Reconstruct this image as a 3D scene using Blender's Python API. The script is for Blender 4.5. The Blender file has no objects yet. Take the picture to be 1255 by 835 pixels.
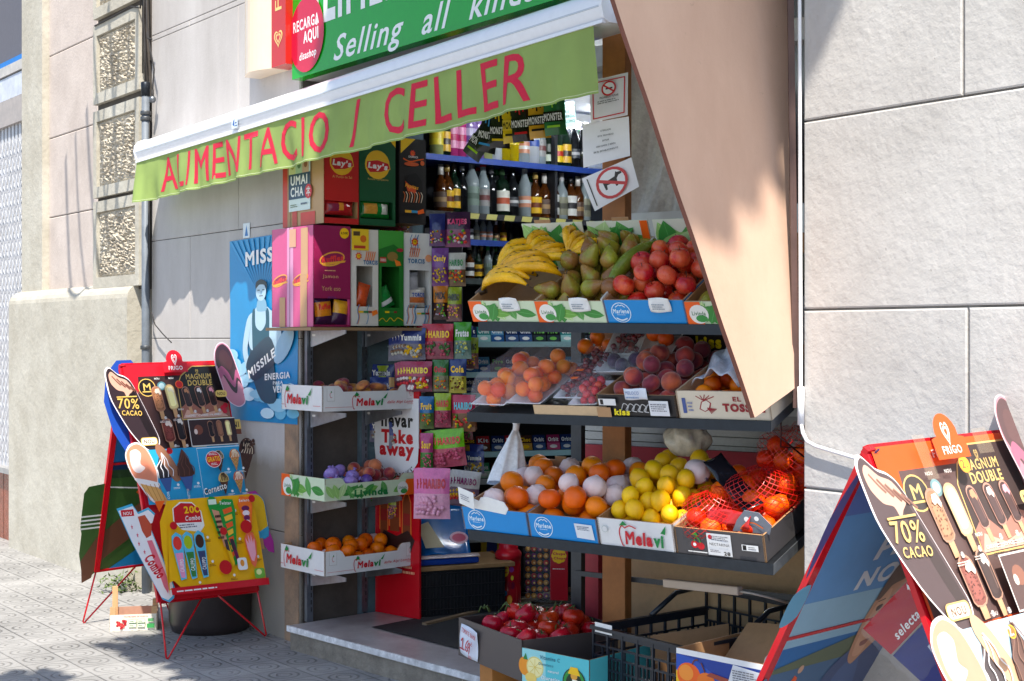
import bpy, math, random
from mathutils import Vector as V, Matrix
random.seed(7)
R = math.radians
sc = bpy.context.scene
COL = sc.collection
# ---------------------------------------------------------------- camera
FP, CX, HY = 1750.0, 627.5, 415.0
CAM = V((0, 0, 1.55))
cd = bpy.data.cameras.new('camera'); cam = bpy.data.objects.new('camera', cd); COL.objects.link(cam)
cam.location = CAM; cam.rotation_euler = (R(90), 0, 0)
cd.sensor_width = 36; cd.lens = FP / 1255 * 36; cd.shift_y = -2.5 / 1255; cd.clip_end = 500; cd.clip_start = 0.05
sc.camera = cam
# ---------------------------------------------------------------- sun, sky, exposure
U = V((.5986, -.801, 0)); N = V((-.801, -.5986, 0)); ZZ = V((0, 0, 1))     # along the facade, out of the facade, up
SUN = (U * .50 + N * .36 + ZZ).normalized()
el = math.asin(SUN.z); az = math.atan2(SUN.x, SUN.y)
w = bpy.data.worlds.new('World'); sc.world = w; w.use_nodes = True
nt = w.node_tree; bg = nt.nodes['Background']
sky = nt.nodes.new('ShaderNodeTexSky'); sky.sky_type = 'NISHITA'; sky.sun_disc = False
sky.sun_elevation = el; sky.sun_rotation = az
nt.links.new(sky.outputs[0], bg.inputs[0]); bg.inputs[1].default_value = 0.13
sl = bpy.data.lights.new('sun', 'SUN'); sl.energy = 4.6; sl.angle = R(.53); sl.color = (1, .93, .82)
so = bpy.data.objects.new('sun', sl); COL.objects.link(so); so.rotation_euler = SUN.to_track_quat('Z', 'Y').to_euler()
so.location = SUN * 20
sc.view_settings.view_transform = 'Standard'; sc.view_settings.look = 'None'; sc.view_settings.gamma = 1
sc.view_settings.exposure = .88
sc.cycles.max_bounces = 8; sc.cycles.diffuse_bounces = 4; sc.cycles.transparent_max_bounces = 10
sc.cycles.sample_clamp_indirect = 6
# ---------------------------------------------------------------- materials
def lin(c):
    return tuple((x / 255 / 12.92 if x / 255 <= .04045 else ((x / 255 + .055) / 1.055) ** 2.4) for x in c[:3])
_m = {}
def mat(c, kind='card', **k):
    key = (tuple(c), kind)
    if key in _m: return _m[key]
    m = bpy.data.materials.new('%s_%02x%02x%02x' % ((kind,) + tuple(int(x) for x in c))); m.use_nodes = True
    t = m.node_tree; n = t.nodes; L = t.links; b = n['Principled BSDF']
    P_ = dict(card=(.55, 0, .10, 35, .12, .25), print=(.38, 0, .04, 20, 0, 0), gloss=(.14, 0, .04, 20, 0, 0), plastic=(.3, 0, .08, 25, .05, .3), metal=(.38, .85, .18, 30, .08, .3),
              paint=(.5, .1, .2, 14, .1, .5), fabric=(.85, 0, .08, 60, .3, .15), fruit=(.34, 0, .16, 16, .25, .75), smooth=(.24, 0, .36, 18, .05, .5), wood=(.6, 0, .3, 8, .3, .4), glass=(.05, 0, .0, 10, 0, 0),
              bag=(.2, 0, .2, 60, .25, .6), paper=(.75, 0, .05, 40, .35, .25), film=(.08, 0, 0, 40, .6, .3), velvet=(.65, 0, .35, 20, .15, .3), leaf=(.6, 0, .3, 3, 0, 0), rubber=(.8, 0, .1, 30, .1, .2))[kind]
    rough, metal, var, ns, bump, bd = P_
    l = lin(c)
    tc = n.new('ShaderNodeTexCoord')
    b.inputs['Roughness'].default_value = rough; b.inputs['Metallic'].default_value = metal
    b.inputs['Base Color'].default_value = (*l, 1)
    if var:
        nz = n.new('ShaderNodeTexNoise'); nz.inputs['Scale'].default_value = ns; nz.inputs['Detail'].default_value = 5; nz.inputs['Roughness'].default_value = .65
        L.new(tc.outputs['Object'], nz.inputs['Vector'])
        mr = n.new('ShaderNodeMapRange'); mr.inputs[1].default_value = .3; mr.inputs[2].default_value = .7; mr.inputs[3].default_value = 1 - var; mr.inputs[4].default_value = 1 + var * .5
        L.new(nz.outputs[0], mr.inputs[0])
        mx = n.new('ShaderNodeVectorMath'); mx.operation = 'SCALE'; mx.inputs[0].default_value = l; L.new(mr.outputs[0], mx.inputs['Scale']); L.new(mx.outputs[0], b.inputs['Base Color'])
        if kind in ('paint', 'metal', 'plastic', 'smooth'):
            m2 = n.new('ShaderNodeMapRange'); m2.inputs[3].default_value = rough * .7; m2.inputs[4].default_value = min(1, rough * 1.5); L.new(nz.outputs[0], m2.inputs[0]); L.new(m2.outputs[0], b.inputs['Roughness'])
    if bump:
        n2 = n.new('ShaderNodeTexNoise'); n2.inputs['Scale'].default_value = {'fruit': 420, 'fabric': 500, 'card': 90, 'bag': 28, 'paper': 60, 'film': 30, 'wood': 60}.get(kind, 90)
        n2.inputs['Detail'].default_value = 3
        L.new(tc.outputs['Object'], n2.inputs['Vector'])
        bp = n.new('ShaderNodeBump'); bp.inputs['Strength'].default_value = bd; bp.inputs['Distance'].default_value = {'bag': .006, 'paper': .004, 'film': .01}.get(kind, .0012)
        L.new(n2.outputs[0], bp.inputs['Height']); L.new(bp.outputs[0], b.inputs['Normal'])
    if kind == 'glass':
        b.inputs['Transmission Weight'].default_value = .45; b.inputs['IOR'].default_value = 1.3
    if kind == 'film':
        tr = n.new('ShaderNodeBsdfTransparent'); mi = n.new('ShaderNodeMixShader'); mi.inputs[0].default_value = .075
        L.new(tr.outputs[0], mi.inputs[1]); L.new(b.outputs[0], mi.inputs[2]); L.new(mi.outputs[0], n['Material Output'].inputs[0])
    if kind == 'velvet': b.inputs['Sheen Weight'].default_value = .4
    if kind == 'leaf':
        b.inputs['Subsurface Weight'].default_value = 0
    if kind == 'fabric': pass
    _m[key] = m
    return m
def nodemat(name):
    m = bpy.data.materials.new(name); m.use_nodes = True; t = m.node_tree
    return m, t.nodes, t.links, t.nodes['Principled BSDF']
def plaster(name, c, c2, scale=3.0, bump=.5, bsc=60, grain=.004, rough=.85, low=None, streak=0):
    """painted render: stains, fine grain and trowel marks; low = (height, colour) of a band of old paint"""
    m, n, L, b = nodemat(name); b.inputs['Roughness'].default_value = rough
    g = n.new('ShaderNodeNewGeometry')
    a = n.new('ShaderNodeTexNoise'); a.inputs['Scale'].default_value = scale; a.inputs['Detail'].default_value = 9; a.inputs['Roughness'].default_value = .7
    mp = n.new('ShaderNodeMapping'); mp.inputs['Scale'].default_value = (1, 1, .35 if streak else 1); L.new(g.outputs['Position'], mp.inputs[0]); L.new(mp.outputs[0], a.inputs['Vector'])
    cr = n.new('ShaderNodeMapRange'); cr.inputs[1].default_value = .35; cr.inputs[2].default_value = .68; L.new(a.outputs[0], cr.inputs[0])
    mx = n.new('ShaderNodeMix'); mx.data_type = 'RGBA'; mx.inputs[6].default_value = (*lin(c), 1); mx.inputs[7].default_value = (*lin(c2), 1); L.new(cr.outputs[0], mx.inputs[0])
    out = mx.outputs[2]
    sp = n.new('ShaderNodeTexNoise'); sp.inputs['Scale'].default_value = 23; sp.inputs['Detail'].default_value = 8; sp.inputs['Roughness'].default_value = .8; L.new(g.outputs['Position'], sp.inputs['Vector'])
    s2 = n.new('ShaderNodeMapRange'); s2.inputs[1].default_value = .27; s2.inputs[2].default_value = .36; s2.inputs[3].default_value = .55; s2.inputs[4].default_value = 1; L.new(sp.outputs[0], s2.inputs[0])
    ml = n.new('ShaderNodeVectorMath'); ml.operation = 'SCALE'; L.new(out, ml.inputs[0]); L.new(s2.outputs[0], ml.inputs['Scale']); out = ml.outputs[0]
    if low:
        sx = n.new('ShaderNodeSeparateXYZ'); L.new(g.outputs['Position'], sx.inputs[0])
        ad = n.new('ShaderNodeMath'); ad.operation = 'MULTIPLY_ADD'; ad.inputs[1].default_value = .22; L.new(a.outputs[0], ad.inputs[0]); L.new(sx.outputs[2], ad.inputs[2])
        lr = n.new('ShaderNodeMapRange'); lr.inputs[1].default_value = low[0]; lr.inputs[2].default_value = low[0] + .1; L.new(ad.outputs[0], lr.inputs[0])
        m3 = n.new('ShaderNodeMix'); m3.data_type = 'RGBA'; m3.inputs[6].default_value = (*lin(low[1]), 1); L.new(out, m3.inputs[7]); L.new(lr.outputs[0], m3.inputs[0]); out = m3.outputs[2]
    L.new(out, b.inputs['Base Color'])
    f = n.new('ShaderNodeTexNoise'); f.inputs['Scale'].default_value = bsc; f.inputs['Detail'].default_value = 6; f.inputs['Roughness'].default_value = .6; L.new(g.outputs['Position'], f.inputs['Vector'])
    v = n.new('ShaderNodeTexNoise'); v.inputs['Scale'].default_value = 9; v.inputs['Detail'].default_value = 4; L.new(g.outputs['Position'], v.inputs['Vector'])
    sm = n.new('ShaderNodeMath'); sm.operation = 'ADD'; L.new(f.outputs[0], sm.inputs[0]); L.new(v.outputs[0], sm.inputs[1])
    s3 = n.new('ShaderNodeMath'); s3.operation = 'ADD'; L.new(sm.outputs[0], s3.inputs[0]); L.new(s2.outputs[0], s3.inputs[1])
    bp = n.new('ShaderNodeBump'); bp.inputs['Strength'].default_value = bump; bp.inputs['Distance'].default_value = grain; L.new(s3.outputs[0], bp.inputs['Height']); L.new(bp.outputs[0], b.inputs['Normal'])
    return m
# ---------------------------------------------------------------- projection helpers (photo pixel -> a point on a real plane)
def ray(px, py): return V(((px - CX) / FP, 1, (HY - py) / FP))
def P(px, py, Y): return CAM + ray(px, py) * Y
def G(px, py, z=0):
    r = ray(px, py); return CAM + r * ((z - CAM.z) / r.z)
class Fr:
    """frame: o + x*a + y*b + z*c"""
    def __init__(s, o, x, y, z=None):
        s.o = V(o); s.x = V(x).normalized(); y = V(y); y = (y - s.x * y.dot(s.x)).normalized(); s.y = y; s.z = s.x.cross(y) if z is None else V(z)
    def p(s, a, b, c=0): return s.o + s.x * a + s.y * b + s.z * c
    def hit(s, px, py, c=0):
        r = ray(px, py); q = s.o + s.z * c; k = (q - CAM).dot(s.z) / r.dot(s.z); d = CAM + r * k - s.o; return d.dot(s.x), d.dot(s.y)
    def at(s, a, b, c=0): return Fr(s.p(a, b, c), s.x, s.y)
    def turn(s, a):      # rotate about own z
        c, k = math.cos(a), math.sin(a); return Fr(s.o, s.x * c + s.y * k, s.y * c - s.x * k)
class Quad:
    """four corners bl br tr tl; p(a,b) in metres over w x h"""
    def __init__(s, bl, br, tr, tl):
        s.c = [V(q) for q in (bl, br, tr, tl)]; s.w = (s.c[1] - s.c[0]).length; s.h = (s.c[3] - s.c[0]).length
        s.z = (s.c[1] - s.c[0]).cross(s.c[3] - s.c[0]).normalized(); s.o = s.c[0]; d = s.c[2] - CAM; s.c[2] = CAM + d * ((s.c[0] - CAM).dot(s.z) / d.dot(s.z))
    def p(s, a, b, c=0):
        a /= s.w; b /= s.h; q = s.c
        return q[0] * (1 - a) * (1 - b) + q[1] * a * (1 - b) + q[2] * a * b + q[3] * (1 - a) * b + s.z * c
W = Fr((-1.15, 7.33, 0), U, ZZ)               # facade: x along, y up, z out to the street
GR = Fr((0, 0, 0), (1, 0, 0), (0, 1, 0))
def up(o, x, y=None):                         # ground-type frame at o: x right, y back, z up
    x = V(x); return Fr(o, x, ZZ.cross(x))
# ---------------------------------------------------------------- mesh builder
_tx = {}
def textmesh(s, bold=0, shear=0):
    key = (s, bold, shear)
    if key not in _tx:
        c = bpy.data.curves.new('t', 'FONT'); c.body = s; c.size = 1; c.resolution_u = 3; c.offset = bold; c.shear = shear; c.fill_mode = 'FRONT'; c.space_character = 1.1 + bold * 2
        o = bpy.data.objects.new('t', c); COL.objects.link(o)
        dg = bpy.context.evaluated_depsgraph_get(); me = bpy.data.meshes.new_from_object(o.evaluated_get(dg))
        vs = [(v.co.x, v.co.y) for v in me.vertices]; fs = [tuple(p.vertices) for p in me.polygons]
        bpy.data.objects.remove(o); bpy.data.curves.remove(c); bpy.data.meshes.remove(me)
        if not vs: vs = [(0, 0), (1, 1)]
        if 'M' in s and bold:                        # the bold M comes out wrongly filled: use its outline as one face
            i = 0; par = list(range(len(vs)))
            def find(a):
                while par[a] != a: a = par[a]
                return a
            for f in fs:
                for k in f[1:]: par[find(k)] = find(f[0])
            isl = {}
            for k in range(len(vs)): isl.setdefault(find(k), []).append(k)
            for r_, ks in isl.items():
                ff = [f for f in fs if find(f[0]) == r_]
                if len(ks) == 15 and len(ff) == 17 and ks[-1] - ks[0] == 14:
                    xa, ya = min(vs[k][0] for k in ks), min(vs[k][1] for k in ks); xw, yw = max(vs[k][0] for k in ks) - xa, max(vs[k][1] for k in ks) - ya
                    for j, u_ in ((1, .798), (2, .790), (5, .210), (6, .202)): sh_ = shear * (vs[ks[9]][1] - vs[ks[8]][1]) * 0; vs[ks[j]] = (xa + xw * u_ + sh_, ya + yw * (.68 if j in (1, 6) else .685))
                    fs = [f for f in fs if find(f[0]) != r_] + [tuple(ks)]
        x0 = min(v[0] for v in vs); x1 = max(v[0] for v in vs); y0 = min(v[1] for v in vs); y1 = max(v[1] for v in vs)
        _tx[key] = ([((x - x0) / max(x1 - x0, .01), (y - y0) / max(y1 - y0, .01)) for x, y in vs], fs)
    return _tx[key]
class MB:
    def __init__(s): s.v = []; s.f = []; s.m = []; s.mats = []; s.sm = []
    def mi(s, m):
        if m not in s.mats: s.mats.append(m)
        return s.mats.index(m)
    def add(s, vs, fs, m, smooth=False):
        b = len(s.v); s.v += [V(q) for q in vs]; k = s.mi(m)
        for f in fs: s.f.append(tuple(i + b for i in f)); s.m.append(k); s.sm.append(smooth)
        return s
    def box(s, fr, x0, x1, y0, y1, z0, z1, m, bev=0):
        q = [fr.p(x, y, z) for z in (z0, z1) for x, y in ((x0, y0), (x1, y0), (x1, y1), (x0, y1))]
        return s.add(q, [(3, 2, 1, 0), (4, 5, 6, 7), (0, 1, 5, 4), (1, 2, 6, 5), (2, 3, 7, 6), (3, 0, 4, 7)], m)
    def prism(s, fr, pts, z0, z1, m, side=None):
        n = len(pts); a = [fr.p(x, y, z0) for x, y in pts] + [fr.p(x, y, z1) for x, y in pts]
        s.add(a, [tuple(range(n - 1, -1, -1)), tuple(range(n, 2 * n))], m)
        return s.add(a, [(i, (i + 1) % n, n + (i + 1) % n, n + i) for i in range(n)], side or m)
    def poly(s, pts, m): return s.add(pts, [tuple(range(len(pts)))], m)
    def lathe(s, fr, prof, m, n=20, smooth=True, cap=True, sx=1, sy=1):
        vs = []
        for r, z in prof:
            for i in range(n): a = 2 * math.pi * i / n; vs.append(fr.p(r * math.cos(a) * sx, r * math.sin(a) * sy, z))
        fs = [(j * n + i, j * n + (i + 1) % n, (j + 1) * n + (i + 1) % n, (j + 1) * n + i) for j in range(len(prof) - 1) for i in range(n)]
        s.add(vs, fs, m, smooth)
        if cap:
            s.f.append(tuple(len(s.v) - len(vs) + i for i in range(n))[::-1]); s.m.append(s.mi(m)); s.sm.append(False)
            s.f.append(tuple(len(s.v) - n + i for i in range(n))); s.m.append(s.mi(m)); s.sm.append(False)
        return s
    def tube(s, pts, r, m, n=8, taper=None):
        pts = [V(p) for p in pts]; vs = []; k = len(pts); pr = None
        for i, p in enumerate(pts):
            d = (pts[min(i + 1, k - 1)] - pts[max(i - 1, 0)]).normalized()
            a = (pr - d * pr.dot(d)) if pr is not None else (d.cross(V((0, 0, 1))) if abs(d.z) < .9 else d.cross(V((1, 0, 0))))
            a.normalize(); pr = a; c = d.cross(a); rr = r[i] if isinstance(r, (list, tuple)) else r
            for j in range(n): t = 2 * math.pi * j / n; vs.append(p + a * rr * math.cos(t) + c * rr * math.sin(t))
        fs = [(j * n + i, j * n + (i + 1) % n, (j + 1) * n + (i + 1) % n, (j + 1) * n + i) for j in range(k - 1) for i in range(n)]
        fs += [tuple(range(n))[::-1], tuple(range((k - 1) * n, k * n))]
        return s.add(vs, fs, m, True)
    def bar(s, a, b, w, h, m, upv=None):
        a, b = V(a), V(b); d = (b - a).normalized(); x = d.cross(upv or ZZ)
        if x.length < .01: x = V((1, 0, 0))
        f = Fr(a, d, x); return s.box(f, 0, (b - a).length, -w / 2, w / 2, -h / 2, h / 2, m)
    def ball(s, c, r, m, n=12, sq=(1, 1, 1), fr=None):
        f = fr or GR; c = V(c); vs = []; fs = []; k = n // 2
        for j in range(k + 1):
            t = math.pi * j / k
            for i in range(n): a = 2 * math.pi * i / n; vs.append(c + f.x * (r * sq[0] * math.sin(t) * math.cos(a)) + f.y * (r * sq[1] * math.sin(t) * math.sin(a)) + f.z * (r * sq[2] * math.cos(t)))
        for j in range(k):
            for i in range(n): fs.append(((j + 1) * n + i, (j + 1) * n + (i + 1) % n, j * n + (i + 1) % n, j * n + i))
        return s.add(vs, fs, m, True)
    def grid(s, fn, nu, nv, m, smooth=True):
        vs = [fn(i / nu, j / nv) for j in range(nv + 1) for i in range(nu + 1)]
        fs = [(j * (nu + 1) + i, j * (nu + 1) + i + 1, (j + 1) * (nu + 1) + i + 1, (j + 1) * (nu + 1) + i) for j in range(nv) for i in range(nu)]
        return s.add(vs, fs, m, smooth)
    def build(s, name, parent=None, bevel=0, org=None, solid=0):
        me = bpy.data.meshes.new(name)
        o0 = V(org) if org is not None else (parent.location.copy() if parent else V((0, 0, 0)))
        me.from_pydata([tuple(q - o0) for q in s.v], [], s.f)
        for m in s.mats: me.materials.append(m)
        me.polygons.foreach_set('material_index', s.m); me.polygons.foreach_set('use_smooth', s.sm); me.update()
        o = bpy.data.objects.new(name, me); COL.objects.link(o)
        if parent: o.parent = parent
        else: o.location = o0
        if bevel:
            b = o.modifiers.new('b', 'BEVEL'); b.width = bevel; b.segments = 2; b.limit_method = 'ANGLE'; b.angle_limit = R(50)
        if solid:
            q = o.modifiers.new('s', 'SOLIDIFY'); q.thickness = solid; q.offset = 0
        return o
def tag(o, label, cat, group=None, kind=None):
    if label: o['label'] = label
    if cat: o['category'] = cat
    if group: o['group'] = group
    if kind: o['kind'] = kind
    return o
def thing(name, loc, label, cat, group=None):
    o = bpy.data.objects.new(name, None); COL.objects.link(o); o.location = loc; o.empty_display_size = .05
    return tag(o, label, cat, group)
def struct(o): o['kind'] = 'structure'; return o
def copy_tree(o, loc=None, rot=None, scale=None, label=None, group=None):
    c = o.copy(); COL.objects.link(c)
    if loc is not None: c.location = loc
    if rot is not None: c.rotation_euler = rot
    if scale is not None: c.scale = scale if hasattr(scale, '__len__') else (scale,) * 3
    if label: c['label'] = label
    if group: c['group'] = group
    for ch in list(o.children):
        d = ch.copy(); COL.objects.link(d); d.parent = c
        for g in ch.children: e = g.copy(); COL.objects.link(e); e.parent = d
    return c
# ---------------------------------------------------------------- flat printed artwork on a face
class Gfx:
    def __init__(s, mb, fr, w=1, h=1, z=.0006, kind='print'):
        s.mb = mb; s.fr = fr; s.w = w; s.h = h; s.z = z; s.kind = kind
    fade = None
    def _m(s, c): return mat(Gfx.fade(c) if Gfx.fade else c, s.kind)
    def spoly(s, pts, c, n=4):                   # the same outline with rounded corners
        out = []; k = len(pts)
        for i in range(k):
            a, b, d, e = pts[i - 1], pts[i], pts[(i + 1) % k], pts[(i + 2) % k]
            for j in range(n):
                t = j / n; h0, h1 = [(d[m] - a[m]) * .42 for m in (0, 1)], [(e[m] - b[m]) * .42 for m in (0, 1)]; out.append(tuple((2 * t ** 3 - 3 * t * t + 1) * b[m] + (t ** 3 - 2 * t * t + t) * h0[m] + (-2 * t ** 3 + 3 * t * t) * d[m] + (t ** 3 - t * t) * h1[m] for m in (0, 1)))
        return s.poly(out, c)
    def poly(s, pts, c):
        s.z += .00012; s.mb.poly([s.fr.p(x * s.w, y * s.h, s.z) for x, y in pts], s._m(c)); return s
    def rect(s, x0, y0, x1, y1, c): return s.poly([(x0, y0), (x1, y0), (x1, y1), (x0, y1)], c)
    def rrect(s, x0, y0, x1, y1, r, c, n=4):
        a = s.h * 1.0 / s.w; pts = []
        for cx, cy, t0 in ((x1 - r * a, y0 + r, -90), (x1 - r * a, y1 - r, 0), (x0 + r * a, y1 - r, 90), (x0 + r * a, y0 + r, 180)):
            for i in range(n + 1): t = R(t0 + 90 * i / n); pts.append((cx + r * a * math.cos(t), cy + r * math.sin(t)))
        return s.poly(pts, c)
    def ell(s, cx, cy, rx, ry, c, n=20, rot=0, a0=0, a1=360):
        full = a1 - a0 >= 360; pts = []
        asp = s.h / s.w
        for i in range(n if full else n + 1):
            t = R(a0 + (a1 - a0) * i / n); x, y = rx * math.cos(t) / asp, ry * math.sin(t)   # rx in width units scaled below
            x = rx * math.cos(t); c_, k_ = math.cos(R(rot)), math.sin(R(rot)); yy = y * asp
            pts.append((cx + x * c_ - yy * k_, cy + (x * k_ + yy * c_) / asp))
        return s.poly(pts, c)
    def circ(s, cx, cy, r, c, n=20): return s.ell(cx, cy, r / s.w, r / s.h, c, n)       # r in metres
    def line(s, pts, wd, c):                     # wd metres
        for (x0, y0), (x1, y1) in zip(pts, pts[1:]):
            a = V((x0 * s.w, y0 * s.h)); b = V((x1 * s.w, y1 * s.h)); d = (b - a)
            if d.length < 1e-6: continue
            d.normalize(); k = V((-d.y, d.x)) * wd / 2; e = d * wd * .2
            q = [a - k - e, b - k + e, b + k + e, a + k - e]; s.poly([(t.x / s.w, t.y / s.h) for t in q], c)
        return s
    def curve(s, pts, wd, c, n=6):               # catmull-rom
        P_ = [pts[0]] + list(pts) + [pts[-1]]; out = []
        for i in range(1, len(P_) - 2):
            for j in range(n):
                t = j / n; a, b, d, e = P_[i - 1], P_[i], P_[i + 1], P_[i + 2]
                out.append(tuple(.5 * ((2 * b[k]) + (-a[k] + d[k]) * t + (2 * a[k] - 5 * b[k] + 4 * d[k] - e[k]) * t * t + (-a[k] + 3 * b[k] - 3 * d[k] + e[k]) * t ** 3) for k in (0, 1)))
        out.append(pts[-1]); return s.line(out, wd, c)
    def text(s, t, x, y, w, h, c, bold=.02, shear=0, rot=0, curve=0):
        """box (x,y,w,h) in panel units; rot degrees about its centre"""
        vs, fs = textmesh(t, bold, shear); s.z += .00012; q = []
        cr, sr = math.cos(R(rot)), math.sin(R(rot))
        for a, b in vs:
            dx, dy = (a - .5) * w * s.w, (b - .5) * h * s.h
            dy += curve * (.25 - (a - .5) ** 2) * 4 * h * s.h
            q.append(s.fr.p((x + w / 2) * s.w + dx * cr - dy * sr, (y + h / 2) * s.h + dx * sr + dy * cr, s.z))
        s.mb.add(q, fs, s._m(c)); return s
    def squig(s, x, y, w, h, c, rows=3, seed=1):      # small print read as lines of type
        rn = random.Random(seed); hh = h / rows
        for r in range(rows):
            a = x
            while a < x + w * (.7 + .3 * rn.random()):
                b = min(a + w * rn.uniform(.05, .2), x + w); s.rect(a, y + r * hh + hh * .25, b, y + r * hh + hh * .7, c); a = b + w * .03
        return s
WH = (238, 238, 236); RED = (205, 22, 40); BLK = (22, 20, 22); BLUE = (18, 140, 214); GRN = (32, 130, 60); YEL = (250, 200, 20); BRN = (150, 108, 74)
CARD = (176, 136, 96); GLD = (214, 178, 92); ORG = (245, 100, 20)
# ================================================================ THE SETTING
def groundmat():
    m, n, L, b = nodemat('panot_paving'); g = n.new('ShaderNodeNewGeometry')
    mp = n.new('ShaderNodeMapping'); mp.vector_type = 'POINT'; mp.inputs['Rotation'].default_value = (0, 0, math.atan2(.801, .5986)); mp.inputs['Scale'].default_value = (5, 5, 5); L.new(g.outputs['Position'], mp.inputs[0])
    fr = n.new('ShaderNodeVectorMath'); fr.operation = 'FRACTION'; L.new(mp.outputs[0], fr.inputs[0])
    sb = n.new('ShaderNodeVectorMath'); sb.operation = 'SUBTRACT'; sb.inputs[1].default_value = (.5, .5, 0); L.new(fr.outputs[0], sb.inputs[0])
    sx = n.new('ShaderNodeSeparateXYZ'); L.new(sb.outputs[0], sx.inputs[0])
    def mth(op, a, b_=None, c=None):
        q = n.new('ShaderNodeMath'); q.operation = op
        for i, v in enumerate((a, b_, c)):
            if v is None: continue
            if isinstance(v, (int, float)): q.inputs[i].default_value = v
            else: L.new(v, q.inputs[i])
        return q.outputs[0]
    X, Y = sx.outputs[0], sx.outputs[1]
    r = mth('SQRT', mth('ADD', mth('MULTIPLY', X, X), mth('MULTIPLY', Y, Y)))
    def ring(r0, wd): return mth('SUBTRACT', 1, mth('SMOOTH_MIN', 1, mth('DIVIDE', mth('ABSOLUTE', mth('SUBTRACT', r, r0)), wd), .2))
    rg = mth('MAXIMUM', mth('MAXIMUM', ring(.34, .045), 0), mth('MAXIMUM', ring(.17, .035), 0))
    ed = mth('MAXIMUM', mth('ABSOLUTE', X), mth('ABSOLUTE', Y))
    jt = n.new('ShaderNodeMapRange'); jt.inputs[1].default_value = .475; jt.inputs[2].default_value = .49; L.new(ed, jt.inputs[0])
    a = n.new('ShaderNodeTexNoise'); a.inputs['Scale'].default_value = 1.7; a.inputs['Detail'].default_value = 10; a.inputs['Roughness'].default_value = .75; L.new(g.outputs['Position'], a.inputs['Vector'])
    wn = n.new('ShaderNodeTexWhiteNoise'); fl = n.new('ShaderNodeVectorMath'); fl.operation = 'FLOOR'; L.new(mp.outputs[0], fl.inputs[0]); L.new(fl.outputs[0], wn.inputs['Vector'])
    v1 = mth('MULTIPLY_ADD', wn.outputs[0], .05, .27); v2 = mth('MULTIPLY_ADD', a.outputs[0], .34, -.17)
    wear = n.new('ShaderNodeMapRange'); wear.inputs[1].default_value = .38; wear.inputs[2].default_value = .6; L.new(a.outputs[0], wear.inputs[0])
    gv = mth('MULTIPLY', mth('MAXIMUM', rg, jt.outputs[0]), mth('MULTIPLY_ADD', wear.outputs[0], -.5, 1))
    vv = mth('SUBTRACT', mth('ADD', v1, v2), mth('MULTIPLY', gv, .16))
    cb = n.new('ShaderNodeCombineColor'); L.new(vv, cb.inputs[0]); L.new(mth('MULTIPLY', vv, .985), cb.inputs[1]); L.new(mth('MULTIPLY', vv, .96), cb.inputs[2])
    L.new(cb.outputs[0], b.inputs['Base Color']); b.inputs['Roughness'].default_value = .72
    f = n.new('ShaderNodeTexNoise'); f.inputs['Scale'].default_value = 90; f.inputs['Detail'].default_value = 6; L.new(g.outputs['Position'], f.inputs['Vector'])
    hh = mth('ADD', mth('MULTIPLY', gv, -1.0), mth('MULTIPLY', f.outputs[0], .5))
    bp = n.new('ShaderNodeBump'); bp.inputs['Strength'].default_value = .9; bp.inputs['Distance'].default_value = .006; L.new(hh, bp.inputs['Height']); L.new(bp.outputs[0], b.inputs['Normal'])
    return m
GM = groundmat()
mb = MB(); q = []
def gz(x, y):                                    # pavement falls a little towards the camera
    d = max(0, min(1, (5.6 - y) / 2.4)); return -.17 * d * d * (3 - 2 * d)
mb.grid(lambda a, b: (V((-60 + 120 * a, y := -40 + 120 * b, 0))), 2, 2, GM, False)
mb = MB()
ys = [-40, -10, 0, 2, 3, 3.4, 3.8, 4.2, 4.6, 5, 5.4, 5.8, 7, 12, 30, 90]; xs = [-80, -20, -6, 0, 4, 20, 80]
mb.add([(x, y, gz(x, y)) for y in ys for x in xs], [(j * 7 + i, j * 7 + i + 1, j * 7 + i + 8, j * 7 + i + 7) for j in range(len(ys) - 1) for i in range(6)], GM)
struct(mb.build('pavement'))

wt = lambda px, c=0: W.hit(px, 415, c)[0]
wz = lambda px, py, c=0: W.hit(px, py, c)[1]
TR = wt(985)                                     # corner of the white wall
greyM = plaster('grey_render', (192, 188, 186), (172, 167, 164), 2.2, .35, 70, .003, low=(.98, (142, 134, 124)), streak=1)
whiteM = plaster('white_masonry_paint', (198, 196, 194), (176, 173, 170), 1.6, .62, 34, .006)
warmM = plaster('pinkish_stone', (200, 188, 180), (178, 166, 158), 2.6, .5, 50, .005)
paleM = plaster('pale_render', (190, 186, 174), (166, 160, 146), 2.6, .6, 26, .008)
roughM = plaster('rough_stone', (196, 188, 172), (156, 146, 130), 6, .6, 60, .006)
darkJ = plaster('joint', (86, 80, 74), (66, 60, 56), 5, .3, 60, .002)

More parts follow.
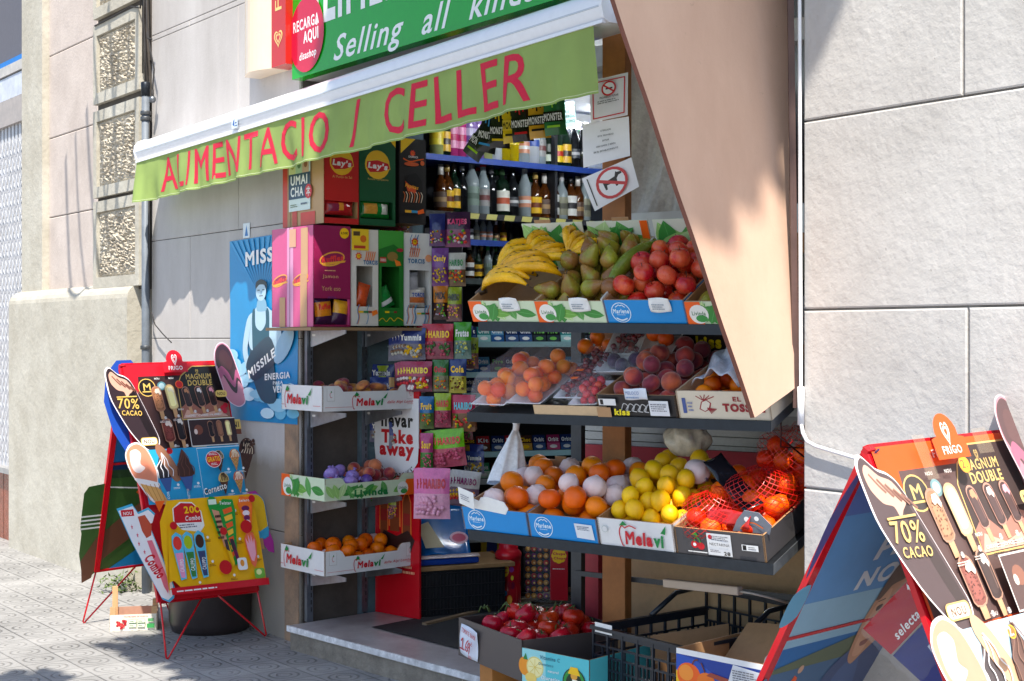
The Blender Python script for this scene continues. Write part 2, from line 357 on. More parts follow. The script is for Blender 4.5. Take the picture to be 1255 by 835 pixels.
def blocks(mb, rows, m, c, gap=.006, back=-.34, ch=.006, jm=None):
    """rows: (z0, z1, [t...]) dressed blocks with open joints; one wall"""
    x0 = min(r[2][0] for r in rows); x1 = max(r[2][-1] for r in rows)
    mb.box(W, x0, x1, rows[0][0], rows[-1][1], back, c - .012, jm or darkJ)
    for z0, z1, ts in rows:
        for a, b in zip(ts, ts[1:]):
            A, B, C, D = a + gap / 2, b - gap / 2, z0 + gap / 2, z1 - gap / 2
            if a == ts[0]: A = a
            if b == ts[-1]: B = b
            o = [(A, C), (B, C), (B, D), (A, D)]; i = [(A + ch, C + ch), (B - ch, C + ch), (B - ch, D - ch), (A + ch, D - ch)]
            vs = [W.p(x, y, c - .02) for x, y in o] + [W.p(x, y, c - ch * .6) for x, y in o] + [W.p(x, y, c) for x, y in i]
            fs = [(8, 9, 10, 11)] + [(k, (k + 1) % 4, 4 + (k + 1) % 4, 4 + k) for k in range(4)] + [(4 + k, 4 + (k + 1) % 4, 8 + (k + 1) % 4, 8 + k) for k in range(4)]
            mb.add(vs, fs, m)
# grey rendered wall with the opening
t184 = wt(186); za = wz(184, 52); zb = wz(187, 296); zc = wz(187, 415)
mb = MB()
blocks(mb, [(-.1, .55, [t184, .12]), (.55, zc, [t184, wt(300), .12]), (zc, zb, [t184, wt(233), .12]), (zb, za, [t184, wt(292), .12]), (za, 3.4, [t184, wt(232), .12]), (3.4, 4.3, [t184, -.6, .12])], greyM, 0, .004, -.34, .003)
mb.box(W, .122, TR + .02, 2.86, 4.3, -.34, -.001, greyM)
tag(mb.build('shop_front_wall'), 'smooth grey rendered wall above and beside the open shop front', 'wall')
# white painted wall
mb = MB(); z1 = wz(980, 150); z2 = wz(985, 380); z3 = wz(985, 598)
blocks(mb, [(-.3, .35, [TR, TR + .9, TR + 2.4, TR + 4]), (.35, z3, [TR, TR + .5, TR + 2, TR + 4]), (z3, z2, [TR, wt(1186), TR + 2.2, TR + 4]), (z2, z1, [TR, wt(1300), TR + 2.9, TR + 4]), (z1, 2.9, [TR, wt(1180), TR + 2.4, TR + 4]), (2.9, 4.3, [TR, TR + 1.6, TR + 4])], whiteM, 0, .007, -.34, .005, plaster('white_joint', (150, 148, 146), (110, 106, 102), 5, .3, 60, .002))
tag(mb.build('white_wall'), 'white painted masonry wall of large rough blocks beside the shop', 'wall')
mb = MB()                                         # rough broken foot of the corner
rn = random.Random(3)
def edge(a, b):
    return W.p(TR - .005 - .035 * (1 - b) * (.6 + .4 * math.sin(b * 23)) - .01 * rn.random(), -.2 + b * 1.3, -.3 + a * .302)
# left neighbour: pinkish wall, plinth, pilaster
t112, t56, t30, t0 = wt(114), wt(55), wt(30), wt(-60)
mb = MB()
blocks(mb, [(1.5, wz(56, 267), [t56, t112]), (wz(56, 267), wz(56, 170), [t56, t112]), (wz(56, 170), wz(56, 69), [t56, t112]), (wz(56, 69), 4.6, [t56, t112])], warmM, -.03, .006)
mb.box(W, t30, t56, 1.5, 4.6, -.34, .02, paleM)
tag(mb.build('pinkish_wall'), 'pinkish block wall with pale pilaster beside the lattice gate', 'wall')
mb = MB()                                         # plinth with rounded top
pf = [(.02, 0)] + [(.11, 0), (.11, 1.72)] + [(.11 - .09 * (1 - math.cos(R(a))), 1.72 + .10 * math.sin(R(a))) for a in range(15, 91, 15)] + [(-.2, 1.82), (-.2, 0)]
def prof_strip(mb, prof, a, b, m):
    n = len(prof)
    vs = [W.p(a, y, c) for c, y in prof] + [W.p(b, y, c) for c, y in prof]
    mb.add(vs, [tuple(range(n))[::-1], tuple(range(n, 2 * n))] + [(i, (i + 1) % n, n + (i + 1) % n, n + i) for i in range(n)], m)
zt = wz(70, 352, .11)
pf = [(-.2, -.05), (.11, -.05), (.11, zt - .1)] + [(.11 - .13 * (1 - math.cos(R(a))), zt - .1 + .10 * math.sin(R(a))) for a in range(15, 91, 15)] + [(-.2, zt)]
prof_strip(mb, pf, t30 - .02, t184 + .001 - .12, paleM)
tag(mb.build('wall_plinth'), 'pale rough plinth with rounded top at the foot of the pinkish wall', 'plinth')
# pilaster of rusticated blocks
mb = MB(); tp0, tp1 = wt(114, .07), wt(170, .07)
def zz(px, py): return wz(px, py, .07)
bl = [(zz(140, 352), zz(140, 243)), (zz(140, 238), zz(140, 129)), (zz(140, 120), zz(140, 21)), (zz(140, 12), zz(140, -90))]
mb.box(W, tp0, tp1, bl[0][0] - .02, 4.6, -.3, .035, darkJ)
for k, (z0, z1) in enumerate(bl):
    a0, a1, b0, b1 = tp0, tp1, tp0 + .06, tp1 - .06; c0, c1 = z0 + .07, z1 - .07
    for (x0, x1, y0, y1) in ((a0, a1, z0, c0), (a0, a1, c1, z1), (a0, b0, c0, c1), (b1, a1, c0, c1)): mb.box(W, x0, x1, y0, y1, .03, .07, paleM)
    nx, ny = 34, 52; rr = random.Random(k); H = [[rr.random() for _ in range(nx + 1)] for _ in range(ny + 1)]
    def fn(a, b):
        i, j = round(a * nx), round(b * ny); e = min(a, b, 1 - a, 1 - b); h = .026 * H[j][i] * min(1, e * 14)
        return W.p(b0 + (b1 - b0) * a + .004 * (H[j][i] - .5), c0 + (c1 - c0) * b + .004 * (H[ny - j][i] - .5), .046 + h)
    mb.grid(fn, nx, ny, roughM, False)
tag(mb.build('rusticated_pilaster'), 'pilaster of framed blocks with hammered rough centres beside the drainpipe', 'pilaster')
# lattice gate with window over it
gt = thing('lattice_gate', W.p(t30 - .6, 0, -.05), 'closed grey folding lattice gate at the edge of the pinkish wall', 'gate')
mb = MB(); gm = mat((196, 198, 204), 'paint'); zg1 = wz(20, 150)
for i in range(12):
    x = t30 - .03 - i * .085; mb.box(W, x - .024, x + .024, .55, zg1, -.06, -.03, gm)
mb.build('upright', gt)
mb = MB(); z = .6
while z < zg1 - .12:
    for i in range(11):
        x = t30 - .03 - i * .085
        mb.bar(W.p(x, z, -.025), W.p(x - .085, z + .13, -.025), .007, .003, gm, N); mb.bar(W.p(x - .085, z, -.02), W.p(x, z + .13, -.02), .007, .003, gm, N)
    z += .13
mb.build('lattice', gt)
mb = MB(); mb.box(W, t30 - 1.2, t30, .55, zg1, -.30, -.28, mat((50, 52, 60), 'metal')); mb.build('backing', gt)
ft = thing('transom_window', W.p(t30 - .5, zg1, 0), 'dark tinted window with blue strip above the lattice gate', 'window')
mb = MB(); mb.box(W, t30 - 1.2, t30, zg1, wz(20, 118), -.2, .0, mat((168, 160, 156), 'paint')); mb.box(W, t30 - 1.2, t30, wz(20, 116), wz(20, 88), -.2, -.02, mat((196, 202, 214), 'paint')); mb.box(W, t30 - 1.2, t30, wz(20, 86), wz(20, 74), -.2, -.01, mat((190, 186, 182), 'paint')); mb.build('frame', ft)
mb = MB(); mb.box(W, t30 - 1.2, t30, wz(20, 73), wz(20, 66), -.2, -.03, mat((28, 120, 200), 'paint')); mb.build('blue_strip', ft)
mb = MB(); mb.box(W, t30 - 1.2, t30, wz(20, 65), 4.6, -.2, -.06, mat((92, 90, 98), 'card')); mb.build('pane', ft)
mb = MB(); mb.box(W, t30 - 1.4, t30 - .02, -.1, .52, -.3, .0, mat((140, 74, 52), 'smooth')); mb.box(W, t30 - 1.4, t30 - .02, .52, .56, -.3, .05, mat((160, 160, 160), 'paint')); mb.box(W, t30 - .5, t30 - .495, 0, .52, 0, .002, mat((90, 60, 50)))
tag(mb.build('tiled_base'), 'reddish brown tiled base below the lattice gate', 'wall base')
# drainpipe and cables
dp = thing('drainpipe', W.p(wt(178.5, .05), 0, .05), 'weathered blue-grey metal drainpipe running down the grey wall', 'pipe')
mb = MB(); tx = wt(178.5, .05); mb.tube([W.p(tx, 0, .05), W.p(tx, wz(178, 101, .05), .05)], .024, mat((108, 116, 126), 'paint'), 14); mb.build('tube', dp)
for yy in (426, 139, 146):
    mb = MB(); zq = wz(178, yy, .05); mb.lathe(Fr(W.p(tx, zq, .05), U, N), [(.03, -.012), (.032, -.008), (.032, .008), (.03, .012)], mat((96, 98, 100), 'metal'), 16); mb.build('clamp', dp)
mb = MB(); mb.lathe(Fr(W.p(tx, wz(178, 108, .05), .05), U, -N), [(.027, -.05), (.029, .03), (.024, .035), (.018, .02)], mat((52, 56, 62), 'metal'), 14); mb.build('collar', dp)
cb = MB(); ck = mat((46, 44, 44), 'rubber')
def wp(px, py, c=.04): a, b = W.hit(px, py, c); return W.p(a, b, c)
for k, pl in enumerate(([(177, -30), (176, 20), (178, 60), (179, 102)], [(179, -30), (180, 30), (184, 60), (189, 85), (187, 108), (187, 122)], [(174, -30), (172, 10), (160, 8), (140, 20), (116, 32)],
                        [(180, 40), (181, 47), (186, 48)], [(183, 150), (182, 300), (184, 380), (190, 398), (200, 410), (210, 420)], [(176, -30), (175, 15), (175, 90)])):
    cb.tube([wp(x, y, .075 if k == 2 else .05) for x, y in pl], .005 if k != 4 else .004, ck, 6)
tag(cb.build('loose_cables'), 'tangle of black cables hanging at the head of the drainpipe', 'cables')
mb = MB(); mb.ball(wp(187, 122, .05), .022, mat((120, 124, 130), 'metal'), 12); mb.tube([wp(187, 122, .05), wp(187, 110, .05)], .008, ck)
tag(mb.build('cable_box'), 'small round grey junction knob beside the drainpipe head', 'junction box')
# white conduit on the right hand corner
cdm = mat((236, 236, 238), 'gloss'); cx0 = TR + .012
mb = MB(); xq = wt(980, .02); mb.tube([W.p(xq - .012, 4.2, .014), W.p(xq - .004, 2.2, .014), W.p(xq, wz(980, 470, .02), .014), W.p(xq, wz(980, 515, .02), .016), wp(984, 531, .02), wp(989, 541, .02), wp(1000, 547, .02), wp(1050, 562, .02), wp(1120, 583, .02), wp(1300, 640, .02)], .0062, cdm, 10)
c_ = tag(mb.build('white_conduit'), 'thin white cable conduit down the corner of the white wall', 'conduit')
mb = MB(); mb.tube([W.p(xq, wz(980, 474, .02), .014), W.p(xq, wz(980, 521, .02), .014)], .0115, cdm, 12); mb.build('sleeve', c_)
# ---- shop interior shell
IX = V((.8, .6, 0)); IN = V((.6, -.8, 0))        # along the shop's left side wall, and its facing
I = Fr(P(530, 415, 8.2) - V((0, 0, 1.55)), IX, ZZ)
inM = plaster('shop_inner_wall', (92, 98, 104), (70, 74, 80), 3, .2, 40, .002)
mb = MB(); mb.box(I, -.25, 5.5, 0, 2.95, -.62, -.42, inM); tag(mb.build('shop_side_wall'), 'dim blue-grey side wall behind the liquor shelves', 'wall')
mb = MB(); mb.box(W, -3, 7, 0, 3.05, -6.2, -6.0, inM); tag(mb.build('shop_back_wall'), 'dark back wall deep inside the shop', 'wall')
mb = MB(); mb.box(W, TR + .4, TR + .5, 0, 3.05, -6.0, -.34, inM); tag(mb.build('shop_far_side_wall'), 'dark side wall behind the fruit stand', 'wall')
mb = MB(); mb.box(W, -3, 7, 2.95, 3.05, -6.0, -.36, mat((196, 204, 206), 'card')); struct(mb.build('ceiling'))
mb = MB(); mb.box(W, -3, 7, .0, .10, -6.0, -.5, mat((70, 66, 62), 'smooth')); struct(mb.build('shop_floor'))
# splayed left reveal, painted in vertical bands
RV = Fr(W.p(.12, 0, 0), -N, ZZ)
def rx(px): return RV.hit(px, 415)[0]
mb = MB(); bands = [(367, 416, (112, 98, 84), -.012), (416, 421, (28, 26, 26), -.05), (421, 446, (98, 122, 134), -.006), (446, 450, (60, 70, 78), -.02), (450, 520, (84, 106, 116), -.01)]
for a, b, c, o in bands:
    m_ = plaster('reveal_%d' % a, c, tuple(x * .8 for x in c), 7, .7, 40, .006)
    mb.box(RV, rx(a), rx(b), .0, 2.9, -.06, o, m_)
    if a in (367,):
        for z in (.55, .95, 1.32): mb.box(RV, rx(a), rx(b), z, z + .006, o, o + .0015, mat((50, 44, 40)))
tag(mb.build('door_reveal'), 'worn stone and blue painted door reveal behind the corner racking', 'wall')
mb = MB(); mb.box(W, -.03, .119, -.05, 1.2, -.05, .004, plaster('ochre_render', (176, 142, 112), (120, 104, 90), 5, .5, 40, .006)); tag(mb.build('worn_corner_strip'), 'ochre worn corner strip between the grey wall and the corner rack', 'corner strip')
# ---- marble step
s0 = G(352, 767, .12); s1 = G(589, 830, .12); d = (s1 - s0).normalized()
S_ = up(s0, d)
stM = plaster('step_marble', (186, 180, 178), (150, 140, 138), 6, .1, 60, .001, rough=.3)
mb = MB(); mb.box(S_, 0, 3.2, 0, 1.3, -.03, 0, stM); st = mb.build('marble_slab')
mb2 = MB(); mb2.box(S_, .01, 3.2, .012, 1.3, -.5, -.031, plaster('step_concrete', (150, 142, 130), (116, 108, 98), 9, 1, 34, .012))
e = thing('shop_step', s0, 'veined marble doorstep with white edge in front of the shop', 'step')
st.location = (0, 0, 0); st.parent = e; st.matrix_parent_inverse = Matrix.Translation(-s0)
r_ = mb2.build('riser'); r_.parent = e; r_.matrix_parent_inverse = Matrix.Translation(-s0)
mb = MB(); mb.box(S_, 0, 3.2, -.004, .006, -.026, .002, mat((226, 226, 228), 'smooth')); o_ = mb.build('nosing'); o_.parent = e; o_.matrix_parent_inverse = Matrix.Translation(-s0)
# black studded mat
m0 = G(455, 769.5, .12); m1 = G(563, 797, .12); MF = up(m0, m1 - m0)
k1 = G(508, 759, .12); rub = mat((30, 31, 35), 'rubber')
mb = MB(); q = [m0, m0 + (m1 - m0) * 2.2, m0 + (m1 - m0) * 2.2 + MF.y * 1.4, k1 + MF.y * .9 + MF.x * .2, k1]
mb.add([p + V((0, 0, .004)) for p in q], [(0, 1, 2, 3, 4)], rub)
for i in range(26):
    for j in range(12):
        p = MF.p(.05 + i * .05, .03 + j * .05, .004)
        if (p - m0).cross(k1 - m0).z > -.002: continue
        mb.lathe(Fr(p, MF.x, MF.y), [(.015, 0), (.012, .004)], rub, 8, False)
tag(mb.build('rubber_mat'), 'black studded rubber mat on the marble step', 'mat')
# ---- back panel of the fruit stand
SX = V((.977, -.70, 0)).normalized(); SN = SX.cross(ZZ)      # SN faces the street
BK = Fr(P(765, 415, 5.72) - V((0, 0, 1.55)), SX, ZZ)
def bx(px, c=0): return BK.hit(px, 415, c)[0]
def by(px, py, c=0): return BK.hit(px, py, c)[1]
mb = MB(); cm = mat((206, 168, 124), 'card'); mb.box(BK, bx(765), bx(1040), .1, by(850, 655), -.02, 0, cm)
tag(mb.build('cardboard_sheet'), 'tan cardboard sheet closing the space under the fruit stand', 'sheet')
mb = MB(); mt = mat((150, 152, 154), 'metal')
for k in range(4):
    z0 = by(800, 572) - .0 + k * .034; mb.box(BK, bx(716), bx(1040), z0 + .03, z0 + .06, -.03, .0 - .003 * (k % 2), mt)
mb.box(BK, bx(716), bx(1040), by(800, 572), by(800, 500), -.05, -.03, mt)
tag(mb.build('rolled_shutter'), 'dull grey metal shutter slats behind the orange shelf', 'shutter')
mb = MB(); mb.box(BK, bx(718), bx(1040), by(800, 574), by(800, 548), -.02, .03, mat((176, 40, 54), 'paint')); mb.box(BK, bx(718), bx(738), .1, by(800, 574), -.02, .03, mat((176, 50, 60), 'paint'))
tag(mb.build('red_rail'), 'scuffed red painted rail behind the oranges and lemons', 'rail')
mb = MB(); mb.box(BK, bx(742), bx(1010), by(800, 505), 2.05, -.03, -.006, mat((206, 208, 206), 'gloss'))
ga = Gfx(mb, BK, 1, 1, -.004)
p1, p2, p3, p4 = bx(785), bx(900), by(850, 402), by(850, 432)
ga.poly([(bx(778), by(800, 402)), (bx(905), by(890, 402)), (bx(905), by(890, 436)), (bx(826), by(820, 432))], (150, 200, 40)); ga.poly([(bx(818), by(820, 402)), (bx(905), by(890, 402)), (bx(905), by(890, 425)), (bx(830), by(830, 420))], (40, 44, 40)); ga.text('SALUD', bx(835), by(850, 420), .16, .045, (220, 230, 210), rot=180)
tag(mb.build('white_display_panel'), 'white panel with green corner and dark wording behind the middle shelf', 'panel')
# wooden post and notices
wf = up(P(738, 415, 5.5) - V((0, 0, 1.43)), SX)
PW = lambda px: Fr(wf.o, SX, ZZ).hit(px, 415)[0]
mb = MB(); mb.box(wf, PW(738), PW(766), 0, .05, 0, 3.0, mat((176, 112, 58), 'wood')); po = mb.build('wooden_post', bevel=.003); tag(po, 'varnished wooden post carrying the three notices', 'post')
def quadpx(a, b, c, d_): return Quad(P(*a), P(*b), P(*c), P(*d_))
def notice(q, lab, fn, curl=.0):
    mb = MB(); n_ = 6
    mb.grid(lambda a, b: q.p(a * q.w, b * q.h, .004 * math.sin(a * 5 + b * 3)), n_, n_, mat((232, 232, 234), 'print'))
    g = Gfx(mb, q, q.w, q.h, .0058); fn(g); return tag(mb.build("notice"), lab, 'notice')
def n1(g):
    for r in ((.07, .06, .93, .085), (.07, .9, .93, .925), (.07, .06, .1, .925), (.9, .06, .93, .925)): g.rect(*r, RED)
    g.circ(.5, .72, .028, RED); g.circ(.5, .72, .022, (235, 235, 235)); g.rect(.42, .70, .6, .735, BLK); g.line([(.38, .8), (.62, .64)], .006, RED); g.text('PROHIBIDO FUMAR', .26, .5, .5, .05, BLK); g.squig(.2, .38, .6, .09, (120, 120, 120), 2)
def n2(g):
    for i, (t, w_) in enumerate((('ATENCION', .22), ('ESTA PROHIBIDO', .34), ('ENTRAR', .14), ('CON COMIDA O BEBIDA', .42), ('EN EL ESTABLECIMIENTO', .52))): g.text(t, .5 - w_ / 2, .74 - i * .12, w_, .04, BLK)
def n3(g):
    g.rect(.08, .1, .1, .92, BLK); g.circ(.52, .52, .062, (196, 50, 54)); g.circ(.52, .52, .051, (232, 232, 232))
    g.poly([(.36, .38), (.40, .38), (.41, .5), (.56, .5), (.58, .36), (.62, .36), (.63, .58), (.68, .66), (.75, .67), (.74, .74), (.66, .76), (.64, .8), (.6, .66), (.42, .62), (.36, .7), (.34, .68)], BLK)
    g.line([(.30, .70), (.74, .34)], .012, (196, 50, 54))
notice(quadpx((724, 151, 5.42), (769, 141, 5.38), (770, 89, 5.38), (723, 99, 5.42)), 'red framed no smoking notice, top of the three on the post', n1)
notice(quadpx((715, 206, 5.44), (772, 191, 5.38), (771, 143, 5.38), (714, 152, 5.44)), 'plain white typed notice in the middle of the post', n2)
notice(quadpx((729, 259, 5.40), (783, 229, 5.35), (774, 193, 5.35), (713, 219, 5.40)), 'tilted notice with a dog crossed out in red', n3)
# white tarpaulin
def tarp(a, b):
    x = bx(742) + (bx(905) - bx(742)) * a; z = 1.95 + 1.0 * b; return BK.p(x, z, -.03 + .03 * math.sin(a * 9 + b * 4) * (1 - .5 * b) + .012 * math.sin(a * 27 - b * 11))
mb = MB(); mb.grid(tarp, 40, 24, mat((206, 202, 194), 'bag')); tag(mb.build('white_tarpaulin', solid=.001), 'creased off white plastic sheet hanging behind the notices', 'sheet')
mb = MB(); mb.box(Fr(P(730, 415, 5.9) - V((0, 0, 1.55)), SX, ZZ), -.12, 1.6, wz(740, 76, -.3) - .0, wz(740, 50, -.3), -.1, 0, mat((214, 214, 214), 'paint')); tag(mb.build('lintel_strip'), 'white lintel strip above the post and notices', 'lintel')
# metal uprights and shelf frame
mm = mat((74, 76, 80), 'metal')
def post_at(px, Y, wd, z0, z1): 
    b_ = P(px, 415, Y); f = up(V((b_.x, b_.y, 0)), SX); mb.box(f, -wd / 2, wd / 2, 0, .03, z0, z1, mm)
mb = MB(); post_at(706, 5.66, .048, .1, 1.95); mb_ = mb; 
mb.box(Fr(P(714, 415, 5.62) - V((0, 0, 1.55)), SX, ZZ), -.03, 1.05, 1.55 - .312 * 5.3 / 5.3 * .0 - (712 - 415) / FP * 5.3 - .015, 1.55 - (712 - 415) / FP * 5.62 + .02, 0, .012, mm)
tag(mb.build('steel_support'), 'dark steel upright and cross bar carrying the fruit shelves', 'stand frame')
mb = MB(); t0_ = Fr(P(812, 716, 5.05), P(904, 726, 4.8) - P(812, 716, 5.05), ZZ); L_ = (P(904, 726, 4.8) - P(812, 716, 5.05)).length
mb.box(t0_, 0, L_, -.012, .018, -.03, .0, mat((196, 176, 158), 'gloss')); o_ = tag(mb.build('tube_lamp', bevel=.004), 'unlit plastic strip lamp lying on the cross bar under the shelves', 'lamp')
mb = MB(); mb.tube([t0_.p(L_, 0, -.015), P(920, 727, 4.78), P(945, 733, 4.8), P(975, 742, 4.85)], .004, mat((200, 190, 180), 'plastic'), 6); c2 = mb.build('lamp_cord'); c2.parent = o_
# ---- beige hinged panel
q = Quad(P(925, 512, 4.40), P(974, 476, 4.53), P(968, -60, 4.53), P(733, -60, 4.22))
pm_, n_, L_n, b_ = nodemat('beige_board'); b_.inputs['Roughness'].default_value = .6
bp_ = plaster('beige_board_paint', (212, 178, 156), (198, 162, 140), 2.5, .25, 30, .004, rough=.6, streak=1)
mb = MB(); vs = []
nu, nv = 10, 30
fr_ = [q.p(q.w * i / nu, q.h * j / nv, .0015 * math.sin(j * .7 + i)) for j in range(nv + 1) for i in range(nu + 1)]; bk_ = [p - q.z * .018 for p in fr_]
f1 = [(j * (nu + 1) + i, j * (nu + 1) + i + 1, (j + 1) * (nu + 1) + i + 1, (j + 1) * (nu + 1) + i) for j in range(nv) for i in range(nu)]
mb.add(fr_, f1, bp_, True); mb.add(bk_, [f[::-1] for f in f1], bp_, True)
ring = [i for i in range(nu + 1)] + [(j * (nu + 1) + nu) for j in range(1, nv + 1)] + [nv * (nu + 1) + i for i in range(nu - 1, -1, -1)] + [j * (nu + 1) for j in range(nv - 1, 0, -1)]
nn = len(ring); mb.add([fr_[i] for i in ring] + [bk_[i] for i in ring], [(i, nn + i, nn + (i + 1) % nn, (i + 1) % nn) for i in range(nn)], mat((120, 70, 56), 'wood'))
bpn = tag(mb.build('tapered_board'), 'tall beige painted board tapering down beside the white wall', 'board')
mb = MB(); a_ = P(975.5, 500, 4.555); b2 = P(968, -60, 4.555); mb.bar(a_ + (a_ - b2) * .0, b2, .012, .02, mat((84, 60, 54), 'wood')); mb.build('hinge_strip').parent = bpn
mb = MB(); mb.box(W, -40, t30 - 1.4, -.1, 7, -.34, .04, paleM); tag(mb.build('neighbour_wall'), 'pale rendered wall of the next building past the lattice gate', 'wall')
# ================================================================ SIGNS, AWNING, POSTER
# green shop sign
sx0 = wt(358, .06); sz0 = wz(358, 98, .06)
e = thing('shop_sign', W.p(sx0, sz0, 0), 'green shop sign with white lettering above the awning', 'sign')
mb = MB(); mb.box(W, sx0, TR - .15, sz0, sz0 + .95, .0, .06, mat((20, 158, 30), 'gloss')); g = Gfx(mb, Fr(W.p(sx0, sz0, .06), U, ZZ), 1, 1, .001, 'gloss')
def wl(px, py, c=.06): a, b = W.hit(px, py, c); return a - sx0, b - sz0
x0, z0_ = wl(411, 68); x1, _ = wl(500, 40)
def st(t, xa, xb, yb, yt, sh=.35, bd=.012):
    xm = (xa + xb) / 2; y_ = wl(xm, yb)[1]; g.text(t, wl(xa, yb)[0], y_, wl(xb, yb)[0] - wl(xa, yb)[0], wl(xm, yt)[1] - y_, WH, bd, sh)
st('Selling', 409, 495, 72, 30); st('all', 517, 553, 38, 4); st('kinds', 575, 660, 12, -24); st('of food', 680, 760, -16, -60)
st('ALIMENTACIO', 372, 640, -10, -95, 0, .03)
g.z += .001
mb.build('panel', e)
mb = MB(); gc = Gfx(mb, Fr(W.p(sx0 + .16, sz0 + .20, .0665), U, ZZ), 1, 1, .0, 'gloss')
gc.ell(0, 0, .175, .185, (196, 22, 58), 32); gc.text('RECARGA', -.135, .03, .26, .055, WH, .02, 0, 2); gc.text('AQUI', -.03, -.05, .15, .07, WH, .03, 0, 2); gc.text("'", .095, .03, .02, .025, WH, .03); gc.text('disashop', -.07, -.13, .17, .05, WH, .02, .2, 2)
mb.build('round_sticker', e)
# ice cream lightbox on the wall
fx0, fx1 = wt(300, .09), wt(350, .1); fz0 = wz(325, 82, .14)
e = thing('ice_cream_lightbox', W.p(fx0, fz0, 0), 'faded cream and red ice cream sign fixed high on the grey wall', 'sign')
mb = MB(); cr = mat((226, 206, 180), 'gloss')
prof = [(fx0 + (fx1 - fx0) * .68 * i / 10, .09 + .05 * math.sin(math.pi * i / 10)) for i in range(11)]
mb.prism(Fr(W.p(0, fz0, 0), U, N), [(fx0, 0)] + prof + [(fx0 + (fx1 - fx0) * .68, 0)], 0, -1.2, cr); mb.build('cream_body', e)
mb = MB(); mb.box(W, fx0 + (fx1 - fx0) * .68, fx1, fz0, fz0 + 1.2, 0, .1, mat((190, 40, 30), 'gloss'))
g = Gfx(mb, Fr(W.p(fx0 + (fx1 - fx0) * .84, fz0 + .28, .1), ZZ, -U), 1, 1, .001, 'gloss')
LT = (236, 200, 120); g.text('FRIGO', -.0, -.035, .42, .07, LT, .005)
def heart(g, cx, cy, s, c, bgc, sx=1.0):
    """two coiled lobes meeting in a point: outlined double heart"""
    for k, col in ((1, c), (.78, bgc), (.58, c), (.38, bgc)):
        pts = []
        for i in range(40):
            t = 2 * math.pi * i / 40; pts.append((cx + sx * s * k * 16 * math.sin(t) ** 3 / 16, cy + s * k * (13 * math.cos(t) - 5 * math.cos(2 * t) - 2 * math.cos(3 * t) - math.cos(4 * t)) / 15))
        g.poly(pts, col)
heart(Gfx(mb, Fr(W.p(fx0 + (fx1 - fx0) * .84, fz0 + .14, .1), U, ZZ), 1, 1, .0014, 'gloss'), 0, 0, .045, LT, (190, 40, 30))
mb.build('red_strip', e)
# awning cassette and valance
za0 = (wz(163, 186, .22) + wz(440, 100, .22) + wz(735, 10, .22)) / 3
ax0, ax1 = wt(166, .22), wt(738, .22)
zl, zr = wz(166, 187, .22), wz(738, 6, .22)
print('awning z', zl, zr, ax0, ax1)
AW = Fr(W.p(ax0, zl, .12), U * (ax1 - ax0) + ZZ * (zr - zl), ZZ); AL = ((ax1 - ax0) ** 2 + (zr - zl) ** 2) ** .5
e = thing('awning', AW.p(AL / 2, 0, 0), 'closed white awning cassette with green lettered valance over the shop front', 'awning')
wm = mat((232, 234, 240), 'gloss')
pr = [(-.10, -.05), (.07, -.055), (.095, -.04), (.105, .0), (.10, .035), (.08, .06), (.04, .075), (-.02, .07), (-.10, .06)]
mb = MB(); n = len(pr); vs = [AW.p(0, y, c) for c, y in pr] + [AW.p(AL, y, c) for c, y in pr]
mb.add(vs, [(i, (i + 1) % n, n + (i + 1) % n, n + i) for i in range(n)], wm, True); mb.add(vs, [tuple(range(n))[::-1], tuple(range(n, 2 * n))], wm)
mb.build('cassette', e, bevel=.002)
mb = MB(); mb.box(AW, .0, AL, -.062, -.05, .085, .100, wm); mb.box(AW, 0, AL, -.004, .002, .1035, .107, mat((190, 196, 206), 'gloss')); mb.build('front_rail', e)
for s in (0, 1):
    mb = MB(); f = Fr(AW.p(s * AL, 0, 0), AW.x, AW.y); vs = [f.p(-.008, y * 1.08, c * 1.05 if c > 0 else c) for c, y in pr] + [f.p(.008, y * 1.08, c * 1.05 if c > 0 else c) for c, y in pr]
    mb.add(vs, [tuple(range(n))[::-1], tuple(range(n, 2 * n))] + [(i, (i + 1) % n, n + (i + 1) % n, n + i) for i in range(n)], wm); mb.build('end_cap', e)
VH = .245
def vpt(s, b, off=0):
    d = 1 - b; wv = .013 * d * math.sin(s * 8.5 + 1.2) + .012 * d * math.sin(s * 19 + .5 + b * 2) + .018 * d * math.exp(-((s - .1) / .15) ** 2) + .006 * d * math.sin(s * 43)
    return AW.p(s, -.055 - VH * (1 - b) - .002 * math.sin(s * 8.5) * d, .092 + wv + off)
vm, n_, L_n, b_ = nodemat('valance_cloth'); b_.inputs['Base Color'].default_value = (*lin((160, 184, 104)), 1); b_.inputs['Roughness'].default_value = .8
tl = n_.new('ShaderNodeBsdfTranslucent'); tl.inputs[0].default_value = (*lin((150, 190, 80)), 1); mi = n_.new('ShaderNodeMixShader'); mi.inputs[0].default_value = .3; L_n.new(b_.outputs[0], mi.inputs[1]); L_n.new(tl.outputs[0], mi.inputs[2]); L_n.new(mi.outputs[0], n_['Material Output'].inputs[0])
nz = n_.new('ShaderNodeTexNoise'); nz.inputs['Scale'].default_value = 5; nz.inputs['Detail'].default_value = 8; g_ = n_.new('ShaderNodeNewGeometry'); L_n.new(g_.outputs['Position'], nz.inputs['Vector'])
mr = n_.new('ShaderNodeMapRange'); mr.inputs[1].default_value = .35; mr.inputs[2].default_value = .65; mr.inputs[3].default_value = .86; mr.inputs[4].default_value = 1.05; L_n.new(nz.outputs[0], mr.inputs[0]); sv = n_.new('ShaderNodeVectorMath'); sv.operation = 'SCALE'; sv.inputs[0].default_value = lin((160, 184, 104)); L_n.new(mr.outputs[0], sv.inputs['Scale']); L_n.new(sv.outputs[0], b_.inputs['Base Color'])
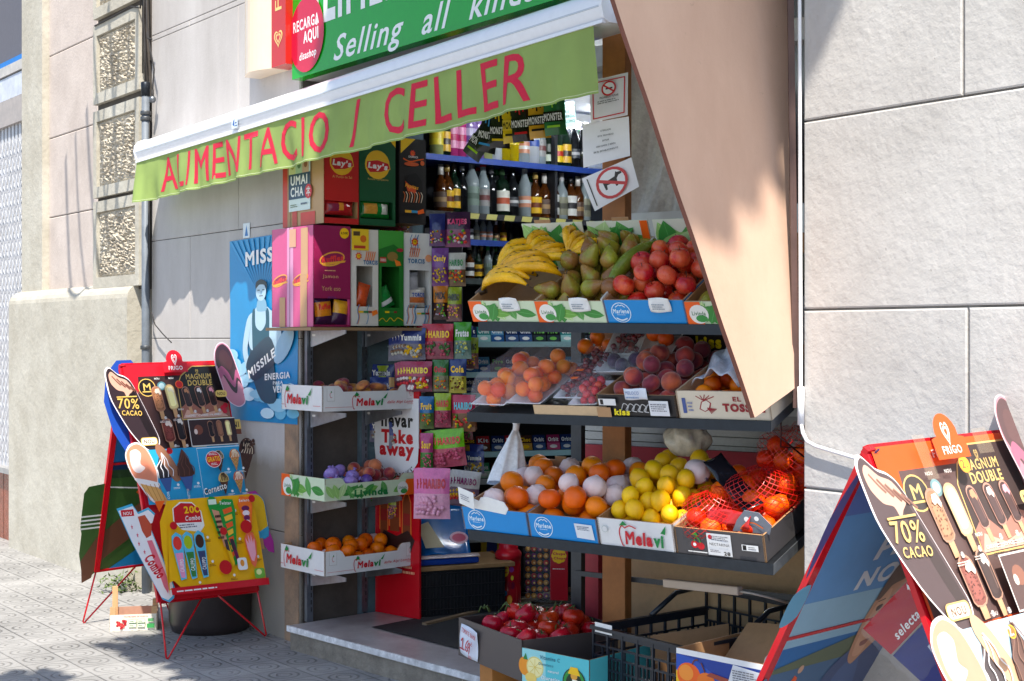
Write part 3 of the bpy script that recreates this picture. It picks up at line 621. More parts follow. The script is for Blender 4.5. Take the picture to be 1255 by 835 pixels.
vx = lambda px: Fr(AW.p(0, 0, .1), AW.x, AW.y).hit(px, 200)[0]
mb = MB(); VL = vx(727) ; mb.grid(lambda a, b: vpt(a * VL, b), 220, 10, vm)
mb.grid(lambda a, b: vpt(a * VL, .03 + .01 * b, .0012), 220, 1, mat((210, 222, 170), 'fabric'))
def vtext(t, s0, s1, b0, b1, c, bold=.03):
    vs, fs = textmesh(t, bold, 0); me = bpy.data.meshes.new('x'); 
    import bmesh
    bm = bmesh.new(); bv = [bm.verts.new((a, b, 0)) for a, b in vs]
    for f in fs:
        try: bm.faces.new([bv[i] for i in f])
        except ValueError: pass
    bmesh.ops.triangulate(bm, faces=bm.faces[:], ngon_method='EAR_CLIP')
    for k in range(1, 40):                         # cut into strips so the lettering follows the folds
        x = k / 40
        bmesh.ops.bisect_plane(bm, geom=bm.verts[:] + bm.edges[:] + bm.faces[:], plane_co=(x, 0, 0), plane_no=(1, 0, 0))
    for k in range(1, 5):
        bmesh.ops.bisect_plane(bm, geom=bm.verts[:] + bm.edges[:] + bm.faces[:], plane_co=(0, k / 5, 0), plane_no=(0, 1, 0))
    bm.verts.index_update()
    mb.add([vpt(s0 + (s1 - s0) * v.co.x, b0 + (b1 - b0) * v.co.y, .0016) for v in bm.verts], [[v.index for v in f.verts] for f in bm.faces], c, True); bm.free()
pk = mat((204, 30, 62), 'fabric')
vx_ = lambda px: Fr(AW.p(0, 0, .1), AW.x, AW.y).hit(px, 200)[0]
vtext('ALIMENTACIO', vx(196), vx(404), .12, .9, pk, .006); vtext('/', vx(425), vx(441), .1, .92, pk, .0); vtext('CELLER', vx(468), vx(650), .12, .92, pk, .006)
mb.build('valance', e)
mb = MB(); s_ = AL; mb.tube([AW.p(AL + .02, -.03, .02), AW.p(AL + .05, -.06, .03), AW.p(AL + .06, -.02, .05), AW.p(AL + .08, .03, .03)], .018, wm, 10); mb.box(AW, AL + .01, AL + .07, -.02, .1, -.1, .04, wm); mb.build('arm_bracket', e)
mb = MB(); ff = Fr(AW.p(vx(286), -.02, .108), AW.x, AW.y); g = Gfx(mb, ff, 1, 1, 0, 'gloss'); g.rect(0, -.02, .07, .035, (214, 226, 240)); g.poly([(.01, .0), (.02, .02), (.035, .028), (.03, .01), (.035, -.012)], (30, 80, 160)); g.squig(.04, -.015, .026, .03, (60, 90, 150), 2); mb.build('maker_sticker', e)
# blue poster on the grey wall
px0, px1 = wt(281, .01), wt(364, .01); pz0, pz1 = wz(281, 514, .01), wz(281, 296, .01)
q = Quad(W.p(px0, pz0, .006), W.p(px1, wz(358, 520, .006), .006), W.p(px1, wz(357, 284, .006), .006), W.p(px0, pz1, .006))
mb = MB(); mb.grid(lambda a, b: q.p(a * q.w, b * q.h, .002 * math.sin(a * 7 + b * 9)), 14, 24, mat((24, 138, 196), 'print')); g = Gfx(mb, q, q.w, q.h, .0035)
for i in range(18):
    a = R(i * 20); g.poly([(.45 + .03 * math.cos(a), .62 + .01 * math.sin(a)), (.45 + .75 * math.cos(a - .07), .62 + .38 * math.sin(a - .07)), (.45 + .75 * math.cos(a + .07), .62 + .38 * math.sin(a + .07))] if abs(math.cos(a)) * .75 < .46 or True else [], (34, 150, 206)) if False else None
for i in range(12):
    a = i / 12; g.poly([(.5, .66), (a, .995), (a + .04, .995)], (40, 152, 208))
LC = (150, 206, 232); LC2 = (196, 228, 244); SK = (176, 206, 222); SK2 = (128, 174, 200)
rr = random.Random(4)
for i in range(26):
    x = rr.uniform(.05, .95); y = rr.uniform(.02, .2) + .12 * (1 - abs(x - .2)) * (x < .5); g.ell(x, y, rr.uniform(.06, .13), rr.uniform(.02, .045), rr.choice([LC, LC2, (110, 186, 220)]), 12)
for x, y in ((.05, .36), (.1, .31), (.18, .28), (.07, .26)): g.ell(x, y, .1, .035, LC, 12)
# a man in a vest with an airship-like can under his arm
g.spoly([(.36, .5), (.34, .3), (.5, .12), (.72, .12), (.68, .34), (.66, .52)], (52, 84, 104))
g.spoly([(.30, .56), (.40, .60), (.44, .62), (.58, .62), (.64, .6), (.74, .56), (.72, .40), (.62, .38), (.40, .38), (.32, .42)], SK)
g.spoly([(.37, .59), (.41, .61), (.42, .52), (.5, .49), (.57, .53), (.57, .61), (.62, .59), (.62, .44), (.6, .36), (.4, .36), (.37, .46)], (30, 84, 104))
g.spoly([(.44, .6), (.58, .6), (.56, .66), (.46, .66)], SK2)
g.ell(.5, .7, .075, .048, SK, 20); g.spoly([(.42, .72), (.43, .755), (.5, .768), (.58, .75), (.585, .71), (.56, .735), (.48, .74), (.44, .725)], (26, 44, 56))
g.rect(.45, .708, .485, .713, (30, 50, 60)); g.rect(.52, .708, .555, .713, (30, 50, 60)); g.rect(.475, .677, .53, .681, (90, 70, 80)); g.spoly([(.5, .705), (.515, .705), (.51, .688), (.496, .688)], SK2)
g.spoly([(.30, .56), (.36, .55), (.30, .40), (.34, .30), (.30, .27), (.23, .37), (.24, .45)], SK)
g.spoly([(.64, .58), (.74, .56), (.80, .46), (.72, .38), (.66, .40), (.70, .46)], SK)
g.spoly([(.28, .29), (.42, .22), (.72, .33), (.62, .46), (.36, .38)], (40, 66, 84)); g.ell(.83, .41, .17, .062, (140, 180, 206), 20, 38); g.text('MISSILE', .3, .29, .42, .05, WH, .03, 0, 22)
g.text('MISSILE', .27, .855, .7, .08, WH, .04, 0, 2); g.text('ENERGIA', .56, .232, .36, .035, WH, .03, 0, 3); g.text('PARA', .68, .205, .14, .018, WH, .02, 0, 3); g.text('VENCER', .68, .165, .32, .036, WH, .03, 0, 3)
g.spoly([(.82, 1.0), (1, 1.0), (1, .70), (.9, .74), (.84, .82)], (140, 160, 170))
g.rect(.84, .60, 1, .76, (36, 46, 90)); g.text('U', .87, .70, .07, .04, WH, .03); g.text('C', .87, .62, .07, .04, WH, .03)
tag(mb.build('wall_poster'), 'tall blue poster of a man in a vest pasted on the grey wall', 'poster')
mb = MB(); f = Fr(W.p(wt(300, .004), wz(300, 292, .004), .004), U, ZZ); g = Gfx(mb, f, 1, 1, 0, 'print')
g.rect(-.02, 0, .06, .08, (214, 224, 230)); g.poly([(.0, .01), (.02, .07), (.04, .01)], (24, 110, 180)); tag(mb.build('hanging_tab'), 'small white tag taped to the wall just over the blue poster', 'tag')

# ================================================================ ICE CREAM A-BOARDS
def star(cx, cy, r, k, n=5): return [(cx + (r if i % 2 == 0 else r * k) * math.cos(R(90 + 180 * i / n)), cy + (r if i % 2 == 0 else r * k) * math.sin(R(90 + 180 * i / n))) for i in range(2 * n)]
BD = (54, 34, 34); BDK = (24, 14, 16); STK = (196, 150, 104)
def lolly(g, x, y, wd, h, c, rot=0, top=None, hi=None, nuts=None, glow=(170, 120, 96), seed=1):
    """one stick ice cream: body, bite, highlight, stick; x, y is its centre in panel units"""
    A = g.h / g.w
    def tr(px, py):
        a = R(rot); X, Y = px * g.w, py * g.h
        return x + (X * math.cos(a) - Y * math.sin(a)) / g.w, y + (X * math.sin(a) + Y * math.cos(a)) / g.h
    def cap(w_, y0, y1, cc):
        pts = []; r = w_ * g.w; 
        for i in range(9): t = R(180 - 22.5 * i); pts.append((w_ * math.cos(t), y1 + w_ / A * math.sin(t)))
        for i in range(5): t = R(-45 * i); pts.append((w_ * .92 * math.cos(t) if i else w_, y0 + .5 * w_ / A * math.sin(t)))
        g.poly([tr(*p) for p in pts], cc)
    hb = h * .34
    g.poly([tr(*p) for p in ((-wd * .22, -h * .5), (wd * .22, -h * .5), (wd * .26, -h * .1), (-wd * .26, -h * .1))], STK)
    if glow: cap(wd * .57, -h * .2, hb + h * .02, glow)
    cap(wd * .5, -h * .18, hb, c)
    cap(wd * .33, -h * .13, hb * .96, tuple(min(255, int(v * 1.15 + 8)) for v in c))
    if nuts:
        r_ = random.Random(seed)
        for i in range(26):
            a, b = r_.uniform(-wd * .4, wd * .4), r_.uniform(-h * .18, hb); g.poly([tr(a - wd * .06, b), tr(a, b + h * .012), tr(a + wd * .06, b), tr(a, b - h * .016)], nuts)
    if hi: g.poly([tr(wd * .28, -h * .12), tr(wd * .38, -h * .1), tr(wd * .36, hb * .8), tr(wd * .28, hb * .85)], hi)
    if top: g.poly([tr(-wd * .1, hb + wd * .3 / A), tr(wd * .3, hb + wd * .32 / A), tr(wd * .48, hb * .8), tr(wd * .3, hb * .62), tr(wd * .12, hb * .86), tr(-wd * .12, hb * .8), tr(-wd * .24, hb * .98)], top)
def cone(g, x, y, wd, h, c1, c2, cc=(190, 130, 70), rot=0, swirl=True, seed=2):
    a = R(rot)
    def tr(px, py):
        X, Y = px * g.w, py * g.h; return x + (X * math.cos(a) - Y * math.sin(a)) / g.w, y + (X * math.sin(a) + Y * math.cos(a)) / g.h
    g.poly([tr(-wd * .42, h * .12), tr(0, -h * .5), tr(wd * .42, h * .12)], cc)
    for k in range(3): t = .12 - .15 * k; g.line([tr(-wd * (.42 - .1 * k), h * t), tr(wd * (.22 - .12 * k), h * (t - .22))], .0022, tuple(int(v * .72) for v in cc)); g.line([tr(wd * (.42 - .1 * k), h * t), tr(-wd * (.22 - .12 * k), h * (t - .22))], .0022, tuple(int(v * .72) for v in cc))
    pts = [tr(wd * .5 * math.cos(R(t)), h * .14 + h * .33 * math.sin(R(t)) ** 1.0 * (1 if 0 <= t <= 180 else .25)) for t in range(0, 360, 20)]; g.poly(pts, c1)
    if swirl:
        r_ = random.Random(seed)
        for k in range(5): s = -.32 + .16 * k; g.curve([tr(wd * s, h * .1), tr(wd * (s * .8 + .06), h * .22), tr(wd * (s * .55 - .03), h * .33), tr(wd * s * .3, h * .42)], .004, c2, 3)
def twist(g, x, y, wd, h, c1, c2, rot=0):
    a = R(rot)
    def tr(px, py): X, Y = px * g.w, py * g.h; return x + (X * math.cos(a) - Y * math.sin(a)) / g.w, y + (X * math.sin(a) + Y * math.cos(a)) / g.h
    g.poly([tr(-wd * .42, -h * .12), tr(-wd * .12, -h * .5), tr(wd * .12, -h * .5), tr(wd * .42, -h * .12)], c2 if c2[0] < 90 else (60, 90, 150))
    pts = [tr(*p) for p in ((0, h * .5), (wd * .16, h * .36), (wd * .32, h * .2), (wd * .46, h * .02), (wd * .5, -h * .12), (wd * .3, -h * .17), (-wd * .3, -h * .17), (-wd * .5, -h * .12), (-wd * .46, h * .02), (-wd * .32, h * .2), (-wd * .16, h * .36))]
    g.poly(pts, c1)
    for s in (-.6, -.2, .2, .6): g.curve([tr(0, h * .46), tr(wd * s * .3 + wd * .06, h * .28), tr(wd * s * .6 - wd * .06, h * .12), tr(wd * s * .75 + wd * .05, 0), tr(wd * s * .7, -h * .15)], .0045, c2, 4)
def board_art(g, price):
    g.rect(0, 0, 1, 1, RED); g.rect(0, .62, 1, .945, BD)
    g.poly([(0, .62), (0, .95), (.13, .95), (.115, .88), (.09, .86), (.02, .85), (.015, .62)], RED)
    g.ell(.2, .895, .085, .04, GLD); g.ell(.2, .895, .077, .036, BLK); g.text('M', .165, .882, .07, .032, GLD, .01); g.rect(.15, .874, .25, .879, GLD)
    g.circ(.345, .9, .024, (90, 140, 150)); g.circ(.345, .9, .016, (170, 200, 206))
    # double corner
    g.poly([(.50, .745), (.50, .9), (.55, .945), (.68, .985), (1, .985), (1, .745)], GLD); g.poly([(.506, .749), (.507, .9), (.556, .94), (.68, .981), (1, .981), (1, .749)], BDK)
    g.poly([(.508, .751), (1, .751), (1, .81), (.86, .83), (.7, .79), (.6, .83), (.508, .80)], (150, 92, 76)); g.poly([(.508, .751), (.98, .751), (.9, .785), (.7, .765), (.56, .79)], (206, 158, 138))
    g.text('MAGNUM', .60, .925, .26, .024, GLD, .02); g.text('DOUBLE', .61, .895, .25, .026, GLD, .03); heart(g, .72, .958, .014, GLD, BDK)
    g.text('FRIGO', .40, .962, .16, .018, WH, .02)
    for i, (x, t) in enumerate(((.585, (190, 130, 90)), (.715, (230, 220, 215)), (.84, (236, 150, 170)))):
        lolly(g, x, .832, .065, .125, (36, 22, 24), 8, t, (96, 60, 56), glow=(176, 120, 104)); g.text(('CARAMEL', 'CHOC', 'FRAMB.')[i], x - .05, .757, .1, .008, WH, .01)
    for i, (x, y) in enumerate(((.93, .79), (.96, .80), (.945, .775))): g.circ(x, y, .014, (190, 30, 50))
    lolly(g, .29, .825, .085, .145, (150, 100, 66), 6, (224, 208, 190), None, (86, 52, 34)); lolly(g, .42, .83, .085, .145, (226, 206, 140), 6, (240, 230, 190), (250, 240, 200), glow=(196, 160, 110))
    lolly(g, .335, .685, .095, .125, (112, 48, 40), 4, (230, 210, 196), None, (70, 30, 26)); lolly(g, .455, .69, .075, .14, (26, 16, 18), 4, (220, 214, 206), (90, 66, 60))
    for x, y in ((.27, .925), (.41, .925), (.46, .785), (.36, .605 + .02)): g.text('NOU', x, y, .05, .008, WH, .01)
    for i, (x, y) in enumerate(((.32, .755), (.45, .76), (.37, .63), (.485, .628), (.62, .775), (.745, .775), (.87, .775), (.70, .64), (.785, .64), (.875, .64), (.955, .64))):
        g.circ(x, y, .008, (226, 222, 220)); g.text('2,0', x - .012, y - .004, .024, .008, BLK, .01); g.squig(x - .06, y - .022, .08, .010, (214, 206, 200), 2, i)
    # mini strip
    g.rect(.515, .618, 1, .738, (226, 220, 216)); g.rect(.522, .622, 1, .734, BD)
    for x, c in ((.61, (120, 66, 50)),): g.ell(x, .69, .045, .022, c, 12); g.ell(x - .03, .682, .018, .012, (220, 200, 190), 10)
    for x, c in ((.74, (26, 16, 18)), (.83, (130, 84, 60)), (.92, (224, 204, 140))): lolly(g, x, .68, .05, .095, c, 3, None, (150, 110, 90))
    # blue band
    BB = (38, 156, 206); g.rect(0, .385, 1, .615, BB); g.rect(.555, .39, .558, .61, (230, 240, 246)); g.rect(.555, .608, 1, .611, (230, 240, 246)); g.rect(.25, .388, 1, .391, (230, 240, 246))
    twist(g, .2, .52, .16, .17, (36, 34, 40), (226, 226, 232), 3); twist(g, .4, .52, .17, .18, (70, 42, 36), (104, 66, 54), 2); g.text('COR', .15, .41, .07, .01, WH, .01, 0, 90); g.text('NETTO', .34, .41, .09, .01, WH, .01, 0, 90)
    for x, y, a, b in ((.75, .545, (206, 186, 150), (70, 40, 30)), (.91, .545, (200, 120, 60), (240, 230, 200)), (.75, .445, (210, 180, 110), (60, 34, 28)), (.9, .445, (200, 110, 80), (250, 240, 220))): cone(g, x, y, .11, .1, a, b, (96, 58, 40) if x < .8 else (206, 150, 86))
    for i, (x, y) in enumerate(((.27, .45), (.47, .45), (.8, .50), (.955, .50), (.8, .405), (.95, .405))): g.circ(x, y, .007, WH); g.squig(x - .05, y - .018, .07, .009, WH, 2, i)
    g.circ(.655, .545, .045, (240, 240, 240)); g.circ(.655, .545, .042, (206, 30, 44)); g.text('GRATIS', .59, .535, .13, .022, YEL, .03, 0, 3); g.squig(.61, .562, .09, .012, WH, 2); g.squig(.62, .518, .07, .012, WH, 2)
    g.text('Cornetto', .50, .405, .24, .028, BLK, .12, .2, 12); g.text('Cornetto', .50, .405, .24, .028, WH, .02, .2, 12)
    # yellow band
    YB = (240, 182, 16); g.poly([(.0, .0), (.0, .05), (.06, .06), (.12, .03), (1, .03), (1, .385), (.12, .385), (.02, .30), (.0, .2)], YB); g.rect(0, .025, 1, .03, YB)
    g.poly([(.03, .34), (.1, .385), (0, .385)], ORG)
    g.poly([(.15, .30), (.16, .35), (.24, .375), (.36, .37), (.44, .33), (.45, .27), (.40, .245), (.22, .26)], WH); g.poly([(.16, .30), (.17, .35), (.25, .37), (.36, .365), (.43, .33), (.43, .285), (.16, .29)], (200, 26, 38))
    g.text('20', .27, .325, .1, .03, YEL, .03); g.ell(.4, .34, .028, .015, YEL, 14); g.ell(.405, .34, .018, .009, (200, 26, 38), 12); g.text('Combo', .27, .295, .15, .02, WH, .02, .2); g.squig(.2, .265, .18, .018, (90, 90, 110), 2)
    for i, (x, y) in enumerate(((.46, .22), (.47, .12), (.78, .32), (.78, .2), (.94, .12), (.66, .055), (.3, .04))): g.circ(x, y, .007, WH); g.squig(x - .04, y - .02, .07, .010, (120, 40, 20), 2, i)
    for x, c, d in ((.14, (226, 60, 50), (236, 150, 190)), (.245, (170, 196, 30), (60, 130, 60)), (.36, (70, 40, 34), (60, 70, 110))):
        g.poly([(x - .055, .20), (x - .045, .235), (x, .25), (x + .05, .235), (x + .055, .2), (x + .035, .06), (x - .02, .055)], (90, 190, 224)); g.ell(x, .205, .042, .028, c); g.poly([(x - .036, .165), (x + .038, .165), (x + .026, .065), (x - .014, .065)], d); g.text('CALIPPO', x - .045, .105, .11, .018, WH, .02, 0, 84)
    g.poly([(.50, .345), (.5, .37), (.53, .385), (.58, .38), (.60, .35), (.66, .37), (.76, .365), (.77, .32), (.71, .1), (.685, .09), (.63, .2), (.56, .22)], (30, 150, 60)); g.rect(.51, .35, .59, .372, (220, 240, 220)); g.text('Twister', .62, .345, .12, .014, WH, .02, .1, -3)
    for k in range(7): g.poly([(.64 + .004 * k, .325 - k * .03), (.735 - .006 * k, .335 - k * .03), (.74 - .008 * k, .315 - k * .03), (.65 + .004 * k, .305 - k * .03)], (240, 96, 40) if k % 2 == 0 else (250, 196, 60))
    g.poly([(.53, .33), (.6, .32), (.64, .19), (.6, .17), (.57, .25)], (210, 150, 120)); g.squig(.55, .2, .06, .11, (60, 30, 30), 5, 3)
    g.poly([(.80, .34), (.83, .375), (.93, .37), (.955, .335), (.90, .225), (.87, .225)], (246, 120, 40)); g.text('Solero', .82, .35, .11, .012, WH, .02)
    for k in range(5): g.ell(.875, .322 - k * .02, .042 - .004 * k, .012, (110, 30, 90) if k % 2 == 0 else (246, 230, 240), 12)
    g.poly([(.82, .15), (.81, .195), (.85, .225), (.91, .22), (.935, .18), (.91, .1), (.88, .075), (.85, .09)], (236, 110, 70)); g.poly([(.83, .155), (.825, .2), (.85, .175), (.855, .215), (.872, .18), (.885, .212), (.895, .175), (.915, .195), (.91, .13), (.88, .1), (.855, .105)], (244, 170, 190))
    for a, b in ((.60, (230, 180, 20)), (.66, (110, 26, 80))): g.poly([(a, .19), (a + .04, .195), (a + .075, .10), (a + .05, .085)], b); g.poly([(a, .2), (a + .035, .2), (a + .045, .15), (a + .012, .16)], (60, 50, 60))
    g.rrect(.70, .07, .80, .12, .01, (234, 236, 240)); g.ell(.75, .098, .022, .014, (230, 150, 60), 12); g.rrect(.86, .03, .97, .07, .01, (110, 180, 60)); g.ell(.91, .055, .03, .012, (230, 240, 160), 12)
    g.rect(0, 0, 1, .028, RED); g.squig(.05, .006, .4, .012, WH, 1, 5)
    dots = [(.12, .275, .02, 0), (.61, .235, .02, 0), (.57, .088, .036, 0), (.85, .245, .034, 0), (.955, .36, .019, 0), (.2, .585, .017, 0)]
    for x, y, r_, _ in dots:
        if price: g.circ(x, y, r_, (250, 190, 20)); g.circ(x, y, r_ * .82, (240, 90, 20)); g.text('2.', x - .02, y - .008, .03, .02, WH, .03)
        else: g.circ(x, y, r_, (200, 24, 36))
def aboard(name_label, TL, TR_, BL, BR, foot_f, foot_r, back, price, far, tapes):
    """TL.. corners of the front face; foot_f front wire feet, foot_r rear wire feet; back = corners of rear panel"""
    e = thing('ice_cream_board', BL * .5 + foot_r[0] * .5, name_label, 'sign')
    q = Quad(BL, BR, TR_, TL); rm = mat((200, 20, 34), 'gloss')
    nrm = q.z; BL, BR, TR_, TL = q.c
    mb = MB(); mb.grid(lambda a, b: q.p(a * q.w, b * q.h, 0), 4, 6, mat((200, 24, 34), 'print'), False)
    bk = [q.p(a * q.w, b * q.h, -.006) for a, b in ((0, 0), (0, 1), (1, 1), (1, 0))]; mb.poly(bk, mat((170, 170, 172), 'print'))
    g = Gfx(mb, q, q.w, q.h, .0006); board_art(g, price); mb.build('front_poster', e)
    mb = MB(); g = Gfx(mb, q, q.w, q.h, .032)     # heart topper
    pts = [(.36, .995), (.40, 1.0)] + [(.48 + .085 * math.cos(R(t)), 1.0 + .05 * math.sin(R(t))) for t in range(170, 5, -15)] + [(.56, .998), (.60, .995), (.6, .95), (.36, .95)]
    g.poly(pts, RED); heart(g, .48, 1.008, .028, WH, RED); g.text('FRIGO', .41, .96, .14, .018, WH, .02); mb.build('heart_topper', e)
    def cut(nm, fn, z=.012, pr=None):
        z += .022
        mb = MB(); g = Gfx(mb, q, q.w, q.h, z); fn(g); mb.build(nm, e)
    def big(g):                                   # dark bar with a bite, standing proud of the left edge
        o = [(-.20, .955), (-.16, .975), (-.09, .945), (-.02, .93), (.04, .89), (.18, .70), (.20, .655), (.17, .62), (.12, .61), (.04, .635), (-.07, .71), (-.18, .83), (-.20, .9)]
        g.spoly([(x + (x - .05) * .05, y + (y - .78) * .04) for x, y in o], (232, 226, 230)); g.spoly(o, (46, 34, 40)); g.spoly([(-.04, .915), (.03, .875), (.17, .69), (.185, .65), (.16, .63), (.06, .74)], (24, 16, 20))
        g.spoly([(-.18, .945), (-.15, .96), (-.09, .935), (-.02, .92), (.03, .88), (-.01, .86), (-.04, .845), (-.06, .87), (-.12, .88), (-.17, .91)], (206, 160, 140))
        for k in range(5): g.curve([(-.15 + k * .04, .94 - k * .012), (-.11 + k * .04, .915 - k * .01), (-.08 + k * .04, .90 - k * .01)], .006, (120, 74, 60), 3)
        g.text('70%', -.14, .795, .20, .045, GLD, .01, 0, -4); g.text('CACAO', -.115, .765, .19, .022, GLD, .02, 0, -4); g.rect(-.14, .845, .05, .85, GLD)
        g.rrect(.02, .633, .18, .668, .012, GLD); g.rrect(.028, .637, .172, .664, .01, (240, 234, 214)); g.text('NOU', .05, .641, .1, .018, (90, 60, 40), .03)
        g.spoly([(.17, .64), (.26, .60), (.36, .50), (.33, .475), (.27, .485), (.15, .60)], (206, 160, 120) if price else (150, 104, 80))
    cut('bar_cutout', big)
    def dbl(g):
        o = [(.89, .98), (.90, 1.03), (.94, 1.065), (1.0, 1.075), (1.06, 1.05), (1.09, 1.0), (1.12, .93), (1.15, .84), (1.13, .80), (1.07, .785), (1.0, .80), (.95, .83), (.92, .90)]
        g.spoly([(x + (x - 1.02) * .06, y + (y - .92) * .03) for x, y in o], (210, 186, 200)); g.spoly(o, (176, 112, 130)); g.spoly([(.90, .975), (.905, 1.03), (.945, 1.06), (1.0, 1.07), (1.055, 1.045), (1.085, 1.0), (1.115, .93), (1.135, .88), (1.10, .90), (1.07, .845), (1.02, .86), (.97, .91)], (52, 30, 36))
        g.spoly([(.91, .95), (.95, .97), (1.01, .94), (1.05, .90), (1.09, .95), (1.115, .94), (1.13, .9), (1.09, .915), (1.06, .87), (1.01, .895), (.96, .93), (.925, .91)], (150, 70, 104))
        g.spoly([(.935, .98), (.95, 1.03), (.99, 1.045), (1.03, 1.03), (1.07, .985), (1.03, .95), (.98, .965)], (64, 36, 40)) 
        g.rrect(.84, .83, .96, .86, .012, GLD); g.text('NOU', .86, .837, .08, .015, BLK, .02)
    cut('double_bar_cutout', dbl, .014)
    def scoop(g):
        g.spoly([(-.10, .50), (-.14, .55), (-.15, .60), (-.10, .64), (-.02, .65), (.05, .63), (.10, .58), (.13, .52), (.12, .44), (.20, .385), (.13, .385), (.03, .40)], (236, 226, 226))
        g.spoly([(-.09, .50), (-.13, .55), (-.14, .60), (-.09, .632), (-.02, .642), (.05, .62), (.09, .58), (.12, .52), (.1, .46), (.02, .47)], (226, 140, 110)); g.spoly([(-.11, .56), (-.1, .61), (-.04, .62), (.0, .6), (-.02, .56), (.02, .54), (-.04, .52), (-.09, .53)], (240, 224, 220))
        g.spoly([(-.05, .475), (.11, .455), (.19, .39), (.14, .385), (.06, .40)], (222, 170, 100)); g.spoly([(-.09, .5), (.12, .475), (.11, .455), (-.06, .478)], (240, 236, 236))
        for k in range(5): g.line([(-.04 + k * .04, .47), (.02 + k * .035, .40)], .003, (180, 120, 60))
    cut('scoop_cutout', scoop, .016)
    def tube_(g):
        o = [(-.30, .37), (-.16, .385), (-.12, .35), (-.02, .365), (.03, .34), (.00, .31), (-.04, .305), (.10, .05), (.08, .01), (.03, -.005), (-.03, .01), (-.22, .24)]
        g.poly([(x + (x + .1) * .07, y + (y - .18) * .05) for x, y in o], (70, 180, 220)); g.poly(o, (240, 240, 244)); g.poly([(-.13, .34), (-.06, .345), (-.01, .3), (-.03, .26), (-.08, .25), (-.11, .28)], (196, 84, 60))
        g.rect(-.28, .345, -.16, .372, RED); g.text('NOU', -.26, .35, .08, .014, WH, .02); g.poly([(-.08, .24), (-.03, .24), (.07, .06), (.04, .02), (.01, .05)], (230, 120, 140)); g.text('Combo', -.15, .11, .22, .05, RED, .04, .2, -62)
        for k in range(6): g.poly(star(-.2 + .02 * k + .02 * (k % 2), .30 - .035 * k, .012, .4), (220, 90, 110))
    cut('tube_cutout', tube_, .018)
    def conr(g):
        cone(g, 1.06, .555, .17, .19, (70, 44, 40), (226, 206, 180), (70, 42, 34), -12)
        r_ = random.Random(2)
        for i in range(24): a, b = r_.uniform(-.07, .09), r_.uniform(.0, .05); g.ell(1.075 + a, .59 + b * .8, .013, .007, r_.choice([(60, 34, 30), (90, 58, 44), (30, 18, 18)]), 6)
    cut('cone_cutout', conr, .014)
    def lolr(g):
        g.poly([(.97, .36), (1.0, .405), (1.1, .41), (1.17, .37), (1.18, .24), (1.21, .19), (1.2, .14), (1.14, .15), (1.02, .24), (.98, .28)], (176, 50, 150))
        pts = [(1.08 + .095 * math.cos(R(t)), .345 + .05 * math.sin(R(t))) for t in range(0, 181, 20)] + [(.985, .24), (1.0, .215), (1.05, .205), (1.12, .205), (1.165, .215), (1.175, .24)]
        g.poly([(x + (x - 1.08) * .06, y + (y - .3) * .03) for x, y in pts], (40, 150, 200)); g.poly(pts, (236, 190, 30)); g.poly([(.985, .26), (.985, .24), (1.0, .215), (1.05, .205), (1.12, .205), (1.165, .215), (1.175, .24), (1.175, .255), (1.08, .235)], (60, 170, 214)); g.rect(1.06, .16, 1.1, .207, STK)
        g.poly([(.92, .225), (.93, .245), (1.03, .245), (1.0, .215), (.93, .215)], (190, 24, 36)); g.text('NOU', .945, .224, .05, .012, WH, .02)
    cut('yellow_lolly_cutout', lolr, .014)
    if price:
        mb = MB(); g = Gfx(mb, q, q.w, q.h, .031); g.ell(.655, .635, .085, .05, (240, 150, 30)); g.ell(.655, .635, .076, .045, YEL); g.text('1', .60, .61, .04, .05, (200, 40, 20), .05); g.text('€', .66, .61, .06, .045, (200, 40, 20), .03); mb.build('price_disc', e)
        mb = MB(); g = Gfx(mb, q, q.w, q.h, .031); g.circ(.53, .935, .024, (240, 140, 20)); g.circ(.53, .935, .020, YEL); g.text('2.', .505, .926, .045, .02, (220, 80, 20), .03); mb.build('price_dot', e)
    else:
        mb = MB(); g = Gfx(mb, q, q.w, q.h, .031); g.circ(.60, .605, .042, YEL); mb.build('colour_dot', e)
        mb = MB(); g = Gfx(mb, q, q.w, q.h, .031); g.circ(.49, .895, .022, ORG); g.circ(.49, .895, .018, (200, 20, 30)); mb.build('colour_dot', e)
        mb = MB(); g = Gfx(mb, q, q.w, q.h, .032); g.rect(.88, .685, 1.06, .728, GLD); g.rect(.885, .662, 1.055, .685, (110, 60, 40)); g.text('MINI', .90, .692, .14, .026, BLK, .02); mb.build('mini_tab', e)
    for x, y, w_, h_ in tapes:
        mb = MB(); mb.box(Fr(q.p(x * q.w, y * q.h, .036), q.c[1] - q.c[0], q.c[3] - q.c[0]), 0, w_, -h_, .01, 0, .0008, mat((226, 206, 176), 'film')); mb.build('tape', e)
    # tube frame
    off = nrm * -.012
    mb = MB(); mb.bar(TL + off, BL + off, .026, .016, rm, nrm); mb.bar(TR_ + off, BR + off, .026, .016, rm, nrm); mb.bar(TL + off, TR_ + off, .02, .016, rm, nrm); mb.bar(BL + off, BR + off, .016, .014, rm, nrm); mb.build('front_frame', e)
    back[2], back[3] = TR_, TL; back[1] = back[0] + (TR_ - TL) * .97
    b0, b1, b2, b3 = back                          # rear bl, br, tr, tl
    qb = Quad(b0, b1, b2, b3)
    mb = MB(); mb.bar(b3, b0, .03, .018, rm, qb.z); mb.bar(b2, b1, .03, .018, rm, qb.z); mb.bar(b0, b1, .014, .012, rm, qb.z)
    for t in (.53,): mb.bar(b0.lerp(b3, t), b1.lerp(b2, t), .012, .01, rm, qb.z)
    mb.build('rear_frame', e)
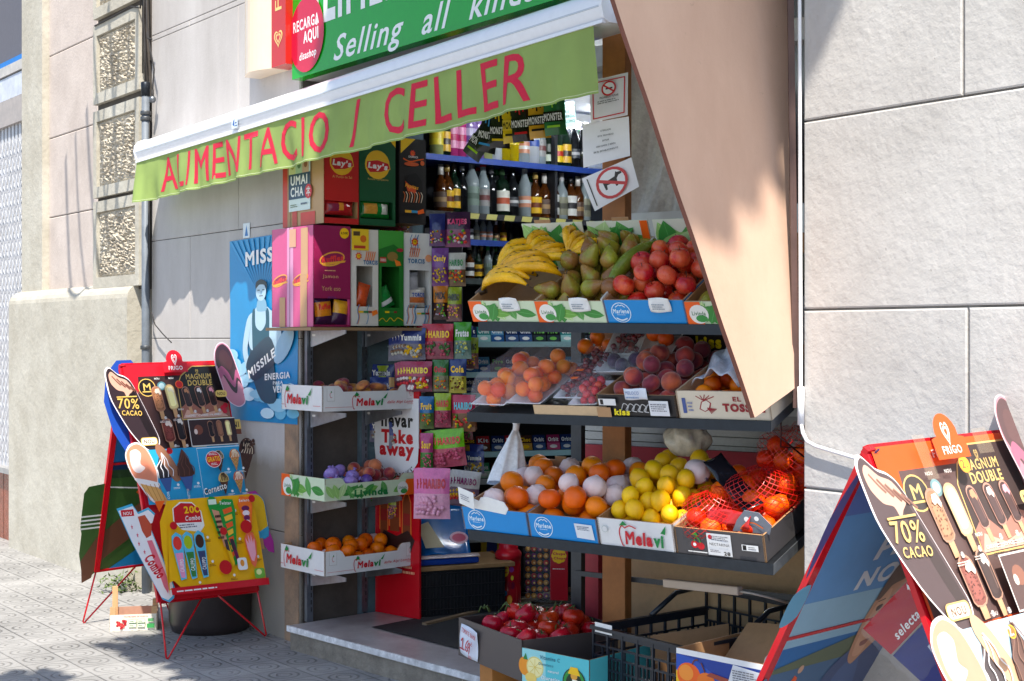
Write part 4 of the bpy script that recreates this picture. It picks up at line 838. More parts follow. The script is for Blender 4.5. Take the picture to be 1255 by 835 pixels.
    for nm, a, b, f in (('front_wire_leg', BL, BR, foot_f), ('rear_wire_leg', b0, b1, foot_r)):
        for k, ft_ in enumerate(f):
            s = a if k == 0 else b; m_ = a.lerp(b, .42 if k == 0 else .58)
            mb = MB(); d = (m_ - s).normalized() * .02; mb.tube([s + off * .3, ft_ - d * .3 + V((0, 0, .01)), ft_, ft_ + d * .5 + V((0, 0, .01)), m_ + off * .3], .0048, rm, 8); mb.build(nm, e)
    # rear poster (printed side faces in)
    mb = MB(); far(mb, qb); mb.build('rear_poster', e)
    return e, q, qb
def v3(x, y, z): return V((x, y, z))
def far_cricket(mb, q):
    z = .022
    mb.poly([q.p(a * q.w, b * q.h, .002) for a, b in ((0, 0), (1, 0), (1, .97), (0, .97))], mat((60, 96, 44), 'print'))
    g = Gfx(mb, q, q.w, q.h, .0024)
    g.rect(.0, .46, 1, .97, (30, 110, 170)); g.rect(0, .8, 1, .97, (24, 80, 170)); g.rect(0, .46, 1, .52, (44, 70, 40)); g.rect(0, .50, 1, .54, (20, 50, 90)); g.line([(0, .42), (1, .36)], .008, WH)
    g.poly([(-.22, .40), (-.18, .43), (0, .44), (0, .0), (-.12, -.04), (-.16, .02), (-.2, .1), (-.2, .2), (-.22, .24)], (60, 96, 44))
    for k in range(4): g.rect(-.22, .22 + .02 * k, .0, .228 + .02 * k, (226, 230, 226))
    g.poly([(-.16, .02), (-.18, .06), (-.05, .17), (.2, .27), (.45, .36), (.75, .44), (.82, .38), (.55, .28), (.3, .15), (.1, .08), (-.02, .03), (-.05, -.03), (-.14, -.05)], (104, 66, 48)); g.poly([(.2, .27), (.45, .36), (.6, .40), (.62, .32), (.4, .2)], (132, 84, 60))
    g.poly([(.30, .22), (.5, .20), (.56, .05), (.42, .02)], (150, 170, 190)); g.poly([(.3, .38), (.36, .36), (.5, .42), (.42, .46)], ORG); g.poly([(.5, .36), (.7, .34), (.72, .46), (.54, .44)], (40, 60, 90)); g.poly([(.1, 0), (.5, .12), (1, .22), (1, 0)], (24, 130, 190)); g.ell(.86, .36, .1, .04, (170, 160, 156), 14)
def far_rugby(mb, q):
    mb.poly([q.p(a * q.w, b * q.h, .002) for a, b in ((0, 0), (1, 0), (1, .97), (0, .97))], mat((40, 108, 176), 'print'))
    g = Gfx(mb, q, q.w, q.h, .0024)
    g.rect(0, .62, 1, .97, (50, 130, 210)); g.rect(0, .84, 1, .97, (40, 84, 180)); g.rect(0, .50, 1, .62, (120, 180, 220)); g.poly([(0, .44), (.6, .49), (1, .5), (1, .42), (0, .38)], (60, 80, 50)); g.rect(0, .36, 1, .43, (26, 76, 130)); g.rect(0, 0, 1, .36, (106, 140, 66))
    g.line([(0, .16), (.5, .3)], .006, WH)
    g.text('CU', .55, .80, .28, .055, (220, 226, 236), .04, .2, 6); g.text('PEN', .42, .715, .42, .055, (214, 222, 236), .04, .2, 6); g.text('NO T', .38, .64, .5, .05, (206, 216, 232), .04, .2, 6)
    g.poly([(.16, .33), (.2, .36), (.24, .41), (.27, .40), (.25, .34), (.22, .3)], (200, 40, 60)); g.poly([(.16, .33), (.24, .33), (.22, .27), (.14, .26)], WH); g.poly([(.10, .25), (.15, .27), (.19, .28), (.2, .22), (.17, .22), (.16, .25)], (200, 60, 70)); g.ell(.265, .425, .02, .012, (200, 150, 120), 10)
    q0 = g.fr
    class Off: p = staticmethod(lambda a, b, c=0: q0.p(a + .10 * q0.w, b + .09 * q0.h, c))
    g.fr = Off; g.rect(-.1, -.09, .9, .02, (96, 120, 60))
    # large player
    BL2 = (28, 54, 112); g.spoly([(.36, .18), (.40, .30), (.52, .36), (.70, .40), (.86, .50), (1, .56), (1, .1), (.8, .06), (.66, .14), (.5, .12)], BL2); g.spoly([(.45, .2), (.5, .3), (.62, .33), (.7, .2), (.6, .14)], (40, 74, 140))
    g.spoly([(.34, .19), (.40, .17), (.44, .1), (.34, .0), (.2, -.06), (.12, -.02), (.26, .08)], (206, 150, 112)); g.spoly([(.70, .12), (.8, .14), (.82, .04), (.74, -.04), (.62, -.04)], (200, 144, 108))
    g.spoly([(.52, .34), (.50, .44), (.54, .53), (.62, .57), (.78, .56), (.84, .48), (.76, .40), (.64, .34), (.58, .31)], (188, 124, 88)); g.spoly([(.55, .34), (.53, .43), (.56, .50), (.62, .52), (.64, .42), (.62, .34)], (212, 150, 112))
    g.spoly([(.52, .50), (.56, .58), (.64, .63), (.78, .64), (.88, .60), (.9, .52), (.84, .48), (.8, .53), (.74, .55), (.66, .54), (.6, .53), (.56, .50)], (64, 38, 26))
    g.spoly([(.56, .475), (.6, .48), (.6, .468), (.57, .462)], (40, 24, 20)); g.spoly([(.64, .478), (.69, .485), (.69, .47), (.65, .466)], (40, 24, 20)); g.spoly([(.60, .46), (.625, .46), (.62, .41), (.585, .41)], (170, 108, 76)); g.spoly([(.57, .375), (.63, .38), (.62, .365), (.58, .362)], (130, 60, 54)); g.line([(.55, .49), (.6, .495)], .004, (60, 34, 26)); g.line([(.64, .495), (.7, .5)], .004, (60, 34, 26))
    g.ell(.42, .08, .16, .06, (60, 40, 36), 16); r_ = random.Random(8)
    for i in range(60): a = r_.uniform(0, 6.28); r2 = r_.random() ** .5; g.ell(.42 + .17 * r2 * math.cos(a), .10 + .05 * r2 * math.sin(a), .018, .007, r_.choice([(150, 90, 40), (206, 160, 100), (90, 50, 30), (240, 220, 190)]), 6)
    g.spoly([(.24, .04), (.6, .06), (.55, -.04), (.3, -.05)], (236, 228, 216)); g.ell(.6, .09, .08, .04, (220, 220, 220), 12)
    g.fr = q0; g.spoly([(-.16, .31), (-.1, .38), (0, .43), (0, .2), (-.08, .22)], (30, 80, 140)); g.spoly([(-.1, .66), (0, .68), (0, .6), (-.1, .58)], (60, 150, 200))
    g.spoly([(-.06, .7), (-.09, .85), (-.02, .98), (.04, 1.0), (0, .98)], (46, 50, 140)); 
# left hand board
TLp, BLp = v3(-1.995, 7.31, 1.415), v3(-1.702, 6.92, .275); TRp = TLp + v3(.44, .34, .01); BRp = BLp + v3(.40, .39, -.015)
e1, q1, qb1 = aboard('red framed ice cream board beside the blue poster and the raspberry crate', TLp, TRp, BLp, BRp,
    [G(205, 808), G(325, 780)], [G(103, 764), G(103, 764) + (TRp - TLp) * .9],
    [v3(*G(118, 700, .30)), v3(*(G(118, 700, .30) + (TRp - TLp) * .95)), TRp, TLp], False, far_cricket, [])
# right hand board: the same frame, nearer; print bleached by the sun, also paled to imitate a glossy light veil
def bleach_veil(c):
    if c[0] > 180 and c[1] < 60: return (238, 92, 36)
    if c == (38, 156, 206): return (176, 206, 224)
    return tuple(int(v * .76 + w_ * .24) for v, w_ in zip(c, (236, 216, 206)))
Gfx.fade = bleach_veil
d0 = v3(*P(1066, 549, 3.55)) - TLp; dz = -.012
TL2 = P(1066, 549, 3.55); TR2 = P(1229, 530, 3.95); BL2_ = TL2 + (BLp - TLp) + V((.03, 0, 0)); BR2 = TR2 + (BLp - TLp) + V((.03, 0, 0))
rb = P(934, 835, 3.95); dirr = (rb - TL2); b0_ = TL2 + dirr * (1.16 / max(.01, -dirr.z)) 
e2, q2, qb2 = aboard('large red framed ice cream board in front of the white wall', TL2, TR2, BL2_, BR2,
    [BL2_ + V((.06, -.05, -.3)), BR2 + V((.06, -.05, -.3))], [b0_ + V((-.05, .06, -.28)), b0_ + (TR2 - TL2) * .95 + V((-.05, .06, -.28))],
    [b0_, b0_ + (TR2 - TL2) * .98, TR2, TL2], True, far_rugby, [(.22, 1.0, .05, .11), (.66, 1.0, .07, .06), (.17, .60, .05, .12)])
Gfx.fade = None
# blue panel poking out behind the left board
mb = MB(); g = Gfx(mb, q1, q1.w, q1.h, -.03)
g.poly([(-.06, .62), (-.16, .72), (-.2, .85), (-.14, .97), (-.02, 1.03), (.12, 1.03), (.16, 1.0), (.1, .7)], (26, 70, 160)); mb.build('blue_cutout', e1)
# ================================================================ FRUIT, CRATES, RACKS
import bmesh
def fruit(name, fn, m, nu=18, nv=12):
    """closed body of revolution-like shape from fn(theta, t)->(r, z); returns a mesh object prototype kept until first use"""
    mb = MB(); vs = []
    for j in range(nv + 1):
        for i in range(nu):
            a = 2 * math.pi * i / nu; r, z, ox, oy = fn(a, j / nv); vs.append(V((r * math.cos(a) + ox, r * math.sin(a) + oy, z)))
    fs = [(j * nu + i, j * nu + (i + 1) % nu, (j + 1) * nu + (i + 1) % nu, (j + 1) * nu + i) for j in range(nv) for i in range(nu)]
    mb.add(vs, [f[::-1] for f in fs], m, True); return mb
def sph(t): return math.sin(math.pi * t), math.cos(math.pi * t)
def tint(name, base, var, kind='fruit', obj=.1, blush=None):
    """skin with per-fruit tint and a blush of a second colour"""
    m = mat(base, kind).copy(); m.name = name; n = m.node_tree.nodes; L = m.node_tree.links; b = n['Principled BSDF']
    oi = n.new('ShaderNodeObjectInfo'); src = b.inputs['Base Color'].links[0].from_socket
    if blush:
        nz = n.new('ShaderNodeTexNoise'); nz.inputs['Scale'].default_value = 14; nz.inputs['Detail'].default_value = 3; tc = n.new('ShaderNodeTexCoord'); ad = n.new('ShaderNodeVectorMath'); ad.operation = 'ADD'; L.new(tc.outputs['Object'], ad.inputs[0]); cb_ = n.new('ShaderNodeCombineXYZ'); L.new(oi.outputs['Random'], cb_.inputs[0]); sc_ = n.new('ShaderNodeVectorMath'); sc_.operation = 'SCALE'; sc_.inputs['Scale'].default_value = 7; L.new(cb_.outputs[0], sc_.inputs[0]); L.new(sc_.outputs[0], ad.inputs[1]); L.new(ad.outputs[0], nz.inputs['Vector'])
        mr = n.new('ShaderNodeMapRange'); mr.inputs[1].default_value = .42; mr.inputs[2].default_value = .58; L.new(nz.outputs[0], mr.inputs[0]); mx = n.new('ShaderNodeMix'); mx.data_type = 'RGBA'; L.new(mr.outputs[0], mx.inputs[0]); L.new(src, mx.inputs[6]); mx.inputs[7].default_value = (*lin(blush), 1); src = mx.outputs[2]
    hs = n.new('ShaderNodeHueSaturation'); m1 = n.new('ShaderNodeMapRange'); m1.inputs[3].default_value = .5 - obj * .12; m1.inputs[4].default_value = .5 + obj * .12; L.new(oi.outputs['Random'], m1.inputs[0]); L.new(m1.outputs[0], hs.inputs['Hue'])
    m2 = n.new('ShaderNodeMapRange'); m2.inputs[3].default_value = 1 - var; m2.inputs[4].default_value = 1 + var * .6; L.new(oi.outputs['Random'], m2.inputs[0]); L.new(m2.outputs[0], hs.inputs['Value']); L.new(src, hs.inputs['Color']); L.new(hs.outputs[0], b.inputs['Base Color'])
    if kind == 'fruit': b.inputs['Specular IOR Level'].default_value = .4
    return m
orangeM = tint('orange_skin', (252, 124, 4), .15, 'fruit', .12); lemonM = tint('lemon_skin', (252, 198, 14), .08, 'fruit', .05); deepM = tint('net_orange_skin', (246, 84, 4), .15, 'fruit', .1)
peachM = tint('peach_skin', (222, 120, 76), .2, 'velvet', .1, (150, 34, 50)); appleM = tint('apple_skin', (204, 26, 34), .2, 'smooth', .1, (220, 92, 56)); tomM = tint('tomato_skin', (206, 36, 20), .12, 'smooth', .1)
pearM = tint('pear_skin', (152, 150, 44), .2, 'smooth', .14, (146, 104, 48)); flatM = tint('flat_peach_skin', (236, 160, 70), .12, 'velvet', .1, (160, 44, 70)); apriM = tint('apricot_skin', (252, 132, 8), .12, 'fruit', .1, (236, 96, 14))
plumM = tint('plum_skin', (74, 40, 84), .3, 'velvet', .1, (50, 40, 80)); paperM = tint('tissue', (242, 218, 214), .06, 'paper', .05); cherM = tint('cherry_skin', (120, 14, 30), .3, 'smooth', .1); strM = tint('strawberry_skin', (214, 36, 40), .15, 'smooth', .1); nectM = tint('nectarine_skin', (128, 22, 48), .25, 'velvet', .12, (186, 66, 44))
banM = tint('banana_skin', (244, 186, 14), .1, 'smooth', .06); stemM = mat((96, 110, 40), 'plastic'); dk = mat((60, 44, 30), 'plastic')
def mk_round(name, r, m, sq=.95, dim=.12, stem='navel', nub=0, lump=.02):
    def fn(a, t):
        s, c = sph(t); k = 1 - dim * math.exp(-((t) / .09) ** 2) - dim * .6 * math.exp(-((1 - t) / .08) ** 2)
        l = 1 + lump * math.sin(2 * a + 1) * s + lump * .6 * math.sin(3 * a) * s
        z = c * sq * k + nub * math.exp(-((1 - t) / .07) ** 2) * -1 + nub * .5 * math.exp(-(t / .06) ** 2)
        return r * s * l, r * z, 0, 0
    mb = fruit(name, fn, m)
    if stem == 'navel': mb.ball((0, 0, r * (sq * (1 - dim) + .01)), r * .07, stemM, 6, (1, 1, .4))
    if stem == 'stalk': mb.tube([(0, 0, r * sq * .82), (0, 0, r * sq * 1.08), (r * .08, 0, r * sq * 1.25)], r * .035, dk, 5)
    return mb.build(name)
def mk_pear(name, r):
    def fn(a, t):
        s, c = sph(t); z = c
        rr = s * (1 if z < .0 else 1 - .42 * z ** .8); return r * rr * (1 + .02 * math.sin(3 * a)), r * (z * 1.0 if z < 0 else z * 1.75), r * .12 * max(z, 0) ** 2, 0
    mb = fruit(name, fn, pearM); mb.tube([(r * .12, 0, r * 1.68), (r * .16, 0, r * 1.9), (r * .3, 0, r * 2.1)], r * .05, dk, 5); return mb.build(name)
def mk_tomato(name, r):
    def fn(a, t):
        s, c = sph(t); l = 1 + .035 * math.sin(5 * a) * s; return r * s * l, r * c * .82 * (1 - .22 * math.exp(-(t / .16) ** 2)), 0, 0
    o = fruit(name, fn, tomM).build('tomato'); 
    mb = MB(); gmn = mat((70, 104, 40), 'leaf')
    for i in range(5):
        a = i * 1.257; d = V((math.cos(a), math.sin(a), 0)); p = V((-d.y, d.x, 0)); z = V((0, 0, r * .66)); mb.poly([z + p * r * .07, z - p * r * .07, z + d * r * .34 + V((0, 0, r * .10)), z + d * r * .52 + V((0, 0, r * .02))][0:1] + [z - p * r * .07, z + d * r * .55 + V((0, 0, r * .06))], gmn)
    mb.tube([(0, 0, r * .62), (r * .05, 0, r * .85), (r * .25, r * .1, r * 1.05)], r * .05, gmn, 5)
    c = mb.build('calyx', o); return o
def mk_wrap(name, r):
    def fn(a, t):
        s, c = sph(t); k = 1 + .05 * math.sin(7 * a + 4 * t) * s + .03 * math.sin(13 * a - 5 * t) * s + .10 * math.exp(-(t / .1) ** 2) + .0 * c
        return r * s * k * (1 if t > .12 else 1), r * c * .93 * k, 0, 0
    mb = fruit(name, fn, paperM, 26, 16)
    mb.lathe(Fr((0, 0, r * .95), (1, 0, 0), (0, 1, 0)), [(r * .25, -.12 * r), (r * .09, .02 * r), (r * .16, .09 * r), (r * .05, .1 * r)], paperM, 9)
    # printed maker's mark, slanting across the tissue
    for k, (c, w_) in enumerate((((58, 60, 150), .42), ((206, 60, 90), .3))):
        vs, fs = textmesh('Mitjana', .03, .3); q = []
        for a, b in vs:
            lon = (a - .5) * w_ * 2.2; lat = -.1 + k * -.34 + (b - .5) * .28; rr = r * 1.075; q.append((rr * math.cos(lat) * math.cos(lon), rr * math.cos(lat) * math.sin(lon), rr * .93 * math.sin(lat)))
        mb.add(q, fs, mat(c, 'paper'), True)
    return mb.build(name)
def mk_banana_bunch(name, n, L=.19, spread=.2):
    e = thing(name, (0, 0, 0), 'x', 'banana bunch')
    for i in range(n):
        mb = MB(); pts = []; rr = []; off = (i - (n - 1) / 2) * .031; ang = (i - (n - 1) / 2) * spread * .4
        for k in range(11):
            t = k / 10; a = -1.0 + 1.75 * t; x = L * .62 * math.sin(a) ; z = L * .62 * math.cos(a) - L * .2; y = off * (.25 + 1.0 * min(1, t * 2.2)) + (t - .2) * ang * L
            pts.append(V((x, y, z + .010 * ((i * 7) % 3 - 1) * t))); rr.append(.0175 * (.30 if k == 0 else .42 if k == 1 else .8 if k == 2 else 1 if k < 8 else .85 if k == 8 else .55 if k == 9 else .25))
        mb.tube(pts, rr, banM, 6); mb.ball(pts[-1], .0055, dk, 6)
        rn_ = random.Random(i * 3 + n)
        for s in range(5): p = pts[rn_.randint(3, 7)]; mb.ball(p + V((0, rn_.uniform(-.01, .01), .0165)), .003, dk, 5, (2.2, .6, .4))
        mb.build('banana', e)
    mb = MB(); mb.tube([(-L * .50, 0, L * .13), (-L * .58, 0, L * .09), (-L * .66, 0, L * .05)], [.016, .012, .011], dk, 8); mb.build('crown_stem', e)
    return e
used = {}
def put(proto, loc, label, group, rot=None, scale=1.0, cat=None):
    rn_ = put.rn
    rot = rot or (rn_.uniform(-.7, .7), rn_.uniform(-.7, .7), rn_.uniform(0, 6.28)); s = scale * rn_.uniform(.9, 1.05); s = s if proto.name[0] not in 'oln' else s
    if proto.name not in used:
        used[proto.name] = 1; proto.location = loc; proto.rotation_euler = rot; proto.scale = (s,) * 3; tag(proto, label, cat or proto.get('category') or proto.name.split('.')[0].replace('_', ' '), group); return proto
    if proto.type == 'MESH': s = (s * rn_.uniform(.96, 1.03), s * rn_.uniform(.96, 1.03), s * rn_.uniform(.93, 1.05))
    c = copy_tree(proto, loc, rot, s, label, group)
    if cat: c['category'] = cat
    elif 'category' not in c: c['category'] = proto.name.replace('_', ' ')
    return c
put.rn = random.Random(11)
PO = mk_round('orange', .0415, orangeM); PL = mk_round('lemon', .034, lemonM, 1.08, .0, None, .16); PN = mk_round('netted_orange', .0365, deepM); PPE = mk_round('peach', .034, peachM, .93, .2, None); PA = mk_round('apple', .039, appleM, .88, .25, 'stalk', 0, .03)
PF = mk_round('flat_peach', .040, flatM, .58, .42, None); PAP = mk_round('apricot', .030, apriM, .95, .15, None); PPL = mk_round('plum', .026, plumM, 1.15, .1, None); PCH = mk_round('cherry', .012, cherM, .95, .2, 'stalk'); PST = mk_round('strawberry', .015, strM, 1.2, .1, 'navel'); PNE = mk_round('nectarine', .034, nectM, .95, .2, None)
PP = mk_pear('pear', .036); PT = mk_tomato('tomato', .043); PW_ = mk_wrap('wrapped_orange', .042); PB = mk_banana_bunch('banana_bunch', 6); PB['category'] = 'bananas'
def pile(fr, w, d, r, proto, label, group, layers=2, hump=0, z0=0, skip=None, alt=None, jit=.09, sq=.9, limit=None, x0=0, y0=0):
    """hexagonally packed layers; alt(i,x,y,layer)->(proto,label,group) replaces some of them"""
    rn_ = put.rn; n = 0; P_ = []; R2 = 2 * r * .95; top = r * sq + (layers - 1) * r * 1.45 * sq + r * .3
    m0 = r * 1.28; bx_ = max(w - 2 * m0, .002); by_ = max(d - 2 * m0, .002); fail = 0
    while fail < 12 and n < 260:
        best = None
        for _ in range(30):                        # drop it where it comes to lie lowest
            x, y = m0 + rn_.random() * bx_, m0 + rn_.random() * by_; z = r * sq
            for a, b, c in P_:
                q2_ = (x - a) ** 2 + (y - b) ** 2
                if q2_ < R2 * R2: z = max(z, c + math.sqrt(R2 * R2 - q2_) * sq)
            if best is None or z < best[2]: best = (x, y, z)
        x, y, z = best; cap = top + hump * math.sin(math.pi * x / w) * math.sin(math.pi * min(1, y / d)) * 1.2; edge_ = min(x, w - x, y, d - y)
        k = int((z - r * sq) / (r * 1.3 * sq) + .4)
        if z > cap - (r * 1.1 * (1 - min(1, (edge_ - m0) / (r * 2))) if k > 1 else 0) or (skip and skip(x0 + x, y0 + y, k)): fail += 1; continue
        fail = 0; P_.append(best); a = alt(n, x0 + x, y0 + y, k) if alt else None
        pr_, lb, gp = a if a else (proto, label, group)
        put(pr_, fr.p(x0 + x, y0 + y, z0 + z), lb, gp); n += 1
# ---- crates
def leafy(g, base=(214, 226, 196), seed=1, n=9, asp=1):
    rn_ = random.Random(seed); g.rect(0, 0, 1, 1, base)
    for i in range(int(n * 1.8)):
        x, y = rn_.uniform(0, 1), rn_.uniform(0, 1); a = rn_.uniform(0, 6.28); l, w_ = 1.1, .24; c = rn_.choice([(110, 170, 70), (60, 140, 60), (150, 196, 110), (184, 214, 150), (90, 160, 80)])
        dx, dy = math.cos(a) * l * asp, math.sin(a) * l; nx, ny = -math.sin(a) * w_ * asp, math.cos(a) * w_
        x = min(1 - abs(dx) / 2 - .01, max(abs(dx) / 2 + .01, x)); y = .5 + (y - .5) * .2; pts = [(x + dx * (t - .5) + s_ * nx * math.sin(math.pi * t) ** .8, y + (dy * (t - .5) + s_ * ny * math.sin(math.pi * t) ** .8) * .85) for s_, T_ in ((1, (0, .2, .4, .6, .8)), (-1, (1, .8, .6, .4, .2))) for t in T_]; g.poly([(p, min(1, max(0, q_))) for p, q_ in pts], c); g.line([pts[0], pts[5]], .0015, tuple(min(255, v + 40) for v in c))
def A(g): return g.h / g.w
def f_melavi(words=True):
    def fn(g):
        a = A(g); c = .30 if words else .0
        x = .32 if words else .12
        red = (206, 30, 44); g.curve([(x + .17 * a * k, y) for k, y in ((.75, .70), (.1, .78), (-.5, .62), (-.55, .4), (-.2, .12), (.2, .1))], .0035, red); g.curve([(x + .17 * a * .2, .72), (x + .17 * a * 1.2, .78), (x + .17 * a * 1.9, .72)], .0035, red)
        g.poly([(x, .78), (x + .14 * a, .98), (x + .3 * a, .84), (x + .2 * a, .74)], (30, 140, 70)); g.text('Mela', x + .12 * a, .24, 1.15 * a, .40, red, .04, .12); g.text('vi', x + 1.3 * a, .24, .5 * a, .36, (30, 140, 70), .04, .12)
        g.poly([(x + 1.78 * a, .62), (x + 2.1 * a, .92), (x + 1.95 * a, .6)], (30, 140, 70))
        if words: g.text('dalle Alpi Lombarde', x + 2.05 * a, .28, .36, .2, red, .01, .3); g.rect(.02, .2, x - .02, .215, red); g.rect(.88, .26, .99, .275, red)
        else: g.rect(.02, .2, .1, .215, red); g.rect(.8, .2, .98, .215, red)
    return fn
def f_livinda(big=True, red_at=0):
    def fn(g):
        a = A(g); leafy(g, (206, 222, 190), 5, 12 if big else 8, a)
        if big: g.text('Livinda', .30, .14, .36, .44, (26, 120, 60), .05)
        xa = .80 if red_at else 0; 
        if red_at is not None: g.poly([(xa, 0), (xa + .22, 0), (xa + .2, 1), (xa, 1)] if not red_at else [(.80, 0), (1, 0), (1, 1), (.86, 1)], ORG)
        cx_ = .9 if red_at else .55 * a; cx_ = .82 if red_at else .55 * a
        g.ell(cx_, .45, .42 * a, .42, (236, 236, 230), 20); g.ell(cx_ + .1 * a, .26, .26 * a, .16, (60, 150, 70), 14); g.text('Livinda', cx_ - .3 * a, .40, .6 * a, .18, (30, 110, 56), .02)
    return fn
def f_marlene(lab=False):
    def fn(g):
        a = A(g); x = .55 * a + .05; L1 = (220, 236, 246)
        g.ell(x, .46, .44 * a, .44, L1, 24); g.ell(x, .46, .405 * a, .405, BLUE, 24); g.text('Marlene', x - .36 * a, .42, .72 * a, .2, L1, .03, .1); g.squig(x - .2 * a, .34, .4 * a, .05, L1, 1); g.line([(x - .2 * a, .70), (x - .05 * a, .8), (x + .02 * a, .76), (x + .1 * a, .8), (x + .22 * a, .70)], .003, L1)
        g.ell(x, .46, .36 * a, .36, L1, 12, 0, 215, 325) if False else g.curve([(x - .24 * a, .22), (x, .14), (x + .24 * a, .22)], .005, L1)
        if lab: g.poly([(.70, .18), (.95, .14), (.93, .76), (.68, .78)], (226, 230, 236)); g.squig(.72, .5, .18, .2, (110, 120, 140), 3)
    return fn
def panel_shape(w, h, scoop, tabs):
    pts = [(0, 0), (w, 0), (w, h)]
    if scoop: s = min(w * .22, .09); pts += [(w - s, h), (w - s - .015, h - scoop * .3), (w - s - .03, h - scoop), (s + .03, h - scoop), (s + .015, h - scoop * .3), (s, h)]
    pts += [(0, h)]
    return pts
def crate(name, label, fr, w, d, h, col, inner=None, front=None, left=None, right=None, back=None, scoop=0, scoopl=0, group=None, tabs=0, lean=0, backh=None, kind='print'):
    """open fruit box: fr.o is its front-left-bottom corner"""
    e = thing(name, fr.o, label, 'crate', group); T = .004; oc = mat(col, kind); ic = mat(inner or CARD, 'card'); bh = backh or h
    def side(nm, f, ww, hh, fn, sc):
        mb = MB(); mb.prism(f, panel_shape(ww, hh, sc, 0), -T, 0, oc, ic); mb.prism(f, panel_shape(ww, hh, sc, 0), -T - .002, -T - .0003, ic)
        if fn: g = Gfx(mb, f, ww, hh - (sc if sc else 0) if sc else hh); fn(g)
        return mb.build(nm, e)
    side('front_panel', Fr(fr.o, fr.x, fr.z), w, h, front, scoop)
    side('side_panel', Fr(fr.p(0, d, 0), -fr.y, fr.z), d, h, left, scoopl)
    side('side_panel', Fr(fr.p(w, 0, 0), fr.y, fr.z), d, h, right, scoopl)
    side('back_panel', Fr(fr.p(w, d, 0), -fr.x, fr.z), w, bh, back, 0)
    mb = MB(); mb.box(fr, T, w - T, T, d - T, 0, .004, ic); mb.build('bottom', e)
    for k in range(tabs):
        mb = MB(); x = (.0 if k % 2 == 0 else w - .03); y = d - .03 if k < 2 else .002
        mb.box(fr, w * .35 if k == 0 else w * .6, w * .35 + .05 if k == 0 else w * .6 + .05, d - .004, d, bh, bh + .014, ic); mb.build('tab', e); 
        if k == 0: break
    return e
def bagplain(name, label, cat, pts, m, group=None): pass
# ================================================================ LEFT CORNER RACK
rail = mat((130, 138, 150), 'metal')
KX = V((.8, .6, 0)); ckr = thing('slotted_rack', G(383, 762, .12), 'grey slotted wall rails and brackets carrying the corner fruit crates', 'rack')
for px, py in ((380, 762), (447, 750)):
    b_ = G(px, py, .12); f = up(b_, RV.x); mb = MB(); mb.box(f, -.017, .017, -.0, .026, 0, 2.3, rail)
    for z in range(60): mb.box(f, .004, .009, -.0016, 0, .05 + z * .036, .05 + z * .036 + .022, mat((40, 44, 50), 'card'))
    mb.build('upright', ckr)
rows = [(505, 'Melavi'), (614, 'Livinda'), (706, 'Melavi'), (403, 'top')]
for py, nm in rows:
    for px, pyb in ((380, 762), (447, 750)):
        b_ = G(px, pyb, .12); zt_ = 1.55 - (py - 415) / FP * 6.95 - .006
        mb = MB(); o_ = V((b_.x, b_.y, zt_)); f = Fr(o_ + RV.x * .0, V((.5986, -.801, 0)), ZZ)
        mb.prism(f, [(0.01, 0), (.36, 0), (.36, -.018), (.02, -.085), (.01, -.085)], -.003, .003, mat((176, 180, 188), 'metal')); 
        mb.box(f, .03, .06, -.03, -.02, .003, .0036, mat((236, 236, 236)))
        mb.build('bracket', ckr)
CR = math.atan2(.6, .8) + R(1.5)
def ck_frame(px, py, Y, rot=0, tilt=0):
    a = CR + R(rot); o_ = P(px, py, Y); return o_, V((math.cos(a), math.sin(a), 0)), V((-math.sin(a), math.cos(a), 0))
def corner_crate(name, label, px, py, Y, rot, long_fn, end_fn, col, h=.115, scoop=.03, inner=None, tilt=0.0):
    # near corner = where long side (toward the shop) meets the end panel (toward the street)
    o_, x, y = ck_frame(px, py, Y, rot); x = (x + ZZ * tilt).normalized(); fr = Fr(o_, x, y)
    return crate(name, label, fr, .56, .40, h, col, inner, long_fn, end_fn, None, None, scoop), fr
c1, f1_ = corner_crate('fruit_crate', 'white crate of flat peaches with red apple drawing, top of the corner rack', 395, 505, 6.95, 0, f_melavi(True), f_melavi(False), (226, 226, 226), .125, .03)
c2_, f2_ = corner_crate('fruit_crate', 'green leaf printed crate holding purple packs and peaches on the corner rack', 398, 615, 6.93, 1.5, f_livinda(True, 1), f_livinda(False, 0), (200, 214, 186), .11, .03)
c3_, f3_ = corner_crate('fruit_crate', 'white crate with red apple drawing holding oranges, bottom of the corner rack', 398, 707, 6.95, 3, f_melavi(True), f_melavi(False), (226, 226, 226), .12, .035)
for c_, f_ in ((c1, f1_), (c3_, f3_)):
    for x_ in (.03, .50):
        mb = MB(); g = Gfx(mb, Fr(f_.p(x_, -.0008, .05), f_.x, f_.z), 1, 1); g.rect(-.005, 0, .04, .062, (190, 188, 184)); g.rect(-.003, .002, .038, .062, (230, 230, 230)); g.curve([(.02, .04), (.012, .035), (.016, .018), (.024, .02)], .002, RED, 3); g.poly([(.014, .042), (.02, .052), (.024, .042)], GRN); mb.build('corner_flap', c_)
pile(Fr(f1_.p(.02, .02, .03), f1_.x, f1_.y), .50, .36, .040, PF, 'flat peach with red blush piled in the white crate on the corner rack', 'flat peaches in the corner crate', 4, .03, 0, skip=lambda x, y, k: k == 2 and (x > .36 or x < .12), sq=.62, jit=.2)
for x, y, z, t in ((.40, .30, .115, 0),):
    mb = MB(); ws = mat((196, 160, 110), 'wood'); F_ = Fr(f1_.p(.42, .05, .11), f1_.x, f1_.z); mb.box(F_, 0, .02, 0, .05, 0, .02, ws); mb.build('wooden_peg', c1)
pile(Fr(f2_.p(.26, .03, .02), f2_.x, f2_.y), .28, .34, .036, PPE, 'pink peach in the green printed crate on the corner rack', 'peaches in the leafy corner crate', 3, 0, 0, jit=.1)
